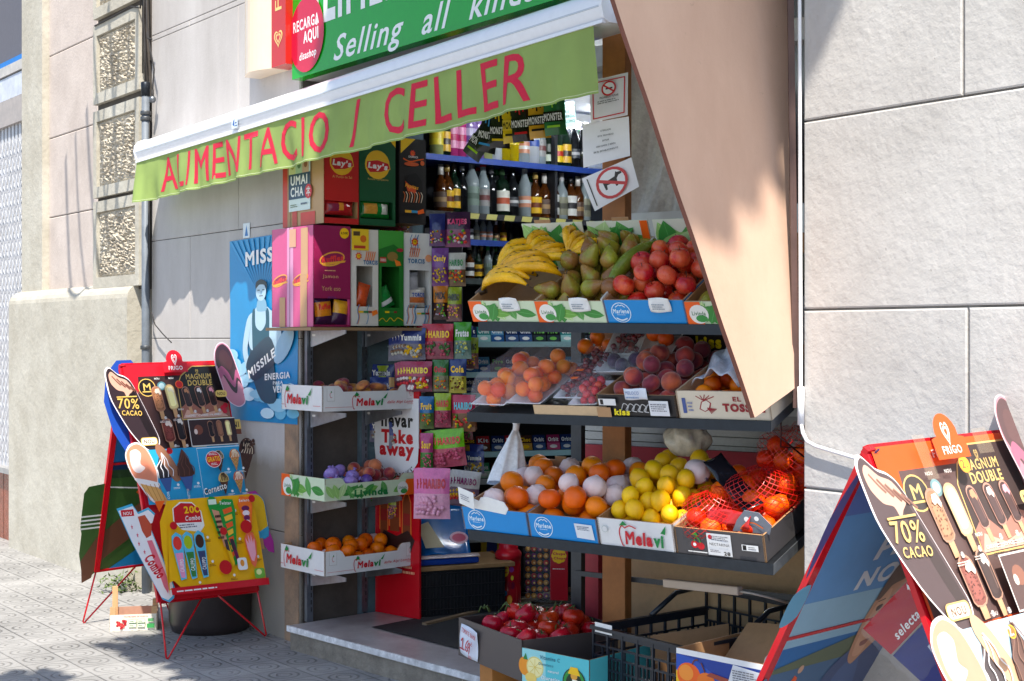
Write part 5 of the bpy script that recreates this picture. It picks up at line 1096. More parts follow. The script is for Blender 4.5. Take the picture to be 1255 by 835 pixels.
def mk_net(name, fr, lumps, m, lab, cat, grp=None, nub=True):
    """soft bag: union-like skin of lumps, wrinkled, as one mesh"""
    mb = MB(); 
    for i, (x, y, z, r) in enumerate(lumps): mb.ball(fr.p(x, y, z), r, m, 14, (1, 1, .9), fr)
    return tag(mb.build(name), lab, cat, grp)
pur = mat((160, 134, 206), 'bag'); purd = mat((100, 70, 150), 'bag')
for i, (x, y, z) in enumerate(((.10, .08, .075), (.17, .06, .08), (.22, .12, .1), (.12, .16, .115), (.19, .2, .12), (.27, .07, .075))):
    o_ = MB(); o_.ball((0, 0, 0), .036, pur if i != 5 else purd, 16, (1.15, 1, .85)); o_.lathe(Fr((0, 0, .028), (1, 0, 0), (0, 1, 0)), [(.012, 0), (.005, .008), (.011, .016)], pur, 8); g = Gfx(o_, Fr((-.02, -.037, -.01), (1, 0, 0), (0, 0, 1)), 1, 1); g.ell(.02, .01, .013, .009, (40, 30, 50), 12) if i in (3,) else None
    o_ = o_.build('wrapped_fruit'); o_.location = f2_.p(x + .02, y, z); o_.rotation_euler = (.2 * i, .15 * i, i); tag(o_, ('fruit wrapped in lilac tissue on the green printed crate' if i not in (3, 5) else 'lilac wrapped fruit with dark sticker on the green printed crate' if i == 3 else 'dark purple wrapped fruit beside the peaches'), 'wrapped fruit', 'lilac wrapped fruit')
pile(Fr(f3_.p(.03, .03, .02), f3_.x, f3_.y), .50, .34, .040, PO, 'orange in the white crate, bottom of the corner rack', 'oranges in the corner crate', 2, 0, .0, alt=lambda i, x, y, k: (PW_, 'tissue wrapped orange in the white crate, bottom of the corner rack', 'wrapped oranges in the corner crate') if (i in (3, 9, 16, 20)) else None)
# plastic packs in the leafy crate
for i in range(4):
    mb = MB(); f = Fr(f2_.p(.04 + i * .045, .05 + .03 * i, .075), f2_.x + V((0, 0, .2)), f2_.y); mb.grid(lambda a, b: f.p(.07 * a, .12 * b, .02 * math.sin(a * 3.1) * math.sin(b * 3.1) + .003 * math.sin(a * 20 + b * 13)), 8, 8, mat([(110, 150, 190), (200, 90, 100), (220, 226, 230), (90, 120, 160)][i], 'bag')); o_ = mb.build('plastic_pack', solid=.001); tag(o_, ['shiny blue plastic pack at the end of the green printed crate', 'shiny red plastic pack at the end of the green printed crate', 'clear white plastic pack in the green printed crate', 'steel blue plastic pack beside the lilac fruit'][i], 'pack')
# ---- snack boxes standing on the top shelf
KO = P(384, 402, 6.9); KF = up(KO + V((0, 0, .006)), V((.8, .6, 0)))
mb = MB(); mb.box(KF, -.03, .71, -.03, .44, -.018, -.003, mat((150, 118, 84), 'card')); tag(mb.build('cardboard_shelf'), 'thin brown board shelf under the snack boxes', 'shelf')
fk = Fr(KF.o, KF.x, ZZ); kx = lambda px: fk.hit(px, 415)[0]; kz = lambda px, py: fk.hit(px, py)[1]
def snack_box(name, label, x0, x1, z0, z1, depth, col, win=None, art=None, leftart=None, sidecol=None, dy=0):
    f = KF.at(0, dy, 0); e = thing(name, f.p(x0, 0, z0), label, 'box', 'snack boxes on the corner rack'); m = mat(col, 'print'); w_, h_ = x1 - x0, z1 - z0; ic = mat((120, 92, 62), 'card'); T = .004
    ff = Fr(f.p(x0, 0, z0), f.x, f.z); mb = MB()
    if win:
        a, b, c, d_ = win; a *= w_; b *= w_; c *= h_; d_ *= h_
        for q_ in ((0, w_, 0, c), (0, w_, d_, h_), (0, a, c, d_), (b, w_, c, d_)): mb.box(ff, *q_, -T, 0, m)
    else: mb.box(ff, 0, w_, 0, h_, -T, 0, m)
    if art: g = Gfx(mb, ff, w_, h_); art(g)
    mb.build('front_panel', e)
    mb = MB(); fl = Fr(f.p(x0, depth, z0), -f.y, f.z); mb.box(fl, 0, depth, 0, h_, -T, 0, mat(sidecol or col, 'print'));
    if leftart: g = Gfx(mb, fl, depth, h_); leftart(g)
    mb.build('side_panel', e)
    mb = MB(); mb.box(f, x1 - T, x1, T, depth, z0, z1, mat(sidecol or col, 'print')); mb.build('side_panel', e)
    mb = MB(); mb.box(f, x0, x1, depth - T, depth, z0, z1, ic); mb.box(f, x0 + T, x1 - T, T, depth - T, z0, z0 + .004, ic); mb.box(f, x0 + T, x1 - T, T, depth - T, z1 - .004, z1, ic); mb.build('shell', e)
    return e, ff
def pillow(fr, w_, h_, t, m, zones=None, n=12, m2=14, crimp=True):
    """snack or sweet bag: two bulging faces; zones [(v0, v1, material)] by height"""
    mb = MB()
    for s in (1, -1):
        def fn(a, b):
            q_ = (math.sin(math.pi * a) ** .55) * (math.sin(math.pi * min(1, max(0, (b - .06) / .88))) ** .5 if .06 < b < .94 else 0)
            wr = .06 * math.sin(a * 23 + b * 9) * (1 - q_) + .05 * math.sin(b * 31 + a * 5)
            return fr.p(w_ * (a - .5) * (1 - .04 * math.sin(math.pi * b)), h_ * b, s * t * .5 * q_ * (1 + wr) + s * .0008)
        base = len(mb.f); mb.grid(fn, n, m2, m)
        if s == 1 and zones:
            for k, f in enumerate(mb.f[base:]):
                j = k // n; v = (j + .5) / m2; u_ = (k % n + .5) / n
                for z in zones:
                    if z[0] <= v < z[1] and (len(z) < 4 or z[3][0] <= u_ < z[3][1]): mb.m[base + k] = mb.mi(z[2])
    return mb
def bagtext(mb, fr, w_, h_, t, txt, x0, x1, y0, y1, c, bold=.04):
    vs, fs = textmesh(txt, bold, 0)
    def sf(a, b):
        q_ = (math.sin(math.pi * a) ** .55) * (math.sin(math.pi * min(1, max(0, (b - .06) / .88))) ** .5 if .06 < b < .94 else 0); return fr.p(w_ * (a - .5) * .92, h_ * b, t * .5 * max(q_, .7) * 1.1 + .004)
    mb.add([sf(x0 + (x1 - x0) * a, y0 + (y1 - y0) * b) for a, b in vs], fs, mat(c, 'gloss'))
def sun_logo(g, x, y, r, c1=(220, 60, 40), c2=YEL):
    g.poly([(x + r * A(g) * (1.4 if i % 2 else 1.0) * math.cos(i * .393), y + r * (1.4 if i % 2 else 1.0) * math.sin(i * .393)) for i in range(16)], c1); g.circ(x, y, r * g.h * .75, c2); g.rect(x - .35 * r * A(g), y - .1 * r, x - .15 * r * A(g), y + .3 * r, BLK); g.rect(x + .15 * r * A(g), y - .1 * r, x + .35 * r * A(g), y + .3 * r, BLK)
def sticks(g, x, y, s=1):
    for k in range(5): g.line([(x + k * .07 * s, y), (x + k * .075 * s + .05 * s, y + .09 * s)], .006, (220, 110, 50) if k % 2 else (230, 130, 70))
def stripes(g, seed):
    rn_ = random.Random(seed)
    for k in range(7):
        x = rn_.uniform(0, .9); c = [(70, 130, 180), (220, 120, 70), (90, 150, 190)][k % 3]; y = rn_.choice([.02, .78]); g.curve([(x, y), (min(.97, x + .06), y + .07), (min(.97, x + .02), y + .14), (min(.97, x + .08), y + .2)], .004, c, 3)
def ab_tor(g):
    stripes(g, 3); g.rect(0, .78, .62, 1, (240, 200, 40)); g.circ(.42, .9, .018, (220, 110, 30)); g.rect(.06, .93, .3, .975, (90, 70, 40)); g.rect(.08, .80, .5, .83, (190, 60, 40)); sun_logo(g, .25, .72, .03); sticks(g, .5, .68); g.text('TORCIS', .42, .635, .52, .045, (30, 110, 160), .04); g.rect(.25, .135, .42, .155, YEL); g.rect(.42, .135, .6, .155, GRN); g.rect(.6, .135, .72, .155, (150, 40, 40)); g.poly([(.75, .10), (.95, .13), (.9, .17), (.72, .15)], (255, 130, 40))
def ab_green(g):
    g.poly([(0, .8), (.6, .86), (1, .78), (1, 1), (0, 1)], (70, 160, 60)); g.rect(.05, .66, .3, .72, (190, 60, 40)); g.text('CHURRUCA', .07, .675, .22, .03, WH, .03); g.ell(.55, .73, .22, .05, (150, 120, 60), 12); g.poly([(.62, .70), (.85, .68), (.9, .64), (.7, .63)], (255, 130, 40)); g.ell(.85, .8, .14, .02, (180, 40, 60), 10); g.rect(.25, .135, .42, .155, YEL); g.rect(.42, .135, .6, .155, (60, 140, 60)); g.rect(.6, .135, .72, .155, (150, 40, 40)); g.curve([(0, .05), (.15, .08), (.3, .045), (.45, .085), (.6, .05), (.75, .085), (.98, .05)], .003, YEL)
def ab_white(g):
    stripes(g, 8); stripes(g, 9); sun_logo(g, .33, .9, .035); g.text('CHURRUCA', .15, .815, .38, .025, (200, 60, 40), .03); sticks(g, .15, .74); g.text('TORCIS', .08, .67, .6, .05, (30, 110, 160), .04); g.ell(.82, .73, .12, .04, (236, 160, 110), 12); g.rect(.4, .12, .55, .14, YEL); g.rect(.55, .12, .7, .14, GRN); g.rect(.7, .12, .85, .14, (150, 40, 40))
MAG = (150, 30, 80)
def ruf(g, x, y, w_, h_, rot=0): 
    g.ell(x, y, w_ * .56, h_ * .7, (240, 170, 60), 20, 12); g.ell(x, y, w_ * .50, h_ * .56, MAG, 20, 12); g.poly([(x - w_ * .5, y - h_ * .45), (x + w_ * .6, y - h_ * .1), (x + w_ * .55, y - h_ * .3), (x - w_ * .4, y - h_ * .7)], (240, 170, 60)); g.text('Ruffles', x - w_ * .46, y - h_ * .28, w_ * .95, h_ * .6, (230, 60, 60), .06, .1, rot)
def ab_ruf(g):
    g.circ(.83, .93, .026, YEL); g.text('0,50€', .74, .915, .18, .03, (60, 40, 20), .03); ruf(g, .5, .67, .62, .10, 8); g.squig(.3, .545, .3, .02, (240, 190, 130), 1); g.text('Jamon', .24, .47, .42, .045, (226, 180, 120), .0); g.text('York eso', .22, .355, .5, .045, (226, 180, 120), .0); g.squig(.38, .28, .25, .02, (90, 60, 140), 2)
PINK = (206, 82, 136)
def ab_side(g):
    g.rect(.38, 0, .53, 1, (216, 150, 190)); g.rect(.44, 0, .455, 1, (120, 80, 90)); ruf(g, .2, .47, .34, .08, 8); ruf(g, .70, .47, .34, .08, 8); g.rect(.70, 0, .86, .52, (196, 150, 110)); g.rect(.72, .52, .88, .98, (200, 156, 116)); g.rect(.20, 0, .34, .30, (190, 146, 104)); g.rect(.44, .8, .6, .98, (210, 160, 130))
X = [0, kx(430), kx(464), kx(495), kx(529)]; ZH = kz(384, 277) - kz(384, 402)
b1, ff1 = snack_box('snack_box', 'magenta crisp box with price disc and taped pink side', 0, X[1] - .002, 0, ZH, .43, MAG, (.02, .98, .02, .28), ab_ruf, ab_side, PINK)
b2_, ff2 = snack_box('snack_box', 'white stick snack box with yellow corner beside the magenta box', X[1], X[2] - .002, .005, ZH - .01, .40, (222, 216, 204), (.2, .8, .20, .62), ab_tor)
b3_, ff3 = snack_box('snack_box', 'green snack box with dark window between two white ones', X[2], X[3] - .002, .006, ZH - .01, .40, (40, 120, 44), (.12, .84, .19, .62), ab_green)
b4_, ff4 = snack_box('snack_box', 'white stick snack box with silver bags in its window', X[3], X[4], .008, ZH - .015, .40, (226, 226, 224), (.2, .92, .19, .60), ab_white)
def inbag(name, label, e, ff, x, y, w_, h_, t, c, zones=None, tilt=0, txt=None, tc=WH, z=-.03):
    f = Fr(ff.p(x, y, z), ff.x * math.cos(tilt) + ff.y * math.sin(tilt), ff.y * math.cos(tilt) - ff.x * math.sin(tilt)); mb = pillow(f, w_, h_, t, mat(c, 'bag'), zones); 
    if txt: bagtext(mb, f, w_, h_, t, txt, .14, .86, .52, .72, tc)
    return tag(mb.build(name, org=f.o), label, 'snack bag')
w1 = X[1]
inbag('snack_bag', 'purple and orange crisp bag lying in the magenta box', None, ff1, w1 * .36, .012, .095, .14, .05, (70, 30, 70), [(.3, .8, mat((230, 140, 30), 'bag'))], .1, 'Ruffles', (220, 40, 50)); inbag('snack_bag', 'yellow streaked crisp bag at the edge of the magenta box', None, ff1, w1 * .74, .01, .085, .13, .05, (70, 30, 70), [(.4, .9, mat((236, 170, 40), 'bag'))], -.15)
inbag('snack_bag', 'orange snack bag standing in the white box window', None, ff2, (X[2] - X[1]) * .42, .095, .07, .12, .04, (220, 84, 36), None, -.25); inbag('snack_bag', 'green snack bag slumped in the green box window', None, ff3, (X[3] - X[2]) * .52, .09, .085, .11, .04, (30, 140, 60), [(.2, .45, mat(WH, 'bag'))], .5)
inbag('snack_bag', 'silver snack bag at the top of the white box window', None, ff4, (X[4] - X[3]) * .42, .17, .08, .10, .04, (180, 180, 186), None, .1); inbag('snack_bag', 'white and orange snack bag filling the white box window', None, ff4, (X[4] - X[3]) * .54, .095, .11, .10, .05, (220, 214, 206), [(.2, .5, mat((220, 120, 60), 'bag'))], 0, 'TORCIS', (40, 80, 170))
# upper row
KT = ZH + .012; f396, f440, f484, f522 = kx(397), kx(440), kx(485), kx(522)
def lays(g, sub, bg_):
    cx_, cy_ = .5, .66; g.circ(cx_, cy_, g.w * .34, (242, 190, 40)); g.poly([(.18, .63), (.2, .70), (.5, .72), (.82, .69), (.86, .62), (.6, .575), (.3, .56)], (236, 196, 60)); g.poly([(.2, .63), (.22, .69), (.5, .71), (.80, .68), (.84, .625), (.6, .585), (.3, .575)], (205, 28, 40)); g.text("Lay's", .24, .595, .54, .085, WH, .05, .1, -3); g.text(sub, .24, .485, .56, .028, (230, 190, 110), .0)
u1, g1 = snack_box('snack_box', 'red crisp box with brown taped side and iced tea poster on it', f396, f440 - .002, KT, KT + .46, .42, (196, 38, 34), (.02, .98, .06, .24), lambda g: lays(g, 'Al Punto de Sal', 0), None, (186, 146, 100))
u2, g2 = snack_box('snack_box', 'dark green crisp box beside the red one', f440, f484 - .002, KT, KT + .46, .42, (24, 84, 50), (.04, .92, .07, .26), lambda g: (lays(g, 'Receta Campesina', 0), g.poly([(.7, 1), (1, 1), (1, .86)], YEL)))
def ab_blk(g):
    g.poly([(.06, 1), (.6, 1), (.06, .82)], YEL); sun_logo(g, .5, .83, .03, (220, 60, 40), ORG); g.text('CHURRUCA', .34, .775, .36, .025, WH, .03); g.curve([(.15, .76), (.4, .73), (.7, .755), (.9, .77)], .006, ORG); g.ell(.45, .70, .28, .025, (210, 90, 40), 12); g.ell(.85, .72, .08, .03, (220, 100, 40), 10); g.poly([(.2, .32), (.3, .57), (.6, .60), (.85, .5), (.85, .3)], (14, 12, 14)); g.poly([(.2, .5), (.35, .46), (.6, .42), (.62, .36), (.3, .38)], (220, 80, 40)); g.text('Pepitas', .2, .40, .5, .06, (240, 170, 40), .03, .2, -8)
    for k in range(8): g.curve([(.15 + .09 * k, .25), (.2 + .09 * k, .33), (.14 + .09 * k, .37)], .004, (230, 220, 200) if k % 2 else (220, 110, 50), 3)
    g.rect(.18, .125, .42, .155, (240, 180, 40)); g.rect(.42, .125, .65, .155, (60, 150, 200)); g.poly([(.66, .11), (.9, .13), (.86, .18), (.64, .15)], ORG)
u3, g3 = snack_box('snack_box', 'black seed snack box with small yellow corner', f484 + .02, f522, KT + .02, KT + .45, .36, (34, 32, 32), None, ab_blk)
inbag('snack_bag', 'red crisp bag in the red box opening', None, g1, (f440 - f396) * .5, .045, .16, .075, .06, (196, 40, 44), [(.2, .7, mat((140, 40, 70), 'bag'), (.1, .4)), (.3, .8, mat((236, 150, 50), 'bag'), (.45, .6))]); inbag('snack_bag', 'green crisp bag in the dark green box opening', None, g2, (f484 - f440) * .5, .04, .17, .09, .06, (24, 130, 50), [(.2, .8, mat((210, 150, 60), 'bag'), (.1, .5)), (.2, .8, mat((220, 220, 210), 'bag'), (.7, .9))])
# brown carton behind with the poster side: tapes
mb = MB(); fl = Fr(KF.p(f396, .42, KT), -KF.y, ZZ); g = Gfx(mb, fl, .42, .46, .002); g.rect(0, 0, .12, 1, (200, 50, 40)); g.rect(.12, 0, .2, 1, (170, 130, 84)); g.rect(.24, 0, .36, .2, (200, 60, 50)); g.rect(.45, 0, .8, .14, (210, 60, 50)); mb.build('tape_strips', u1)
e_ = thing('tea_poster', fl.p(.1, .08, .006), 'white and navy iced tea poster taped to the red snack box', 'poster'); mb = MB(); f = Fr(fl.p(.075, .075, .006), fl.x, ZZ); mb.box(f, 0, .22, 0, .30, 0, .001, mat((214, 230, 226), 'print')); g = Gfx(mb, f, .22, .30, .0014)
for k, c in enumerate(((214, 220, 150), (180, 210, 170), (210, 176, 146))):
    x = .02 + k * .31; g.poly([(x, 0.58), (x + .3, .60), (x + .3, 1.04), (x + .25, 1.08), (x + .05, 1.08), (x, 1.02)], c); g.circ(x + .16, .9, .025, (40, 60, 80)); g.circ(x + .16, .76, .018, [(160, 170, 60), (90, 130, 80), (150, 90, 60)][k])
g.rect(0, .2, 1, .62, (30, 66, 96)); g.text('UMAI', .1, .43, .78, .16, WH, .03); g.text('CHA', .1, .24, .6, .16, WH, .03); g.circ(.93, .30, .036, (210, 30, 50))
for p_ in ([(.84, .34), (1.02, .34)], [(.93, .38), (.93, .22)], [(.93, .32), (.84, .26)], [(.93, .32), (1.02, .26)], [(.87, .27), (.99, .27)], [(.89, .37), (.88, .32)], [(.97, .37), (.98, .32)]): g.line(p_, .004, WH)
g.squig(.1, .06, .35, .06, (90, 110, 70), 2); g.squig(.6, .08, .3, .06, (60, 80, 110), 1); mb.build('sheet', e_)
# ================================================================ THE FRUIT STAND
dkm = mat((58, 62, 68), 'metal')
def stand_shelf(name, label, L_, R_, lip, tilt, depth, lipm=dkm):
    """front edge L_ -> R_; the tray rises towards the back by tilt"""
    x = (R_ - L_).normalized(); bk = ZZ.cross(x).normalized(); y = (bk * math.cos(tilt) + ZZ * math.sin(tilt)); fr = Fr(L_, x, y); w_ = (R_ - L_).length
    e = thing(name, L_, label, 'shelf', 'tilted shelves of the fruit stand')
    mb = MB(); f = Fr(L_, x, ZZ); mb.box(f, 0, w_, -lip, .002, -.003, .004, lipm); mb.build('front_lip', e)
    mb = MB(); mb.box(fr, 0, w_, 0, depth, -.008, -.001, dkm); mb.build('tray', e)
    for k, xx in enumerate((0.001, w_ - .001)):
        mb = MB(); vs = [fr.p(xx, 0, 0), fr.p(xx, 0, 0) - ZZ * lip, fr.p(xx, depth, 0) - ZZ * lip, fr.p(xx, depth, 0)]; mb.poly(vs, mat((140, 146, 152), 'metal')); o_ = mb.build('end_plate', e, solid=.003)
    return fr, w_, e
S3, w3, _ = stand_shelf('stand_shelf', 'lower dark steel shelf carrying the orange and lemon crates', P(575, 650, 5.2), P(948, 692, 4.5), .034, R(16), .56)
S2, w2, _ = stand_shelf('stand_shelf', 'middle steel shelf carrying packed apricots, berries and peaches', P(573, 506, 5.2), P(945, 517, 4.52), .032, R(19), .52)
S1, w1_, _ = stand_shelf('stand_shelf', 'upper steel shelf carrying bananas, pears and apples', P(587, 395, 5.18), P(945, 399.5, 4.55), .032, R(27), .50)
def sxx(S, px): f = Fr(S.o, S.x, ZZ); return f.hit(px, 415)[0]
def sframe(S, x, y=0.004, z=.002): return Fr(S.p(x, y, z), S.x, S.y)
# ---- lower shelf: two blue crates, a white one, a grey one
xs = [sxx(S3, p) for p in (571, 652, 738, 832, 942)]
XB = .49
def blue_crate(lab, x0, x1, S=S3, labelled=False, h=.088, d=XB, mk=True): 
    return crate('fruit_crate', lab, sframe(S, x0), x1 - x0 - .004, d, h, BLUE, None, f_marlene(labelled) if mk else None, None, None, None, 0, 0, None, 1, backh=h + .01)
blue_crate('bright blue crate of oranges at the open end of the lower shelf', xs[0], xs[1])
blue_crate('bright blue crate of oranges with white paper label on its front', xs[1], xs[2], labelled=True)
f = sframe(S3, xs[0])
def oj(i, x, y, k): return (PW_, 'tissue wrapped orange with blue and pink print on the lower shelf', 'wrapped oranges on the lower shelf') if rq.random() < .24 else None
rq = random.Random(21)
OG = ('loose orange piled in the blue crates', 'oranges in the blue crates')
pile(f, xs[1] - xs[0], XB, .0415, PO, *OG, 2, .0, .004, alt=oj, sq=.95)
f = sframe(S3, xs[1]); 
pile(f, xs[2] - xs[1] + .02, XB, .0415, PO, *OG, 3, .02, .004, alt=oj, sq=.95)
f = sframe(S3, xs[0] + .10)
pile(f, .01, .01, .0415, PO, *OG, 0, .01, .085, alt=lambda i, x, y, k: None, y0=.16, skip=lambda x, y, k: x < .10 and y < .24, sq=.95)
# torn white flap over the front
fq = sframe(S3, xs[0]); mb = MB(); F_ = Fr(fq.p(0, 0, .086), fq.x, fq.z)
mb.prism(F_, [(.0, .015), (.07, .0), (.20, -.012), (.215, .01), (.20, .035), (.13, .05), (.10, .045), (.09, .03), (.02, .05)], .0, .003, mat(WH, 'paper')); o_ = tag(mb.build('torn_flap'), 'torn white cardboard flap hanging over the blue crate front', 'flap')
notef = Fr(P(563, 612, 5.17), P(590, 624, 5.08) - P(563, 612, 5.17), ZZ + V((-.35, 0, 0))); mb = MB(); mb.box(notef, -.0, .085, -.015, .05, 0, .0015, mat(WH, 'paper')); g = Gfx(mb, notef, .085, .05, .002); g.squig(.15, .1, .6, .5, (150, 150, 160), 3); tag(mb.build('price_slip'), 'small white price slip stuck at the corner of the blue crate', 'price slip')
# white crate of lemons
def mel_short(g):
    a = A(g); f_melavi(False)(Gfx(g.mb, Fr(g.fr.o, g.fr.x, g.fr.y), g.w, g.h, g.z)) if False else None
    red = (206, 30, 44); x = .32; g.curve([(x + .17 * a * k, y) for k, y in ((.75, .70), (.1, .78), (-.5, .62), (-.55, .4), (-.2, .12), (.2, .05))], .004, red); g.curve([(x + .05, .72), (x + .12, .82), (x + .2, .74)], .004, red); g.poly([(x - .02, .80), (x + .04, .98), (x + .09, .84)], (30, 140, 70)); g.text('Mela', x + .04, .12, .36, .5, red, .05, .1); g.text('vi', x + .42, .12, .13, .46, (30, 140, 70), .05, .1); g.poly([(x + .52, .66), (x + .60, .95), (x + .58, .62)], (30, 140, 70)); g.circ(.1, .62, .012, (190, 200, 196)); g.circ(.1, .62, .010, (226, 226, 226))
crate('fruit_crate', 'white crate of lemons with red apple drawing on the lower shelf', sframe(S3, xs[2]), xs[3] - xs[2] - .004, XB, .098, (228, 228, 228), None, mel_short)
pile(sframe(S3, xs[2]), xs[3] - xs[2], XB, .034, PL, 'lemon heaped in the white crate on the lower shelf', 'lemons on the lower shelf', 4, .03, .01, sq=.98, skip=lambda x, y, k: k >= 3 and not (.05 < x < .26 and .1 < y < .42), jit=.15)
o_ = put(PW_, sframe(S3, xs[2]).p(.25, .28, .175), 'white tissue wrapped orange lying among the lemons', 'wrapped oranges on the lower shelf', scale=1.1)
# plastic packed pears/onions behind the lemons
mb = MB(); pb = sframe(S3, xs[2]).p(.13, .44, .19)
rr_ = random.Random(3)
def sack(a, b):
    t = a * 2 * math.pi; r_ = .068 * (math.sin(math.pi * min(1, b * .72 + .08)) ** .6) * (1 + .10 * math.sin(5 * t + 6 * b) + .06 * math.sin(11 * t)); return pb + V((r_ * math.cos(t) * 1.2, r_ * math.sin(t), .10 * b - .02))
mb.grid(sack, 40, 16, mat((216, 208, 190), 'bag')); o_ = tag(mb.build('produce_bag', org=pb), 'clear white produce bag with printed tag behind the lemons', 'bag')
mb = MB(); 
for k in range(14): mb.ball(pb + V((rr_.uniform(-.08, .08), rr_.uniform(-.04, .03), .115 + rr_.uniform(-.014, .02))), .017, mat([(40, 70, 30), (150, 30, 30), (20, 24, 20)][k % 3], 'gloss'), 6, (1.4, .7, .6))
mb.build('printed_tag', o_)
# grey crate of netted oranges
def nect(g):
    g.circ(.22, .40, .013, (206, 30, 40)); g.circ(.29, .36, .013, (206, 30, 40)); g.circ(.22, .40, .006, WH); g.curve([(.22, .52), (.24, .72), (.28, .6), (.29, .5)], .003, (60, 160, 60)); g.poly([(.19, .78), (.25, .9), (.27, .74)], (60, 160, 60)); g.rect(.14, .12, .36, .16, WH)
    g.rect(.37, .08, .64, .9, (222, 224, 226)); g.circ(.41, .76, .008, RED); g.squig(.42, .64, .2, .2, (120, 120, 130), 3); g.text('NECTARINA', .40, .46, .22, .1, (50, 50, 54), .0); g.text('28', .55, .12, .07, .14, BLK, .03); g.squig(.40, .2, .12, .12, (120, 120, 130), 2); g.rect(.76, .4, .94, .62, WH); g.rect(.77, .42, .81, .6, BLK); g.squig(.83, .44, .09, .14, (120, 120, 130), 2)
GC = crate('fruit_crate', 'dark grey crate of netted oranges at the wall end of the lower shelf', sframe(S3, xs[3]), xs[4] - xs[3], XB, .092, (74, 72, 74), None, nect, None, None, None, 0, .0)
fg = sframe(S3, xs[3])
NG = ('orange in red netting heaped beside the white wall', 'netted oranges on the lower shelf')
pile(fg, xs[4] - xs[3] + .02, XB, .0365, PN, *NG, 4, .03, .006, sq=.97, skip=lambda x, y, k: (k >= 2 and y < .16) or (k >= 3 and y < .28), jit=.12)
pile(Fr(fg.p(.12, .32, .13), fg.x, fg.y), .24, .20, .0365, PN, *NG, 2, .0, .0, sq=.97)
# red nets: taut lattices over the heaps
def netbag(lab, cx, cy, cz, rx_, ry_, rz_, seed, neck=None):
    mb = MB(); rn_ = random.Random(seed); pts = {}; na, nb = 26, 14; m = mat((216, 24, 20), 'plastic')
    def q_(i, j):
        t = 2 * math.pi * i / na; s = math.pi * (j + .5) / (nb + 1); k = 1 + .07 * math.sin(3 * t + seed) + .05 * math.sin(5 * s + t)
        return fg.p(cx + rx_ * k * math.sin(s) * math.cos(t), cy + ry_ * k * math.sin(s) * math.sin(t), cz + rz_ * k * math.cos(s))
    for j in range(nb):
        for i in range(na):
            a, b, c = q_(i, j), q_(i + 1, j + 1), q_(i - 1, j + 1)
            for e_ in (b, c):
                d = (e_ - a); n_ = d.cross(a - fg.p(cx, cy, cz)).normalized() * .0009; o_ = (a - fg.p(cx, cy, cz)).normalized() * .001
                mb.poly([a - n_ + o_, e_ - n_ + o_, e_ + n_ + o_, a + n_ + o_], m)
    return tag(mb.build('net_bag', org=fg.p(cx, cy, cz)), lab, 'net bag', 'red net bags of oranges')
netbag('red net bag of oranges at the front of the grey crate', .09, .12, .10, .115, .13, .085, 1); netbag('red net bag of oranges lying across the middle of the grey crate', .22, .22, .14, .125, .14, .09, 2); netbag('red net bag of oranges heaped highest beside the wall', .26, .42, .20, .13, .12, .11, 4)
# printed black and red labels of the nets
def strap(lab, p0, p1, w_, z, seed, c=(30, 28, 34)):
    mb = MB(); a = fg.p(*p0); b = fg.p(*p1); x = (b - a); L0 = x.length; f = Fr(a, x, SN.cross(x.normalized()) * -1 + ZZ * .8)
    mb.grid(lambda u, v: f.p(L0 * u, w_ * (v - .5), .014 * math.sin(u * math.pi) + .005 * math.sin(u * 15 + v * 4)), 16, 5, mat(c, 'gloss')); g = Gfx(mb, f, L0, w_, .02, 'gloss'); rn_ = random.Random(seed)
    for k in range(9): u = rn_.uniform(.05, .8); g.poly([(u, rn_.uniform(-.4, .3)), (u + .12, rn_.uniform(-.4, .3)), (u + .10, rn_.uniform(-.3, .4)), (u + .02, rn_.uniform(-.2, .4))], rn_.choice([(220, 50, 30), (230, 120, 40), (90, 120, 180), (200, 30, 30)]))
    g.text('NARANJAS', .2, -.12, .55, .24, WH, .02); return tag(mb.build('net_label', org=a, solid=.001), lab, 'label band')
strap('black and red printed band across the netted oranges', (.03, .26, .24), (.25, .10, .14), .07, 0, 5); strap('red and silver label band lying at the front of the netted oranges', (.10, .05, .125), (.27, .02, .125), .05, 0, 6, (180, 40, 40))
mb = MB(); f = Fr(fg.p(.20, -.0, .085), fg.x, fg.z); mb.prism(f, [(0, .0), (.13, .0), (.14, .03), (.10, .07), (.05, .075), (.02, .04)], -.03, -.027, mat((120, 126, 136), 'gloss')); g = Gfx(mb, f, 1, 1, -.0265); g.circ(.055, .045, .009, WH); g.circ(.09, .05, .008, WH); g.curve([(.03, .01), (.05, .03), (.08, .035), (.11, .02)], .004, (230, 110, 40)); tag(mb.build('printed_sleeve'), 'grey printed sleeve with white dots standing on the grey crate', 'label band')
# ---- upper shelf
x1s = [sxx(S1, p) for p in (580, 661, 744, 844, 940)]
def liv_front(g): f_livinda(False, 0)(g)
D1 = .44
for k, (a, b, lab) in enumerate(((0, 1, 'orange and green leaf printed crate of bananas'), (1, 2, 'orange and green leaf printed crate of pears'), (3, 4, 'leaf printed crate partly hidden by the beige board on the upper shelf'))):
    crate('fruit_crate', lab, sframe(S1, x1s[a]), x1s[b] - x1s[a] - .003, D1, .082, (214, 222, 200), None, liv_front, None, None, lambda g: leafy(g, (220, 226, 206), 8, 9, A(g)), 0, 0, None, 1, backh=.13)
crate('fruit_crate', 'blue crate of red apples on the upper shelf', sframe(S1, x1s[2]), x1s[3] - x1s[2] - .003, D1, .086, BLUE, None, f_marlene(), None, None, None, 0, 0, None, 0, backh=.12)
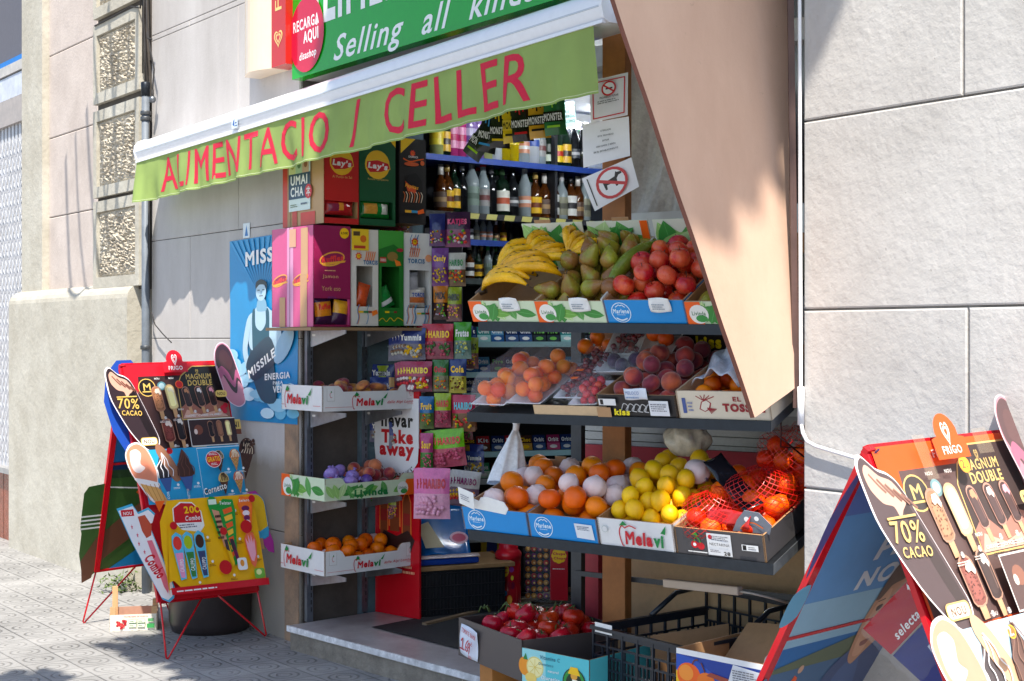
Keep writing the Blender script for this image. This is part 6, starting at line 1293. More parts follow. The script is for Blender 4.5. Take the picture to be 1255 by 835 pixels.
# inner face of the back panels, leaf printed, standing above the fruit
for a, b in ((0, 1), (1, 2), (2, 3)):
    f = Fr(sframe(S1, x1s[a]).p(0.01, D1 - .012, .0), S1.x, S1.z); mb = MB(); mb.box(f, 0, x1s[b] - x1s[a] - .02, .0, .20, -.003, 0, mat((214, 222, 200), 'print')); g = Gfx(mb, f, x1s[b] - x1s[a] - .02, .20, .001); leafy(g, (222, 226, 208), a + 4, 10, A(g)); g.rect(.88, 0, 1, 1, ORG) if a == 1 else None
    o_ = tag(mb.build('crate_liner'), ['leaf printed card flap standing behind the bananas', 'leaf printed card flap standing behind the pears', 'leaf printed card flap beside the beige board'][a], 'flap')
    mb = MB(); mb.box(Fr(f.p(.06 + .05 * a, .195, 0), f.x, f.y), 0, .07, 0, .018, -.003, .001, mat(CARD)); mb.build('handle_tab', o_)
# price tags
for x, lab in ((.12, 'white price tag pinned to the banana crate'), (.41, 'white price tag pinned to the pear crate'), (.72, 'white torn price tag on the blue apple crate')):
    f = Fr(S1.p(x, -.003, .05), S1.x, S1.z); mb = MB(); mb.grid(lambda a, b: f.p(.075 * a, .05 * b, .004 + .006 * math.sin(b * 3 + a * 4)), 6, 6, mat(WH, 'paper')); g = Gfx(mb, f, .075, .05, .0115); g.squig(.15, .2, .65, .5, (150, 160, 170), 3); tag(mb.build('price_tag', solid=.0006), lab, 'price tag')
fb = sframe(S1, x1s[0])
def bunch(x, y, z, rot, sc_, lab, n=None): put(PB, fb.p(x, y, z), lab, 'banana bunches on the upper shelf', rot, sc_)
bunch(.12, .12, .06, (R(14), R(-8), R(-15)), 1.2, 'banana bunch at the front of the leaf printed crate'); bunch(.15, .18, .09, (R(20), R(-6), R(15)), 1.05, 'banana bunch fanned over the front bunch')
bunch(.17, .30, .085, (R(24), R(0), R(35)), 1.0, 'banana bunch standing behind the front ones'); bunch(.30, .34, .085, (R(24), R(0), R(50)), 1.0, 'banana bunch leaning beside the pears')
fp = sframe(S1, x1s[1] - .05)
PG = ('green brown pear heaped on the upper shelf', 'pears on the upper shelf')
rn2 = random.Random(5)
for k, (r_, z0) in enumerate(((4, .03), (4, .085), (3, .135))):
    for j in range(5 if k < 2 else 3):
        for i in range(r_):
            x, y = .05 + i * .082 + (.04 if j % 2 else 0) + k * .02, .045 + j * .085 + k * .04 + (.09 if k == 2 else 0)
            if y > .43 or x > .34: continue
            put(PP, fp.p(x, y, z0 + .01 * rn2.random()), *PG, (rn2.uniform(.3, 1.5) * rn2.choice((-1, 1)), rn2.uniform(-.4, .4), rn2.uniform(0, 6.28)), 1.0)
mb = MB(); a_, b_2 = fp.p(.30, .10, .10), fp.p(.345, .40, .125); pts = [a_.lerp(b_2, t / 8) + ZZ * .02 * math.sin(t / 8 * 3.14) for t in range(9)]; mb.tube(pts, [.008, .02, .027, .029, .028, .026, .022, .015, .008], mat((120, 138, 40), 'smooth'), 14); tag(mb.build('long_green_fruit', org=a_), 'long green squash lying along the edge of the pear crate', 'squash')
fa = sframe(S1, x1s[2])
AG = ('red apple in the blue crate on the upper shelf', 'apples on the upper shelf')
pile(fa, x1s[3] - x1s[2] + .04, D1, .040, PA, *AG, 3, .02, .01, sq=.9, jit=.08)
pile(sframe(S1, x1s[3]), .2, .3, .033, PP, 'pear in the crate half hidden by the beige board', 'pears beside the beige board', 1, 0, .02)
mb = MB(); f = sframe(S1, x1s[2] - .004); mb.prism(Fr(f.o, f.y, f.z), [(0, 0), (D1, 0), (D1, .13), (0, .09)], -.003, .003, mat((204, 206, 196), 'print')); tag(mb.build('crate_divider'), 'pale card divider between the pears and the apples', 'divider')
# ---- middle shelf
def sm(px): return sxx(S2, px)
tray = mat((232, 232, 236), 'plastic'); film = mat((236, 240, 246), 'film')
def punnet(lab, x, y, w_, d, rot, proto, plabel, grp, r, layers=1, filmed=True, lift=.03, tilt=0, hh=.028, yaw=0):
    fr = Fr(S2.p(x, y, lift), S2.x * math.cos(rot) + S2.y * math.sin(rot), S2.y * math.cos(rot) - S2.x * math.sin(rot))
    if tilt: c_, k_ = math.cos(tilt), math.sin(tilt); fr = Fr(fr.o, fr.x, fr.y * c_ + fr.z * k_)
    e = thing('fruit_punnet', fr.o, lab, 'punnet', 'fruit punnets on the middle shelf'); mb = MB()
    def tr(a, b):
        e_ = min(a, 1 - a, b, 1 - b) * 2; z = hh * (1 - min(1, e_ * 3.2)) ** .8; return fr.p(w_ * a, d * b, z)
    mb.grid(tr, 22, 22, tray); mb.build('foam_tray', e, solid=.002)
    pile(fr, w_ - .02, d - .02, r, proto, plabel, grp, layers, .004, .003, x0=.01, y0=.01, jit=.1)
    if filmed:
        mb = MB(); top = .003 + r * 1.9 * (1 + .66 * (layers - 1))
        mb.grid(lambda a, b: fr.p(w_ * (a * 1.02 - .01), d * (b * 1.02 - .01), hh * .9 + (top - hh * .9 + .004) * min(1, min(a, 1 - a, b, 1 - b) * 7) ** .6 + .002 * math.sin(a * 40 + b * 17)), 18, 18, film); mb.build('cling_film', e)
    return fr
AGp = ('apricot under cling film on the middle shelf', 'packed apricots')
punnet('long foam punnet of apricots at the open end of the middle shelf', sm(577), .01, .15, .38, R(-2), PAP, *AGp, .027, 3, True, .004, R(5))
punnet('second foam punnet of apricots resting beside the cherries', sm(618), .02, .15, .34, R(-1), PAP, *AGp, .027, 3, True, .008, R(5))
punnet('foam punnet of cherries with orange stickers', sm(672), .05, .13, .34, R(1), PCH, 'dark cherry under cling film on the middle shelf', 'packed cherries', .0125, 4, True, .02, R(9))
punnet('foam punnet of strawberries at the shelf front', sm(697), .01, .11, .17, R(5), PST, 'strawberry under cling film on the middle shelf', 'packed strawberries', .016, 3, True, .012, R(8))
punnet('foam punnet of plums under shiny film', sm(700), .18, .18, .14, R(4), PPL, 'purple plum in the foam punnet on the middle shelf', 'packed plums', .027, 1, True, .07, R(8))
punnet('white foam punnet of cherries at the back of the middle shelf', sm(700) - .02, .31, .14, .16, R(3), PCH, 'cherry in the rear foam punnet', 'rear packed cherries', .013, 2, True, .09, R(25))
punnet('foam punnet of apricots at the back of the middle shelf', sm(725), .33, .17, .16, R(-3), PAP, 'apricot in the rear foam punnet', 'rear packed apricots', .031, 1, False, .09, R(22))
pile(Fr(S2.p(sm(640), .36, .06), S2.x, S2.y), .2, .14, .03, PAP, 'apricot in the loose heap behind the punnets', 'rear apricots', 2, 0, 0)
mb = MB(); f = Fr(S2.p(sm(655), .0, .002), S2.x, S2.z); mb.prism(f, [(0, 0), (.29, 0), (.30, .035), (0, .035)], -.003, 0, mat((206, 176, 138), 'card')); tag(mb.build('cardboard_edge'), 'low cardboard strip in front of the strawberry punnet', 'card strip')
for x, y in ((sm(688), .14), (sm(695), .06)):
    mb = MB(); f = Fr(S2.p(x, y, .115), S2.x, S2.y); mb.box(f, 0, .026, 0, .016, 0, .0012, mat((255, 110, 30), 'print')); tag(mb.build('orange_sticker'), 'orange price sticker on the cherry film' if y > .1 else 'orange price sticker on the strawberry film', 'sticker')
# black patterned crate of peaches
def blk_front(g):
    for k in range(5): x = .3 + .08 * k; g.curve([(x, .3), (x + .04, .6), (x + .09, .5), (x + .06, .3), (x + .12, .25)], .003, (190, 190, 190), 4)
    g.rect(.04, .55, .26, .85, (226, 226, 226)); g.rect(.06, .58, .1, .82, BLK); g.rect(.0, 0, .18, .45, CARD); g.text('kiss', .22, .1, .2, .3, (240, 220, 20), .05, .1); g.rect(.68, .12, .92, .8, (226, 228, 232)); g.squig(.7, .3, .2, .4, (130, 130, 140), 4)
xk0, xk1, xk2 = sm(734), sm(832), sm(945)
crate('fruit_crate', 'black swirl patterned crate of peaches on the middle shelf', sframe(S2, xk0), xk1 - xk0 - .004, .46, .078, (34, 32, 34), None, blk_front, None, None, None, 0, 0, None, 0, backh=.14)
pile(sframe(S2, xk0), xk1 - xk0, .46, .035, PNE, 'dark red peach in the black patterned crate', 'peaches in the black crate', 3, .02, .01, sq=.9, skip=lambda x, y, k: k == 1 and y > .40)
f = Fr(S2.p(xk0 + .12, -.004, .068), S2.x, S2.z); mb = MB(); mb.grid(lambda a, b: f.p(.085 * a, .04 * b, .004 + .005 * math.sin(a * 6)), 8, 4, mat((220, 226, 236), 'paper')); g = Gfx(mb, f, .085, .04, .0105); g.text('MELOCO', .1, .5, .6, .3, (130, 150, 190), 0); g.squig(.1, .1, .6, .3, (140, 160, 190), 1); tag(mb.build('price_tag', solid=.0006), 'curled handwritten price tag on the black patterned crate', 'price tag')
f = Fr(sframe(S2, xk0).p(0, .44, .0), S2.x, S2.z); mb = MB(); mb.box(f, 0.0, .34, 0, .16, -.004, 0, mat((34, 32, 34), 'print')); g = Gfx(mb, f, .34, .16, .001); g.text('kiss', .5, .55, .3, .3, (240, 220, 20), .05, .1); tag(mb.build('crate_back_flap'), 'black flap with yellow writing standing behind the peaches', 'flap')
def tossal(g):
    g.poly([(.24, .35), (.27, .62), (.33, .7), (.38, .58), (.36, .36), (.3, .25)], (150, 30, 40)); g.poly([(.255, .37), (.28, .6), (.33, .67), (.365, .57), (.345, .38), (.3, .28)], (222, 214, 196))
    for k in range(5): g.line([(.3, .66), (.22 + .05 * k, .88 - .03 * abs(k - 2))], .003, (150, 30, 40)); g.line([(.33, .4), (.37 + .015 * k, .2 + .04 * k)], .003, (150, 30, 40))
    g.text('EL', .62, .66, .09, .16, (150, 30, 40), .03); g.text('TOSSAL', .5, .28, .45, .30, (150, 30, 40), .06); g.rect(.06, .2, .1, .75, (70, 90, 150)); g.squig(.12, .25, .06, .4, (120, 130, 170), 3)
crate('fruit_crate', 'pale wooden look crate with red lettering at the end of the middle shelf', sframe(S2, xk1), xk2 - xk1, .46, .096, (218, 206, 184), (200, 176, 146), tossal, None, None, None, 0, 0, None, 0)
pile(sframe(S2, xk1), .26, .42, .030, PAP, 'orange apricot in the pale crate beside the beige board', 'apricots in the pale crate', 2, .0, .0)
mb = MB(); f = sframe(S2, xk1 + .01); mb.grid(lambda a, b: f.p(.03 + .17 * a + .02 * math.sin(b * 9), .04 + .36 * b, .10 + .05 * math.sin(a * 3) + .012 * math.sin(a * 17 + b * 11) + .03 * b), 16, 26, mat((206, 212, 226), 'bag')); tag(mb.build('tissue_sheet', solid=.001), 'crumpled white tissue sheet lining the pale crate', 'tissue')
# white carrier bag hanging at the end of the lower shelf
mb = MB(); hb = P(632, 560, 5.45)
def cbag(a, b):
    t = a * 2 * math.pi; w_ = .010 + .062 * (1 - b) ** .8 * (1 + .16 * math.sin(t * 4 + 1 + 2 * b) + .09 * math.sin(9 * t - 3 * b)); return hb + V((w_ * math.cos(t) - .03 * (1 - b) , .035 * (1 - b) ** .5 * math.sin(t) * (1 + .2 * math.sin(5 * t)), .10 - .20 * (1 - b) + .012 * math.sin(t * 2)))
mb.grid(cbag, 48, 20, mat((232, 232, 234), 'bag')); mb.tube([hb + V((0, 0, .10)), hb + V((.005, 0, .13)), hb + V((-.02, 0, .145)), hb + V((.02, .01, .155))], [.012, .016, .01, .004], mat((232, 232, 234), 'bag'), 8); tag(mb.build('carrier_bag', org=hb), 'white carrier bag hanging knotted beside the oranges', 'bag')
# wire braces by the wall
mb = MB(); wb = mat((90, 60, 60), 'metal'); a0 = P(945, 527, 4.56); mb.tube([a0, P(985, 560, 4.7)], .003, wb, 6); mb.tube([P(957, 500, 4.7), P(957, 548, 4.7), P(985, 549, 4.75)], .003, wb, 6); tag(mb.build('wire_brace'), 'thin rusty wire brace between the shelf end and the wall', 'wire')
# ================================================================ CRATES ON THE STEP
def fcrate(name, label, fl, fr_, zf, depthvec_px, h, col, dpt, **k):
    a = G(*fl, zf); b = G(*fr_, zf); x = (b - a).normalized(); y = V((-x.y, x.x, 0)); f = Fr(a, x, y); return crate(name, label, f, (b - a).length, dpt, h, col, **k), f, (b - a).length
# tomato crate: corner nearest the step's left edge
ZT = .30
tc, tf, tw = fcrate('tomato_crate', 'dark grey carton of vine tomatoes with handwritten price card', (562, 803), (640, 836), ZT, None, .15, (84, 76, 74), .46, inner=(60, 54, 52))
VT = ('red vine tomato heaped in the dark grey carton', 'tomatoes in the dark carton')
pile(tf, tw, .46, .043, PT, *VT, 3, .02, .045, sq=.8, skip=lambda x, y, k: k == 2 and y < .12, jit=.1)
vg = mat((76, 100, 44), 'leaf')
for k, (x, y) in enumerate(((.06, .08), (.13, .16), (.22, .2), (.10, .28), (.2, .34))):
    mb = MB(); p0 = tf.p(x, y, .185 + .01 * k % .03); r_ = random.Random(k)
    for j in range(4): q_ = p0 + V((r_.uniform(-.04, .04), r_.uniform(-.04, .04), r_.uniform(-.03, .01))); mb.tube([p0, (p0 + q_) / 2 + V((0, 0, .018)), q_], .0028, vg, 5)
    tag(mb.build('tomato_vine', org=p0), 'green tomato vine stalk on the tomato heap', 'vine stalk', 'vine stalks on the tomatoes')
mb = MB(); f = Fr(tf.p(.035, -.006, .02), tf.x + ZZ * -.10, tf.z); mb.grid(lambda a, b: f.p(.135 * a, .115 * b, .004 + .006 * math.sin(a * 4 + b * 3)), 10, 8, mat((222, 228, 240), 'paper')); g = Gfx(mb, f, .135, .115, .0115); rc = (190, 30, 50)
g.text('TOMATE RAMA', .12, .74, .84, .15, rc, .0, .1, -3); g.curve([(.12, .45), (.22, .55), (.22, .22)], .005, rc); g.line([(.1, .2), (.34, .2)], .005, rc); g.poly([(.38, .2), (.40, .24), (.42, .2)], rc); g.curve([(.58, .6), (.46, .45), (.45, .28), (.55, .22), (.6, .32), (.5, .38)], .005, rc); g.curve([(.76, .5), (.68, .55), (.64, .45), (.72, .4), (.77, .5), (.74, .2)], .005, rc); g.text('€', .83, .5, .08, .14, rc, 0); g.text('kilo', .72, .06, .2, .12, rc, 0, .1)
tag(mb.build('price_card', solid=.0006), 'white card with red handwritten tomato price', 'price card')
mb = MB(); f = Fr(tf.p(.12, .03, -.178), tf.x, tf.y); mb.box(f, 0, .1, 0, .3, 0, .176, mat((188, 124, 60), 'wood')); tag(mb.build('wood_block', bevel=.003), 'varnished wood block propping up the tomato carton', 'block')
mb = MB(); f = Fr(V((tf.p(tw, 0, 0).x, tf.p(tw, 0, 0).y, .122)), tf.x, tf.y)
for k in range(5): mb.box(f, .02, 1.3, .03 + k * .1, .10 + k * .1, .105, .125, mat((150, 116, 80), 'wood'))
for k in range(4): mb.box(f, .04 + k * .38, .10 + k * .38, .04, .5, 0, .104, mat((150, 116, 80), 'wood'))
tag(mb.build('wooden_pallet'), 'low slatted wooden pallet raising the cartons off the step', 'pallet')
# turquoise juice orange carton
def vitc(g):
    g.rect(0, 0, 1, 1, (84, 196, 206)); g.rect(0, .0, .36, 1, (150, 216, 220)); g.ell(.04, .58, .09, .22, (240, 150, 30), 18, 10); g.ell(.20, .60, .13, .25, (226, 214, 130), 22); g.ell(.20, .60, .115, .22, (246, 236, 170), 22)
    for k in range(8): a = k * math.pi / 4; g.line([(.20, .6), (.20 + .1 * math.cos(a), .6 + .19 * math.sin(a))], .002, (226, 200, 90))
    g.ell(.14, .34, .09, .12, (240, 210, 110), 12); g.poly([(.02, .75), (.06, .9), (.09, .74)], GRN); g.text('Vitamina C', .28, .82, .3, .09, (50, 120, 140), .02, .1); g.text('Dieteteco', .26, .68, .22, .06, (50, 120, 140), .01, .1); g.text('natural', .4, .55, .16, .06, WH, .01); g.text('Diuretica', .30, .36, .28, .09, WH, .02, .1); g.text('Antioxidante', .36, .22, .34, .06, (50, 120, 140), .01, .1)
    g.ell(.79, .42, .17, .34, (20, 40, 30), 26, 5); g.ell(.79, .42, .155, .315, (40, 150, 60), 26, 5); g.ell(.79, .40, .12, .25, (20, 50, 30), 22); g.text('Don Manuel', .66, .26, .26, .15, WH, .03, .1, -5); g.ell(.79, .58, .05, .09, (236, 170, 60), 12); g.poly([(.70, .62), (.74, .78), (.84, .78), (.88, .6)], YEL); g.poly([(.76, .5), (.84, .5), (.82, .4), (.78, .4)], WH)
vc, vf, vw = fcrate('juice_orange_carton', 'turquoise carton printed with oranges and a green oval emblem', (640, 846), (722, 864), .27, None, .155, (84, 196, 206), .40, front=vitc)
# black plastic harvest crate with open lattice
bf0 = G(726, 858, .25); bf1 = G(838, 892, .25); x = (bf1 - bf0).normalized(); bw = (bf1 - bf0).length; HF = Fr(bf0, x, V((-x.y, x.x, 0))); bd_, bh = .58, .27
e = thing('plastic_crate', bf0, 'black plastic lattice harvest crate with torn cardboard inside', 'crate'); bpm = mat((34, 40, 50), 'plastic')
def lattice(nm, f, w_, h_):
    mb = MB(); T = .008
    for z in (0, h_ * .16, h_ * .3, h_ * .44, h_ * .60, h_ * .74, h_ - .03): mb.box(f, 0, w_, z, z + (.03 if z in (0, h_ - .03) else .007), -T, 0, bpm)
    n = int(w_ / .07)
    for i in range(n + 1): xx = w_ * i / n; xx = min(xx, w_ - .008); mb.box(f, xx, xx + .008, 0, h_, -T, .002, bpm)
    for i in range(n * 4): xx = w_ * (i + .5) / (n * 4); j = i % 3; mb.box(f, xx, xx + .005, .02 if j else h_ * .3, h_ * (.6 if j == 1 else .74 if j == 2 else .6), -T, -.001, bpm)
    mb.box(f, -.003, w_ + .003, h_ - .012, h_, -T - .004, .01, bpm); mb.build(nm, e)
lattice('front_lattice', Fr(HF.o, HF.x, HF.z), bw, bh); lattice('back_lattice', Fr(HF.p(bw, bd_), -HF.x, HF.z), bw, bh + .09); lattice('side_lattice', Fr(HF.p(0, bd_), -HF.y, HF.z), bd_, bh); lattice('side_lattice', Fr(HF.p(bw, 0), HF.y, HF.z), bd_, bh)
for xx in (0, bw):
    mb = MB(); mb.tube([HF.p(xx, bd_, bh + .08), HF.p(xx, bd_ * .72, bh + .07), HF.p(xx, bd_ * .5, bh)], .010, bpm, 8); mb.build('raised_rim', e)
mb = MB(); mb.box(HF, 0, bw, 0, bd_, .0, .01, bpm); mb.build('base_plate', e)
mb = MB(); g = Gfx(mb, Fr(HF.p(.08, -.001, .0), HF.x, HF.z), 1, 1); g.rect(0, .01, .05, .07, WH); g.squig(.005, .02, .04, .04, BLK, 3); g.rect(.05, .01, .14, .05, (40, 150, 80)); g.text('MERCABARNA', .055, .02, .08, .014, WH, .01); mb.build('crate_label', e)
# small white tag on it
f = Fr(HF.p(.02, -.004, bh - .02), HF.x, HF.z); mb = MB(); mb.box(f, 0, .09, 0, .035, 0, .001, mat(WH, 'paper')); tag(mb.build('price_tag'), 'torn white paper tag on the rim of the black lattice crate', 'price tag')
def loosecard(nm, lab, pts, c=CARD, th=.004): mb = MB(); mb.poly(pts, mat(c, 'card')); return tag(mb.build(nm, org=pts[0], solid=th), lab, 'cardboard')
loosecard('cardboard_piece', 'brown cardboard piece standing inside the black lattice crate', [HF.p(.10, .20, .02), HF.p(.26, .44, .02), HF.p(.25, .44, .26), HF.p(.09, .2, .22)]); loosecard('cardboard_piece', 'grey brown cardboard leaning across the black lattice crate', [HF.p(.30, .02, .04), HF.p(.34, .5, .04), HF.p(.34, .5, .23), HF.p(.30, .02, .18)], (168, 124, 84)); loosecard('cardboard_piece', 'flattened carton flap lying low inside the black lattice crate', [HF.p(.03, .05, .03), HF.p(.28, .07, .05), HF.p(.27, .3, .07), HF.p(.03, .28, .05)], (190, 150, 110))
# blue apricot carton and another cardboard box behind
def apri(g):
    g.rect(0, 0, 1, 1, (20, 60, 150)); g.rect(0, .86, 1, 1, WH); g.poly([(.0, .0), (.12, .0), (.5, .4), (.2, .8), (0, .86)], (30, 80, 180)); g.poly([(0, .0), (.3, 0), (.1, .3), (0, .45)], YEL); g.ell(.14, .36, .13, .32, ORG, 20); g.ell(.11, .42, .08, .2, (250, 150, 50), 16); g.ell(.33, .26, .1, .26, (240, 120, 30), 18); g.curve([(.18, .66), (.2, .76), (.24, .8)], .005, (110, 50, 30)); g.curve([(.32, .52), (.3, .64), (.28, .74)], .005, (110, 50, 30))
    g.poly([(.34, .45), (.6, .36), (.58, .48), (.38, .55)], (160, 70, 50)); g.poly([(.56, .34), (.9, .26), (.93, .78), (.62, .86)], (226, 228, 230)); g.squig(.62, .4, .24, .36, (120, 120, 126), 6); g.rect(.66, .16, .84, .22, (200, 140, 60))
ac, af, aw = fcrate('apricot_carton', 'blue and white carton printed with apricots beside the red board', (829, 842), (945, 868), .40, None, .13, (226, 228, 232), .44, front=apri)
for k, (x0, y0, c_) in enumerate(((.04, .18, CARD), (.2, .3, (150, 110, 74)))): loosecard('cardboard_flap', ['brown cardboard flap folded inside the apricot carton', 'darker cardboard flap behind the apricot carton'][k], [af.p(x0, y0, .05), af.p(x0 + .22, y0 + .02, .06), af.p(x0 + .2, y0 + .16, .19), af.p(x0 + .0, y0 + .16, .17)], c_)
loosecard('cardboard_flap', 'brown carton wall standing behind the black lattice crate', [P(700, 800, 4.95), P(880, 800, 4.7), P(912, 745, 4.85), P(740, 745, 5.2)][:4], (168, 128, 90)) if False else None
tg = mat((120, 60, 100), 'velvet')
pile(Fr(af.p(.18, .1, .06), af.x, af.y), .2, .2, .03, PPL, 'dark plum left in the apricot carton', 'plums in the apricot carton', 1)
# ---- raspberry crate and dark planter by the left board
r0, r1 = G(134, 774), G(193, 771.5); x = (r1 - r0).normalized(); rf = Fr(r0, x, V((-x.y, x.x, 0)))
def rasp(g):
    g.text('FRAMBUESAS DE HUELVA', .3, .82, .5, .08, (190, 50, 40), .01); r_ = random.Random(1)
    for cx_, cy_ in ((.2, .45), (.3, .5), (.26, .3)):
        for k in range(14): g.circ(cx_ + r_.uniform(-.04, .04), cy_ + r_.uniform(-.13, .13), .006, r_.choice([(190, 30, 40), (220, 60, 60), (160, 20, 36)]))
    for r_ in ((.40, .2, .56, .42), (.58, .2, .74, .42), (.40, .48, .56, .72), (.58, .48, .74, .72)):
        g.rect(*r_, (90, 150, 100)); g.rect(r_[0] + .006, r_[1] + .02, r_[2] - .006, r_[3] - .02, (224, 220, 206)); g.squig(r_[0] + .02, r_[1] + .06, .1, .1, (90, 150, 100), 2)
    g.rect(.78, .15, .94, .42, (60, 150, 80)); g.rect(.80, .55, .92, .75, (90, 150, 100))
rcr, rff = crate('raspberry_crate', 'small white wooden raspberry crate standing in the sun beside the planter', rf, (r1 - r0).length, .24, .085, (226, 218, 202), (176, 136, 116), rasp), rf
for k, (a, b) in enumerate(((.0, .0), ((r1 - r0).length - .035, 0), (.0, .215), ((r1 - r0).length - .035, .215))):
    mb = MB(); mb.box(Fr(rf.p(a, b, 0), rf.x, rf.y), .003, .032, .004, .022, .0, .125 if k != 2 else .20, mat((196, 156, 112), 'wood')); mb.build('corner_post', rcr)
pc = G(248, 775); pc = V((pc.x + .02, pc.y + .10, 0)); e = thing('round_planter', pc, 'dark grey round tub standing behind the red framed board', 'planter'); mb = MB(); mb.lathe(Fr(pc, (1, 0, 0), (0, 1, 0)), [(.20, 0), (.215, .05), (.225, .28), (.235, .33), (.24, .34), (.22, .345), (.21, .30)], mat((52, 44, 44), 'plastic'), 40); mb.build('tub', e)
mb = MB(); mb.lathe(Fr(pc + V((0, 0, .29)), (1, 0, 0), (0, 1, 0)), [(.001, .01), (.21, 0)], mat((60, 46, 36), 'rubber'), 24, cap=False); mb.build('soil', e)
# weeds at the wall foot
mb = MB(); r_ = random.Random(9); wc = W.p(wt(178), 0, .16); lm = mat((84, 104, 50), 'leaf')
for k in range(150):
    p = wc + V((r_.gauss(0, .06), r_.gauss(0, .05), abs(r_.gauss(.03, .05)))); d = V((r_.gauss(0, 1), r_.gauss(0, 1), .6)).normalized() * .03; s_ = V((-d.y, d.x, 0)) * .4; mb.poly([p - s_, p + d, p + s_, p - d * .3], lm)
tag(mb.build('weeds'), 'small weed and dry leaves growing at the foot of the plinth', 'weed', kind='stuff')
# ---- wrapped cans behind the near board
e = thing('can_multipack', P(1110, 720, 3.75), 'shrink wrapped red and blue drinks packs leaning inside the large board', 'drinks pack')
PK = Fr(P(1098, 796, 3.72), P(1172, 718, 3.64) - P(1098, 796, 3.72), P(1093, 746, 3.72) - P(1099, 796, 3.72)); mb = MB(); mb.box(PK, -.02, .22, .0, .095, -.12, 0, mat((170, 18, 34), 'gloss')); g = Gfx(mb, PK, .23, .115, .001, 'gloss'); g.text('teca', .62, .5, .34, .3, WH, .02, .1); g.text('selecta', .1, -.0 + .1, .4, .2, WH, .02, .3, 0); mb.build('red_pack', e, bevel=.008)
PK2 = Fr(PK.p(.01, -.12, -.005), PK.x, PK.y); mb = MB(); mb.box(PK2, -.03, .2, -.10, .115, -.12, 0, mat((24, 40, 120), 'gloss')); g = Gfx(mb, PK2, .23, .115, .001, 'gloss'); g.text('Estrella', .2, .3, .5, .3, (200, 210, 230), .02, .3); mb.build('blue_pack', e, bevel=.008)
mb = MB(); mb.grid(lambda a, b: PK.p(-.03 + .26 * a, -.10 + .20 * b, .012 + .006 * math.sin(a * 17 + b * 23) - .02 * (1 - math.sin(math.pi * b) ** .3)), 24, 24, film); mb.build('shrink_wrap', e)
# ================================================================ INSIDE THE SHOP
# ---- drinks advertising board and take-away sign in the doorway
cb0, cb1 = G(460, 750, .12), G(514, 760, .12); CB = Fr(cb0 + V((0, 0, .002)), cb1 - cb0, ZZ); cw = (cb1 - cb0).length; ch = 1.55 + (415 - 468) / FP * 7.4 - .12
e = thing('drinks_board', CB.p(cw / 2, 0, 0), 'tall red board with glowing bottles and a white take away notice', 'sign')
mb = MB(); mb.box(CB, 0, cw, 0, ch, -.012, 0, mat((196, 14, 30), 'gloss')); g = Gfx(mb, CB, cw, ch)
for x, y, s in ((.20, .48, .8), (.45, .50, 1.05), (.72, .47, .85)):
    g.poly([(x - .13 * s, y - .12), (x - .12 * s, y + .02), (x - .05 * s, y + .07 * s), (x - .06 * s, y + .12 * s), (x + .06 * s, y + .12 * s), (x + .05 * s, y + .07 * s), (x + .12 * s, y + .02), (x + .13 * s, y - .12)], (230, 110, 40)); g.poly([(x - .10 * s, y - .14), (x - .10 * s, y + .015), (x - .035 * s, y + .06 * s), (x - .035 * s, y + .09 * s), (x + .035 * s, y + .09 * s), (x + .035 * s, y + .06 * s), (x + .10 * s, y + .015), (x + .10 * s, y - .14)], (130, 60, 28)); g.rect(x - .045 * s, y + .09 * s, x + .045 * s, y + .11 * s, (220, 210, 200)); g.rect(x - .09 * s, y - .08, x + .09 * s, y - .03, (150, 30, 30))
g.poly([(.1, .30), (.2, .36), (.5, .34), (.75, .37), (.9, .33), (.8, .27), (.5, .25), (.25, .26)], (50, 26, 24)); g.poly([(.40, .62), (.45, .70), (.48, .66), (.52, .64), (.5, .6)], (240, 130, 40)); g.squig(.5, .18, .42, .045, (240, 170, 130), 2); g.rect(.0, -.0, .0, .0, RED) if False else None
mb.build('red_panel', e)
mb = MB(); g = Gfx(mb, CB, cw, ch, .006); g.poly([(.0, .72), (.03, .66), (.2, .60), (.8, .60), (.98, .66), (1.0, .72), (1.0, .93), (0, .93)], (232, 232, 234)); mb.box(CB, .0, cw, ch * .72, ch * .93, .001, .006, mat((232, 232, 234), 'print'))
g.text('para', .40, .875, .42, .055, BLK, .04); g.text('llevar', .16, .805, .72, .06, BLK, .04); g.text('Take', .16, .735, .72, .06, (200, 20, 30), .05); g.text('away', .12, .665, .78, .06, (200, 20, 30), .05); g.text('COLD DRINKS', .14, .615, .72, .03, BLK, .01, 0, 0, -1.2); g.ell(.4, .59, .09, .012, (40, 150, 80), 10)
mb.build('white_notice', e)
# ---- liquor shelves
def ix(px, c=0): return I.hit(px, 415, c)[0]
def iz(px, py, c=0): return I.hit(px, py, c)[1]
SHB = mat((22, 62, 150), 'paint'); SHG = mat((110, 120, 120), 'metal'); SHD = mat((36, 38, 44), 'paint')
lev = [iz(530, 190), iz(555, 261), iz(600, 343), iz(600, 296), 0.9, 1.35]
e = thing('liquor_shelving', I.p(1, 0, -.2), 'blue edged shelving lined with bottles along the shop side wall', 'shelving')
for k, (z, m) in enumerate(((lev[0], SHB), (lev[1], SHD), (lev[2], SHG), (lev[3], SHB))):
    mb = MB(); mb.box(I, -.1, 2.9, z - .022, z - .0, -.36, .02, m); mb.box(I, -.1, 2.9, z - .03, z + .004, .02, .026, m if k != 1 else SHD)
    if k == 1:
        g = Gfx(mb, Fr(I.p(0, z - .03, .027), I.x, I.y), 1, 1, 0)
        for j in range(16): x = .1 + j * .13; g.poly([(x, 0), (x + .075, 0), (x + .085, .032), (x + .01, .032)], (196, 190, 110))
    mb.build('shelf_board', e)
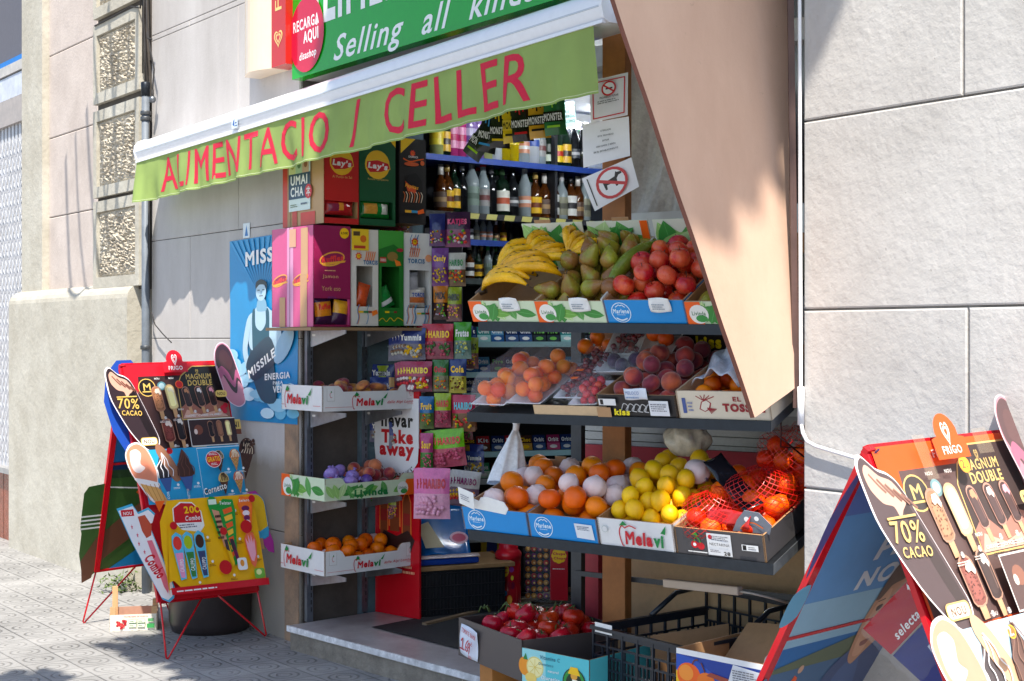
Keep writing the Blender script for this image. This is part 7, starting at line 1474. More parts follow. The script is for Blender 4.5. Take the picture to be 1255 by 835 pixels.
mb = MB(); mb.box(I, -.1, 2.9, 0, 2.95, -.40, -.37, mat((48, 54, 64), 'paint')); mb.build('back_panel', e)
for xx in (-.1, .9, 2.0): mb = MB(); mb.box(I, xx, xx + .02, 0, 2.9, -.36, .0, SHD); mb.build('shelf_side', e)
def bottle(name, prof, gm_, lab=None, cap=None, liq=None):
    """prof: (r, z); lab (z0, z1, colour, second); cap (z0, z1, r, colour)"""
    e = thing(name, (0, 0, 0), 'x', 'bottle'); F0 = GR; mb = MB(); mb.lathe(F0, prof, gm_, 14); mb.build('glass', e)
    def rad(z):
        for (r0, z0), (r1, z1) in zip(prof, prof[1:]):
            if z0 <= z <= z1: return r0 + (r1 - r0) * (z - z0) / max(1e-6, z1 - z0)
        return prof[-1][0]
    if lab:
        mb = MB(); mb.lathe(F0, [(rad(lab[0]) + .0008, lab[0]), (rad(lab[1]) + .0008, lab[1])], mat(lab[2], 'print'), 14, cap=False); z = lab[0] + (lab[1] - lab[0]) * .35; z2 = lab[0] + (lab[1] - lab[0]) * .65; mb.lathe(F0, [(rad(z) + .0014, z), (rad(z2) + .0014, z2)], mat(lab[3], 'print'), 14, cap=False); mb.build('label', e)
    if cap: mb = MB(); mb.lathe(F0, [(cap[2], cap[0]), (cap[2], cap[1])], mat(cap[3], 'gloss'), 12); mb.build('cap', e)
    return e
def pr_std(h, r, neck=.014, sh=.62): return [(r * .9, 0), (r, .006), (r, h * sh), (r * .85, h * (sh + .05)), (neck * 1.2, h * (sh + .16)), (neck, h * (sh + .2)), (neck, h * .97), (neck * 1.15, h)]
CLR = mat((176, 190, 196), 'glass'); DKG = mat((24, 46, 32), 'glass'); AMB = mat((96, 50, 16), 'glass'); BLG = mat((26, 28, 32), 'glass'); YLQ = mat((200, 180, 20), 'glass'); GNC = mat((70, 100, 90), 'glass')
kinds = [('tall clear bottle with green cap', pr_std(.31, .040, .016, .6), CLR, (.05, .15, (120, 140, 130), (90, 110, 100)), (.27, .315, .018, (20, 120, 60))),
    ('clear bottle with red cap', pr_std(.29, .036, .015, .6), CLR, (.05, .14, (150, 150, 150), (110, 60, 60)), (.26, .295, .018, (190, 30, 40))),
    ('black bottle with silver neck', pr_std(.26, .032, .014, .6), BLG, None, (.23, .265, .015, (110, 110, 116))),
    ('dark green square shouldered bottle with stag label', [(.038, 0), (.042, .006), (.042, .17), (.030, .195), (.015, .205), (.014, .25), (.016, .255)], DKG, (.03, .14, (226, 226, 216), (190, 90, 60)), (.225, .258, .016, (60, 90, 60))),
    ('tall black bottle with small label', pr_std(.30, .034, .014, .55), BLG, (.06, .11, (60, 64, 70), (190, 190, 190)), (.26, .305, .015, (30, 30, 34))),
    ('frosted pale bottle', pr_std(.28, .036, .016, .64), mat((176, 190, 196), 'glass'), (.06, .12, (206, 140, 110), (220, 220, 220)), (.25, .285, .016, (200, 206, 210))),
    ('amber bottle with yellow label', pr_std(.25, .037, .014, .6), AMB, (.03, .12, (226, 180, 30), (110, 50, 20)), (.22, .255, .015, (190, 160, 90))),
    ('brown bottle with white neck seal', pr_std(.25, .036, .014, .58), AMB, (.03, .11, (90, 70, 60), (160, 130, 90)), (.20, .255, .0155, (220, 216, 210))),
    ('bourbon bottle with white label and black cap', pr_std(.24, .038, .014, .62), AMB, (.03, .14, (226, 226, 222), (40, 40, 44)), (.21, .245, .017, (24, 24, 26))),
    ('clear square rum bottle', pr_std(.26, .037, .014, .6), CLR, (.03, .13, (130, 130, 110), (80, 80, 70)), (.22, .265, .016, (200, 200, 204))),
    ('bright yellow liqueur bottle', pr_std(.27, .036, .014, .62), YLQ, (.10, .15, (240, 220, 60), (220, 120, 40)), (.24, .275, .015, (230, 230, 230))),
    ('dark bottle with pale diagonal label', pr_std(.27, .036, .014, .6), DKG, (.03, .17, (196, 206, 186), (60, 70, 60)), (.23, .275, .015, (30, 40, 34))),
    ('green bottle with yellow label', pr_std(.28, .036, .014, .58), DKG, (.03, .12, (236, 200, 20), (200, 40, 30)), (.24, .285, .015, (30, 90, 40))),
    ('gold labelled dark whisky bottle', pr_std(.28, .037, .014, .58), DKG, (.03, .13, (230, 180, 40), (60, 40, 20)), (.23, .285, .016, (40, 34, 30))),
    ('pink boxed bottle', [(.036, 0), (.036, .24), (.034, .25)], mat((196, 60, 130), 'gloss'), (.05, .16, (230, 150, 190), (190, 40, 100)), None),
    ('lilac boxed bottle', [(.04, 0), (.04, .24), (.036, .25)], mat((150, 120, 190), 'gloss'), (.05, .16, (200, 190, 226), (110, 80, 160)), None),
    ('pale lemon drink bottle', pr_std(.25, .037, .02, .66), mat((190, 200, 130), 'glass'), (.06, .15, (240, 220, 60), (230, 200, 40)), (.22, .255, .022, (226, 226, 226))),
    ('white carton with blue print', [(.04, 0), (.04, .27), (.038, .275)], mat((200, 206, 212), 'print'), (.10, .20, (60, 90, 170), (220, 226, 230)), None)]
bt = [bottle('liquor_bottle', *k[1:]) for k in kinds]
for b_, k in zip(bt, kinds): b_['label'] = k[0]
usedb = set()
def setb(k, x, z, c, where, s=1.0):
    b_ = bt[k]; p = I.p(x, z + .001, c); lab = kinds[k][0] + ' ' + where
    grp = 'bottles on the liquor shelves'
    if k not in usedb: usedb.add(k); b_.location = p; b_.scale = (s,) * 3; b_['label'] = lab; b_['group'] = grp; b_.rotation_euler = (0, 0, .4 * k)
    else: copy_tree(b_, p, (0, 0, random.uniform(0, 6)), s, lab, grp)
for px, k in ((578, 0), (592, 1), (602, 2), (615, 3), (628, 4), (643, 5), (656, 6), (667, 7), (677, 8), (688, 9), (699, 8), (708, 7), (716, 9), (566, 2), (556, 13), (548, 6), (540, 7)): setb(k, ix(px, -.08), lev[1], -.08, 'on the shelf with yellow striped edge', 1.12)
for px, k in ((535, 16), (544, 13), (553, 14), (563, 14), (574, 15), (584, 15), (595, 16), (606, 17), (617, 10), (628, 10), (641, 5), (652, 17), (661, 1), (671, 11), (682, 12), (692, 13), (703, 4), (713, 2)): setb(k, ix(px, -.08), lev[0], -.08, 'on the high blue edged shelf', 1.15)
for px, k in ((575, 9), (583, 5), (590, 6), (598, 9), (606, 0), (614, 5), (622, 7), (631, 11), (640, 8), (650, 13), (660, 3), (670, 12), (680, 6), (690, 4), (700, 9), (712, 7)): setb(k, ix(px, -.1), lev[2], -.1, 'on the dim grey shelf below', .8)
for px, k in ((576, 8), (584, 9), (592, 5), (600, 5), (608, 7), (617, 6), (626, 2)): setb(k, ix(px, -.12), lev[3], -.12, 'on the short blue shelf', .55)
rb_ = random.Random(5)
for z_, y_, s_ in ((lev[1], -.2, 1.05), (lev[0], -.2, 1.1), (lev[2], -.22, .85), (lev[2], -.05, .7)):
    for j in range(17): setb(rb_.choice((0, 1, 2, 3, 4, 5, 6, 7, 8, 9, 11, 12, 13)), ix(545 + j * 10.4 + rb_.uniform(-2, 2), y_), z_, y_, 'in the second row of the shelf' if y_ < -.1 else 'at the front of the dim grey shelf', s_ * rb_.uniform(.85, 1.05))
# ---- hanging row of energy drink can cards
e = thing('can_garland', P(630, 140, 6.4), 'row of printed energy drink can cards hanging under the awning', 'hanging sign')
cans = [((576, 178), (60, 66, 66), (150, 200, 40), -38), ((594, 173), (20, 22, 26), (60, 150, 210), -14), ((612, 168), (18, 18, 20), (220, 190, 30), -4), ((629, 162), (210, 180, 20), (60, 50, 20), 0), ((641, 160), (24, 20, 22), (200, 30, 40), 3), ((662, 156), (200, 150, 30), (30, 26, 26), 3), ((681, 152), (40, 110, 60), (150, 210, 60), 3)]
for k, ((cx_, cy_), c, s_, rot) in enumerate(cans):
    o_ = P(cx_, cy_ + 14, 6.3 - .07 * k); f = Fr(o_, V((.95, -.3, 0)), ZZ).turn(R(rot)); mb = MB(); w_, h_ = .092, .24
    pts = [(-w_ / 2 * .8, -.006), (w_ / 2 * .8, -.006), (w_ / 2, .012), (w_ / 2, h_ - .012), (w_ / 2 * .8, h_), (-w_ / 2 * .8, h_), (-w_ / 2, h_ - .012), (-w_ / 2, .012)]
    def cp(a, b): x = (a - .5) * w_; return f.p(x, h_ * b, .02 * math.cos(a * 3.14 - 1.57) - (.008 if b < .04 or b > .96 else 0))
    mb.grid(cp, 10, 10, mat(c, 'gloss')); G_ = Gfx(mb, f.at(-w_ / 2, 0, 0), w_, h_, .021, 'gloss')
    for j, x in enumerate((.28, .46, .64)): G_.curve([(x, .93), (x + .04, .78), (x - .03, .66), (x + .02, .52 - .05 * (j == 1))], .006, s_, 4)
    G_.rect(.06, .22, .94, .4, (14, 14, 16) if k != 3 else (230, 200, 60)); G_.text('MONSTER', .08, .24, .84, .13, WH if k != 3 else BLK, .03); G_.rect(.2, .12, .8, .16, s_)
    mb.build('can_card', e)
mb = MB(); mb.tube([P(560, 130, 6.4), P(600, 128, 6.2), P(650, 122, 5.95), P(700, 115, 5.8)], .003, mat((30, 30, 30)), 5); mb.build('string', e)
q = quadpx((690, 157, 7.6), (707, 155, 7.6), (707, 124, 7.6), (690, 126, 7.6)); mb = MB(); mb.box(Fr(q.o, q.c[1] - q.c[0], ZZ), 0, q.w, 0, q.h, -.002, 0, mat((170, 206, 200), 'print')); g = Gfx(mb, q, q.w, q.h)
for i, t in enumerate(('DE LA', 'SE', 'BEBIDAS', 'ALCOHOL')): g.text(t, .1, .78 - i * .2, .8 if len(t) > 3 else .4, .12, (40, 60, 60), .02)
tag(mb.build('alcohol_notice'), 'pale green typed notice hanging behind the can cards', 'notice')
# ---- sweets hanging on hooks
BP = Fr(P(480, 415, 7.25) - V((0, 0, 1.55)), V((.96, -.10, 0)), ZZ)
mb = MB(); mb.box(BP, .15, .345, 1.0, 2.12, -.14, -.12, mat((48, 44, 56), 'paint')); e = tag(mb.build('hook_panel'), 'dark hook panel behind the hanging bags of sweets', 'panel')
def sweets(px0, py0, px1, py1, ctop, cbot, txt=None, tc=RED, n=1, win=None, lab='', stack=0, tilt=0, Y=7.25):
    a = P(px0, py1, Y); b = P(px1, py0, Y); w_, h_ = b.x - a.x, b.z - a.z
    f = Fr(V(((a.x + b.x) / 2, Y, a.z)), V((.985, -.12, 0)), ZZ).turn(R(tilt)); z = [(.0, .5, mat(cbot, 'bag')), (.5, 1, mat(ctop, 'bag'))]
    mb = pillow(f, w_, h_, .035, mat(ctop, 'bag'), z, 8, 10)
    if txt: bagtext(mb, f, w_, h_, .035, txt, .1, .9, .60, .80, tc, .05)
    r_ = random.Random(int(px0 * 7 + py0)); wc = win or [(230, 60, 60), (250, 200, 40), (90, 170, 60), (240, 130, 40), (220, 200, 220)]
    for k in range(26 if win is None or len(win) > 1 else 22):
        u_, v_ = r_.uniform(.14, .86), r_.uniform(.10, .46); p = f.p(w_ * (u_ - .5), h_ * v_, .018 + .006 * r_.random()); mb.ball(p, w_ * (.07 if len(wc) > 1 else .085), mat(r_.choice(wc), 'gloss'), 6, (1, 1, .6), f)
    nm = mb.build('sweet_bag', org=f.o); tag(nm, lab, 'sweet bag', 'sweet bags on hooks')
    for k in range(stack):
        c_ = nm.copy(); COL.objects.link(c_); c_.location = nm.location + V((-.016 * (k + 1), .014 * (k + 1), -.004 * k)); c_['label'] = 'one of the same bags stacked behind the ' + lab.split(' sweet')[0] + ' bag'
MX = [(230, 60, 60), (250, 200, 40), (90, 170, 60), (240, 130, 40)]
sweets(526, 262, 546, 302, (40, 50, 120), (90, 50, 110), None, RED, lab='navy and purple sweet bag at the top of the hooks'); sweets(545, 260, 577, 303, (60, 30, 70), (130, 60, 110), 'KATJES', (230, 60, 130), lab='dark purple sweet bag with pink lettering')
sweets(529, 304, 550, 351, (120, 70, 150), (110, 50, 120), 'Candy', YEL, lab='violet sweet bag with yellow sweets', win=[(240, 200, 40), (230, 190, 60)]); sweets(548, 310, 571, 351, (206, 206, 200), (120, 90, 60), 'HARIBO', GRN, lab='white topped sweet bag with green lettering', win=MX)
sweets(531, 350, 549, 392, (200, 120, 30), (60, 30, 30), 'MIX', BLK, lab='orange topped dark sweet bag'); sweets(547, 352, 566, 394, (150, 170, 40), (130, 90, 90), 'HARIBO', (40, 30, 30), lab='olive sweet bag with dark lettering', win=[(236, 130, 150), (240, 200, 60)])
sweets(486, 402, 522, 441, (44, 60, 130), (110, 110, 130), 'Yummis', WH, lab='navy sweet bag with white lettering', stack=3, win=[(200, 200, 190), (150, 120, 100), (240, 190, 40)]); sweets(521, 397, 556, 440, (190, 40, 60), (150, 70, 90), 'HARIBO', YEL, lab='crimson sweet bag with yellow lettering', stack=3, win=[(200, 90, 110), (80, 120, 70)]); sweets(556, 395, 578, 440, (70, 160, 40), (110, 140, 130), 'Frutas', WH, lab='bright green sweet bag with yellow foot', win=[(120, 170, 170), (220, 220, 120)])
sweets(494, 443, 530, 480, (170, 50, 90), (120, 60, 80), 'HARIBO', (250, 220, 60), lab='raspberry pink sweet bag with yellow lettering', stack=3, win=[(230, 60, 70), (250, 240, 240), (240, 200, 50)]); sweets(530, 441, 550, 480, (60, 120, 60), (130, 130, 100), 'Osito', RED, lab='mid green sweet bag with red lettering', win=MX); sweets(550, 440, 572, 482, (50, 70, 130), (180, 170, 60), 'Cola', YEL, lab='blue over yellow sweet bag', win=[(240, 220, 90), (110, 60, 40)])
sweets(514, 486, 532, 526, (40, 110, 170), (90, 110, 60), 'Fruit', YEL, lab='sky blue sweet bag at the edge of the drinks board', win=MX); sweets(532, 482, 553, 524, (160, 190, 30), (160, 70, 90), 'HARIBO', (220, 40, 40), lab='lime sweet bag with red lettering', win=[(200, 70, 100), (210, 90, 120)]); sweets(553, 484, 583, 529, (190, 40, 80), (120, 80, 50), 'HARIBO', (90, 200, 220), lab='pink sweet bag with pale blue lettering', win=MX)
sweets(515, 531, 531, 578, (190, 70, 130), (70, 130, 60), 'Sour', YEL, lab='tall pink over green sweet bag', win=[(220, 80, 120), (240, 120, 150)]); sweets(535, 526, 573, 572, (120, 200, 30), (200, 90, 110), 'HARIBO', (230, 60, 50), lab='vivid lime sweet bag with pink belts', stack=4, win=[(210, 90, 120), (226, 110, 140)], tilt=6)
sweets(514, 574, 552, 636, (220, 110, 170), (226, 160, 190), 'HARIBO', (190, 20, 60), lab='big pink marshmallow sweet bag', stack=2, win=[(236, 170, 196)], Y=7.0); sweets(553, 577, 586, 619, (200, 196, 190), (120, 90, 110), 'HARIBO', (130, 30, 90), lab='white sweet bag with purple lettering', stack=3, tilt=-6)
sb_ = [o for o in bpy.data.objects if o.name.startswith('sweet_bag')]; rs = random.Random(31)
for k in range(46):
    a = rs.choice(sb_[:12]); c_ = a.copy(); COL.objects.link(c_); px_, py_ = rs.uniform(462, 590), rs.uniform(270, 640)
    if px_ > 566 and py_ < 400: px_ -= 30
    c_.location = P(px_, py_, rs.uniform(7.36, 7.5)); c_.rotation_euler = (0, 0, rs.uniform(-.25, .25)); c_.scale = (rs.uniform(.7, .95),) * 3; tag(c_, 'small sweet bag hanging half hidden in the dim back row of hooks', 'sweet bag', 'sweet bags in the back row')
# ---- chewing gum and chocolate rack
GK = Fr(P(568, 415, 7.9) - V((0, 0, 1.55)), V((.93, .30, 0)), ZZ)
def gx(px, c=0): return GK.hit(px, 415, c)[0]
def gzz(px, py, c=0): return GK.hit(px, py, c)[1]
e = thing('gum_rack', GK.p(.3, .9, 0), 'stepped rack of chewing gum and chocolate behind the apricots', 'rack')
lv = [gzz(600, y) for y in (418, 455, 480, 503, 552, 585, 620, 655)]
for z in lv: mb = MB(); mb.box(GK, -.05, .95, z - .03, z - .006, -.20, .05, mat((60, 66, 72), 'metal')); mb.box(GK, -.05, .95, z - .034, z - .004, .05, .056, mat((150, 190, 196) if z > .9 else (140, 146, 150), 'print')); mb.build('rack_shelf', e)
mb = MB(); mb.box(GK, -.06, .97, .1, 1.62, -.24, -.22, mat((30, 32, 38), 'paint')); mb.build('rack_back', e)
gp = {}; 
def gum(c1, c2, tx, tc):
    mb = MB(); f = Fr((0, 0, 0), (1, 0, 0), (0, .25, 1)); mb.box(f, 0, .075, 0, .085, -.012, 0, mat(c1, 'gloss')); g = Gfx(mb, f, .075, .085, .0006, 'gloss'); g.rect(0, .0, 1, .45, c2); g.text(tx, .1, .55, .8, .28, tc, .04); g.ell(.5, .22, .3, .12, tc, 10); return mb.build('gum_pack')
G_l = [('pale blue', (90, 150, 190), (40, 90, 150), 'Orbit', WH), ('black', (24, 26, 30), (50, 60, 70), 'Five', (120, 200, 90)), ('teal', (40, 130, 130), (150, 200, 200), 'Orbit', WH), ('navy', (20, 40, 90), (60, 90, 140), 'Orbit', WH), ('magenta', (140, 30, 80), (190, 80, 120), 'Orbit', WH), ('mint green', (70, 160, 110), (190, 220, 200), 'Orbit', WH), ('red', (170, 30, 40), (110, 60, 40), 'Kit', WH), ('brown', (70, 40, 30), (200, 150, 60), 'Choc', YEL)]
protos = [gum(*g_[1:]) for g_ in G_l]; ub = set(); rg = random.Random(12)
for li, z in enumerate(lv):
    x = 0.0; hi_ = li
    while x < .86:
        k = rg.choice((0, 1, 2, 3) if li < 3 else (4, 5, 6, 0) if li == 3 else (6, 7, 3, 5, 4)); lab = G_l[k][0] + ' gum or sweet pack standing on the stepped rack'
        p = GK.p(x, z - .004, -.0 + .0 * li); o_ = protos[k]
        if k in ub: o_ = o_.copy(); COL.objects.link(o_)
        ub.add(k); o_.location = p; o_.rotation_euler = (0, 0, math.atan2(.30, .93) + rg.uniform(-.08, .08)); tag(o_, lab, 'gum pack', 'packs on the stepped rack'); x += .082
# ---- low things between door and stand
e0 = G(516, 757, .12); bcf = Fr(e0, V((.93, .36, 0)), V((-.36, .93, 0))); blk = mat((30, 32, 36), 'plastic')
e = thing('black_crate', bcf.p(.2, .1), 'black ribbed crate with wooden lid beside the drinks board', 'crate'); mb = MB(); W_, H_ = .46, .235
mb.box(bcf, 0, W_, 0, .34, 0, H_, blk)
f = Fr(bcf.p(0, 0, 0), bcf.x, ZZ)
for i in range(24): mb.box(f, .01 + i * .0188, .013 + i * .0188, .01, H_ - .012, .0, .004, blk)
for z in (.03, .09, .15, H_ - .02): mb.box(f, 0, W_, z, z + .006, .0, .006, blk)
mb.build('body', e)
mb = MB(); mb.box(Fr(bcf.p(-.01, -.02, H_ + .002), bcf.x, bcf.y), 0, W_ + .06, 0, .4, 0, .022, mat((150, 116, 76), 'wood')); mb.build('lid', e, bevel=.003)
mb = MB(); f = Fr(bcf.p(.02, 0, H_ + .026), bcf.x, bcf.y); mb.box(f, -.03, .30, -.0, .3, 0, .035, mat((20, 60, 150), 'gloss')); tag(mb.build('blue_pack', bevel=.012), 'dark blue padded pack lying on the wooden lid', 'pack')
def fold(a, b): return f.p(-.01 + .27 * a + .05 * b, .02 + .24 * b, .045 + .24 * b ** 1.3 + .012 * math.sin(a * 6))
mb = MB(); mb.grid(fold, 12, 12, mat((16, 100, 176), 'gloss')); g = Gfx(mb, Fr(f.p(.15, .06, .12), bcf.x, ZZ + bcf.y * .7), 1, 1, .02); g.ell(.05, .0, .05, .035, (230, 190, 206), 18); g.ell(.05, .0, .038, .024, (200, 90, 120), 16); g.poly([(-.14, -.05), (-.04, -.05), (-.1, .10), (-.16, .08)], (190, 180, 150)); tag(mb.build('open_packet', solid=.003), 'blue open packet with pink emblem standing on the dark blue pack', 'packet')
mb = MB(); mb.grid(lambda a, b: f.p(-.02 + .32 * a, -.01 + .07 * b, .038 + .012 * math.sin(b * 3.14)), 8, 6, mat((206, 190, 190), 'bag')); tag(mb.build('paper_edge', solid=.002), 'pale folded paper edge on the dark blue pack', 'paper')
bk_ = G(623, 744, .12); e = thing('sweet_bucket', bk_, 'red plastic sweet bucket with fruit print and moulded lid', 'bucket'); BF = Fr(bk_, (1, 0, 0), (0, 1, 0)); mb = MB(); mb.lathe(BF, [(.062, 0), (.068, .01), (.068, .11), (.064, .13), (.068, .15), (.068, .26), (.062, .275)], mat((176, 20, 36), 'gloss'), 28)
def cyl(z0, z1, fn, zc=0, span=1.6, r=.0686):
    class C_: pass
    c = C_(); c.p = lambda a, b, z_=0: bk_ + V(((r + z_) * math.sin((a - .5) * span - .1), -(r + z_) * math.cos((a - .5) * span - .1), z0 + b)); g = Gfx(mb, c, 1, z1 - z0, .0006, 'gloss'); fn(g)
def bart(g):
    def blob(x, y, rx_, ry_, c, n=14): g.poly([(x + rx_ * math.cos(i * 6.283 / n), y + ry_ * math.sin(i * 6.283 / n)) for i in range(n)], c)
    g.poly([(0, .0), (1, 0), (1, .42), (0, .42)], (190, 60, 50)); blob(.35, .78, .24, .15, YEL); g.text('Chupa', .18, .80, .34, .06, (200, 30, 40), .05); g.text('Chups', .2, .71, .34, .06, (200, 30, 40), .05); blob(.72, .80, .12, .06, (150, 60, 160)); blob(.75, .62, .07, .05, (230, 200, 60)); blob(.62, .46, .12, .09, (150, 20, 40)); blob(.78, .46, .1, .08, (110, 20, 50)); blob(.25, .28, .12, .1, (240, 220, 120)); blob(.25, .2, .07, .06, (210, 30, 40)); blob(.62, .16, .13, .1, (246, 150, 40)); blob(.62, .16, .1, .075, (250, 190, 80)); blob(.42, .3, .1, .06, (80, 150, 200))
cyl(.01, .26, bart); mb.build('tub', e); mb = MB(); mb.lathe(BF, [(.072, .262), (.072, .288), (.06, .305), (.052, .31), (.052, .335), (.045, .35), (.02, .356)], mat((190, 22, 40), 'gloss'), 28); mb.build('lid', e)
# lollipop pack
l0 = G(643, 741, .13); LF = Fr(V((l0.x, l0.y + .1, .14)), V((.98, -.1, 0)), ZZ); e = thing('lollipop_pack', LF.o, 'clear pack of wrapped round lollipops with red card side', 'sweet pack'); lw, lh = .235, .30
for k in range(4):
    mb = MB()
    for j in range(8): c = LF.p(.018 + k * .033, .02 + j * .036, 0); mb.ball(c, .0155, mat([(196, 120, 40), (120, 60, 110), (190, 60, 50), (206, 150, 60)][(k * 3 + j) % 4], 'gloss'), 10); mb.ball(c + V((.002, -.0155, 0)), .006, mat((240, 200, 110), 'gloss'), 6)
    o_ = mb.build('lollipop_column', e)
mb = MB(); mb.box(LF, .14, lw, -.0, lh, -.02, .015, mat((180, 24, 40), 'gloss')); g = Gfx(mb, Fr(LF.p(.14, 0, .015), LF.x, LF.y), lw - .14, lh, .001, 'gloss')
for i in range(8): g.circ(.5 + .24 * math.cos(i * .785), .80 + .08 * math.sin(i * .785), .018, YEL)
g.ell(.5, .8, .3, .09, YEL); g.text('Chupa', .16, .80, .7, .06, (200, 30, 40), .05); g.text('Chups', .2, .72, .66, .06, (200, 30, 40), .05); g.squig(.15, .55, .7, .03, WH, 1); mb.build('red_card', e)
mb = MB(); mb.grid(lambda a, b: LF.p(-.005 + .15 * a, -.01 + (lh + .02) * b, .02 + .004 * math.sin(a * 20 + b * 30)), 14, 20, film); mb.build('cellophane', e)
mb = MB(); mb.box(Fr(G(590, 720, .16), V((.9, .3, 0)), ZZ), 0, .12, 0, .34, -.02, 0, mat((206, 170, 20), 'gloss')); g = Gfx(mb, Fr(G(590, 720, .16), V((.9, .3, 0)), ZZ), .12, .34); g.poly([(.2, .3), (.7, .2), (.8, .9), (.3, .95)], (30, 50, 120)); g.ell(.5, .5, .2, .1, (200, 120, 60), 12); tag(mb.build('yellow_packet'), 'yellow and navy packet behind the red sweet bucket', 'packet')
mb = MB(); p0, p1 = G(520, 766, .125), G(700, 722, .125); mb.bar(p0, p1, .03, .02, mat((130, 108, 84), 'wood')); tag(mb.build('wood_batten'), 'worn wooden batten on the floor behind the tomatoes', 'batten')
# dim goods deeper inside
mb = MB(); sh = Fr(P(585, 415, 8.6) - V((0, 0, 1.55)), V((.9, .3, 0)), ZZ)
# ---- ceiling lamps: one visible, one unseen and added to brighten the shelves
def lampm(c, s): m = bpy.data.materials.new('lamp_tube'); m.use_nodes = True; b = m.node_tree.nodes['Principled BSDF']; b.inputs['Emission Color'].default_value = (*c, 1); b.inputs['Emission Strength'].default_value = s; return m
LM = lampm((.92, .97, 1), 55)
for k, (px, py, Y, ang) in enumerate(((716, 105, 9.0, 0), (560, 60, 9.5, 0))):
    c = P(px, py, Y) if k == 0 else I.p(.7, 2.9, 1.1); c.z = 2.90; e = thing('ceiling_lamp', c, ['lit white fluorescent lamp on the ceiling beside the no smoking notice', 'added unseen fluorescent lamp brightening the liquor shelves', 'fluorescent lamp on the ceiling just inside the shop opening'][k], 'lamp', 'ceiling lamps in the shop'); f = Fr(c, IX, ZZ); mb = MB(); mb.box(f, -.6, .6, 0, .05, -.06, .06, mat((220, 222, 224), 'gloss')); mb.build('housing', e); mb = MB(); mb.tube([f.p(-.58, -.02, 0), f.p(.58, -.02, 0)], .016, LM, 10); mb.build('tube', e)
# ---- loops of cable hung over the facade (their shadows cross the pilaster)
mb = MB()
for k in range(5):
    t0_, d_ = -1.05 - .13 * k, .5 + .06 * k; mb.tube([W.p(t0_ - d_ * a + .04 * math.sin(a * 9 + k), 5.2 - 1.36 * (1 - (2 * a - 1) ** 2) - .06 * k, .62 + .03 * k) for a in [i / 12 for i in range(13)]], .009 if k % 2 else .013, ck, 6)
tag(mb.build('cable_loops'), 'loops of thick cable slung across the street front', 'cables')
# ================================================================ STREET TREE (its branches reach over the shop and dapple the front)
e1_ = SUN.cross(ZZ).normalized(); e2_ = SUN.cross(e1_).normalized(); rt = random.Random(77)
def pc_(p): return (p.dot(e1_), p.dot(e2_))
shade = []; lit = []
def reg(L, n_, t0, t1, z0, z1, n0, n1, f=W):
    for _ in range(n_): L.append(f.p(rt.uniform(t0, t1), rt.uniform(z0, z1), rt.uniform(n0, n1)))
reg(shade, 260, .2, 2.9, 0, 2.9, -.1, .5); reg(shade, 90, 1.0, 3.1, 1.3, 2.9, -.1, .3); reg(shade, 160, .7, 3.0, 2.2, 3.5, .1, .25); reg(shade, 120, -.9, .3, 0, 1.5, 0, .45); reg(shade, 50, -1.5, 0, .3, 2.0, 0, .02); reg(shade, 150, -.5, 3, 0, .02, .0, .62); reg(shade, 50, TR, TR + .16, 2.36, 3.1, 0, .02)
for _ in range(40): a, b = rt.random() * .7, rt.uniform(.4, 1); shade.append(P(760, 300, 4.35).lerp(P(960, 300, 4.5), a) + V((0, 0, -.45 + b * 1.6)))
reg(lit, 700, TR + .05, TR + 3, .0, 1.95, 0, .05); reg(lit, 260, TR + .48, TR + 3, 2.0, 3.2, 0, .05); reg(lit, 300, TR + .04, TR + .6, .9, 1.95, 0, .03); reg(lit, 200, -4, -2.1, 0, 3.5, 0, .1); reg(lit, 300, -4, -.75, 0, .02, .15, 2.5); reg(lit, 160, 0, 6, -.15, 0, 1.0, 3); reg(lit, 120, -1.9, .7, 2.3, 2.5, .18, .24); reg(lit, 80, -1.8, -.9, .5, 3.2, 0, .02)
reg(lit, 60, 3.15, 3.4, .9, 1.2, -.05, .15)
for _ in range(60): q_ = q2.p(rt.random() * q2.w, rt.random() * q2.h, 0); lit.append(q_)
for _ in range(20): lit.append(P(rt.uniform(905, 965), rt.uniform(380, 480), 4.5))
BL_ = [pc_(G(x, 865)) for x in (0, 60)]
for _ in range(16): shade.append(G(rt.uniform(-60, 90), rt.uniform(836, 890)))
LL = [pc_(p) for p in lit if (lambda c: all((c[0] - d[0]) ** 2 + (c[1] - d[1]) ** 2 > .07 for d in BL_))(pc_(p))]
CL = []
for p in shade:
    a, b = pc_(p)
    if min((a - c) ** 2 + (b - d) ** 2 for c, d in LL) < .31 ** 2: continue
    CL.append(p + SUN * rt.uniform(5.2, 7.6))
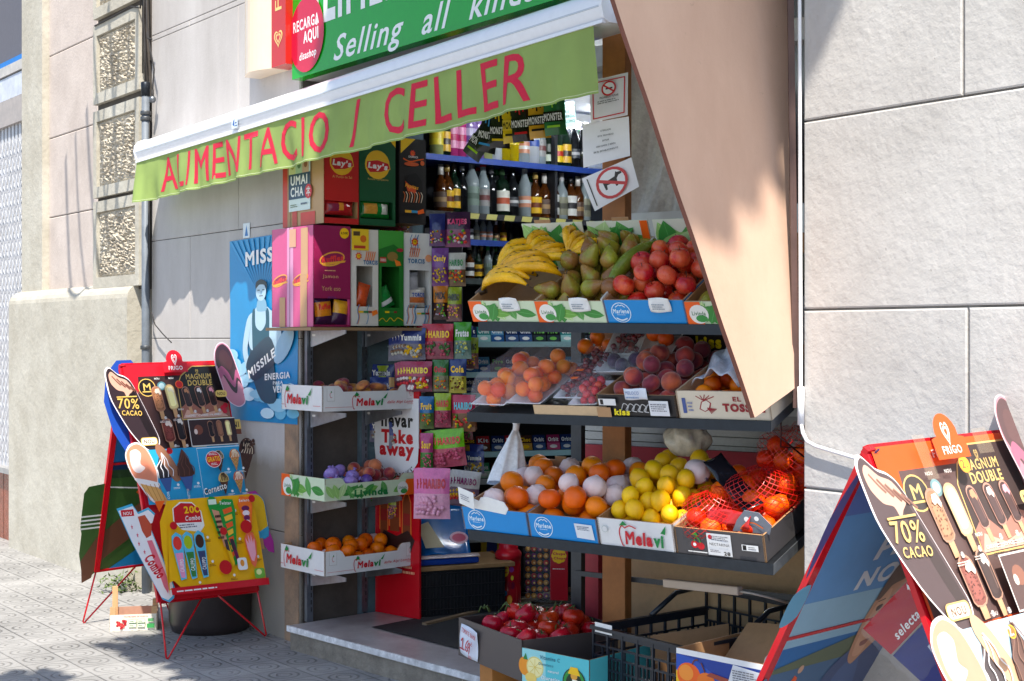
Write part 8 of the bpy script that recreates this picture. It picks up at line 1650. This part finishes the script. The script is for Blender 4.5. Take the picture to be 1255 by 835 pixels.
print('clumps', len(CL))
mb = MB(); lfm = [mat((70, 104, 36), 'leaf'), mat((92, 122, 44), 'leaf'), mat((56, 88, 34), 'leaf')]
def leafat(c, r_):
    d = V((rt.gauss(0, 1), rt.gauss(0, 1), rt.gauss(0, 1))).normalized(); p = c + d * r_ * rt.random() ** .5; n_ = (SUN + V((rt.gauss(0, .6), rt.gauss(0, .6), rt.gauss(0, .6)))).normalized(); x = n_.cross(V((rt.random(), rt.random(), .3))).normalized(); y = n_.cross(x); s = rt.uniform(.05, .085)
    mb.poly([p + x * s, p + x * s * .3 + y * s * .8, p - x * s * .8 + y * s * .5, p - x * s * .9 - y * s * .4, p + x * s * .2 - y * s * .8], rt.choice(lfm))
for c in CL:
    for _ in range(44): leafat(c, .24)
for _ in range(170):                       # the rest of the crown, over the pavement and road behind the camera
    c = W.p(rt.gauss(7.6, 1.1), rt.gauss(7.4, .8), rt.gauss(4.6, .9))
    a, b = pc_(c)
    if min((a - c2_ ) ** 2 + (b - d2_) ** 2 for c2_, d2_ in LL) < .5 ** 2: continue
    for _ in range(40): leafat(c, .3)
tb = W.p(6.9, -.1, 5.4); e = thing('street_tree', tb, 'leafy street tree whose branches reach over the shop front', 'tree'); mb.build('crown', e)
mb = MB(); bk2 = mat((130, 118, 96), 'wood'); top = W.p(6.6, 5.2, 4.9); mb.tube([tb, tb.lerp(top, .3) + V((.03, 0, 0)), tb.lerp(top, .65) + V((-.04, .03, 0)), top], [.17, .14, .12, .09], bk2, 14); mb.build('trunk', e)
mb = MB()
for k in range(16):
    c = CL[int(rt.random() * len(CL))]; m_ = top.lerp(c, .5) + V((0, 0, .5)); mb.tube([top, top.lerp(m_, .5) + V((0, 0, .2)), m_, c.lerp(m_, .3), c], [.06, .045, .03, .015, .006], bk2, 7)
mb.build('limbs', e)
# ================================================================ tidy up: prototypes never placed go away
for o in list(bpy.data.objects):
    if o.type == 'MESH' and o.parent is None and 'label' not in o and o.get('kind') is None: bpy.data.objects.remove(o)
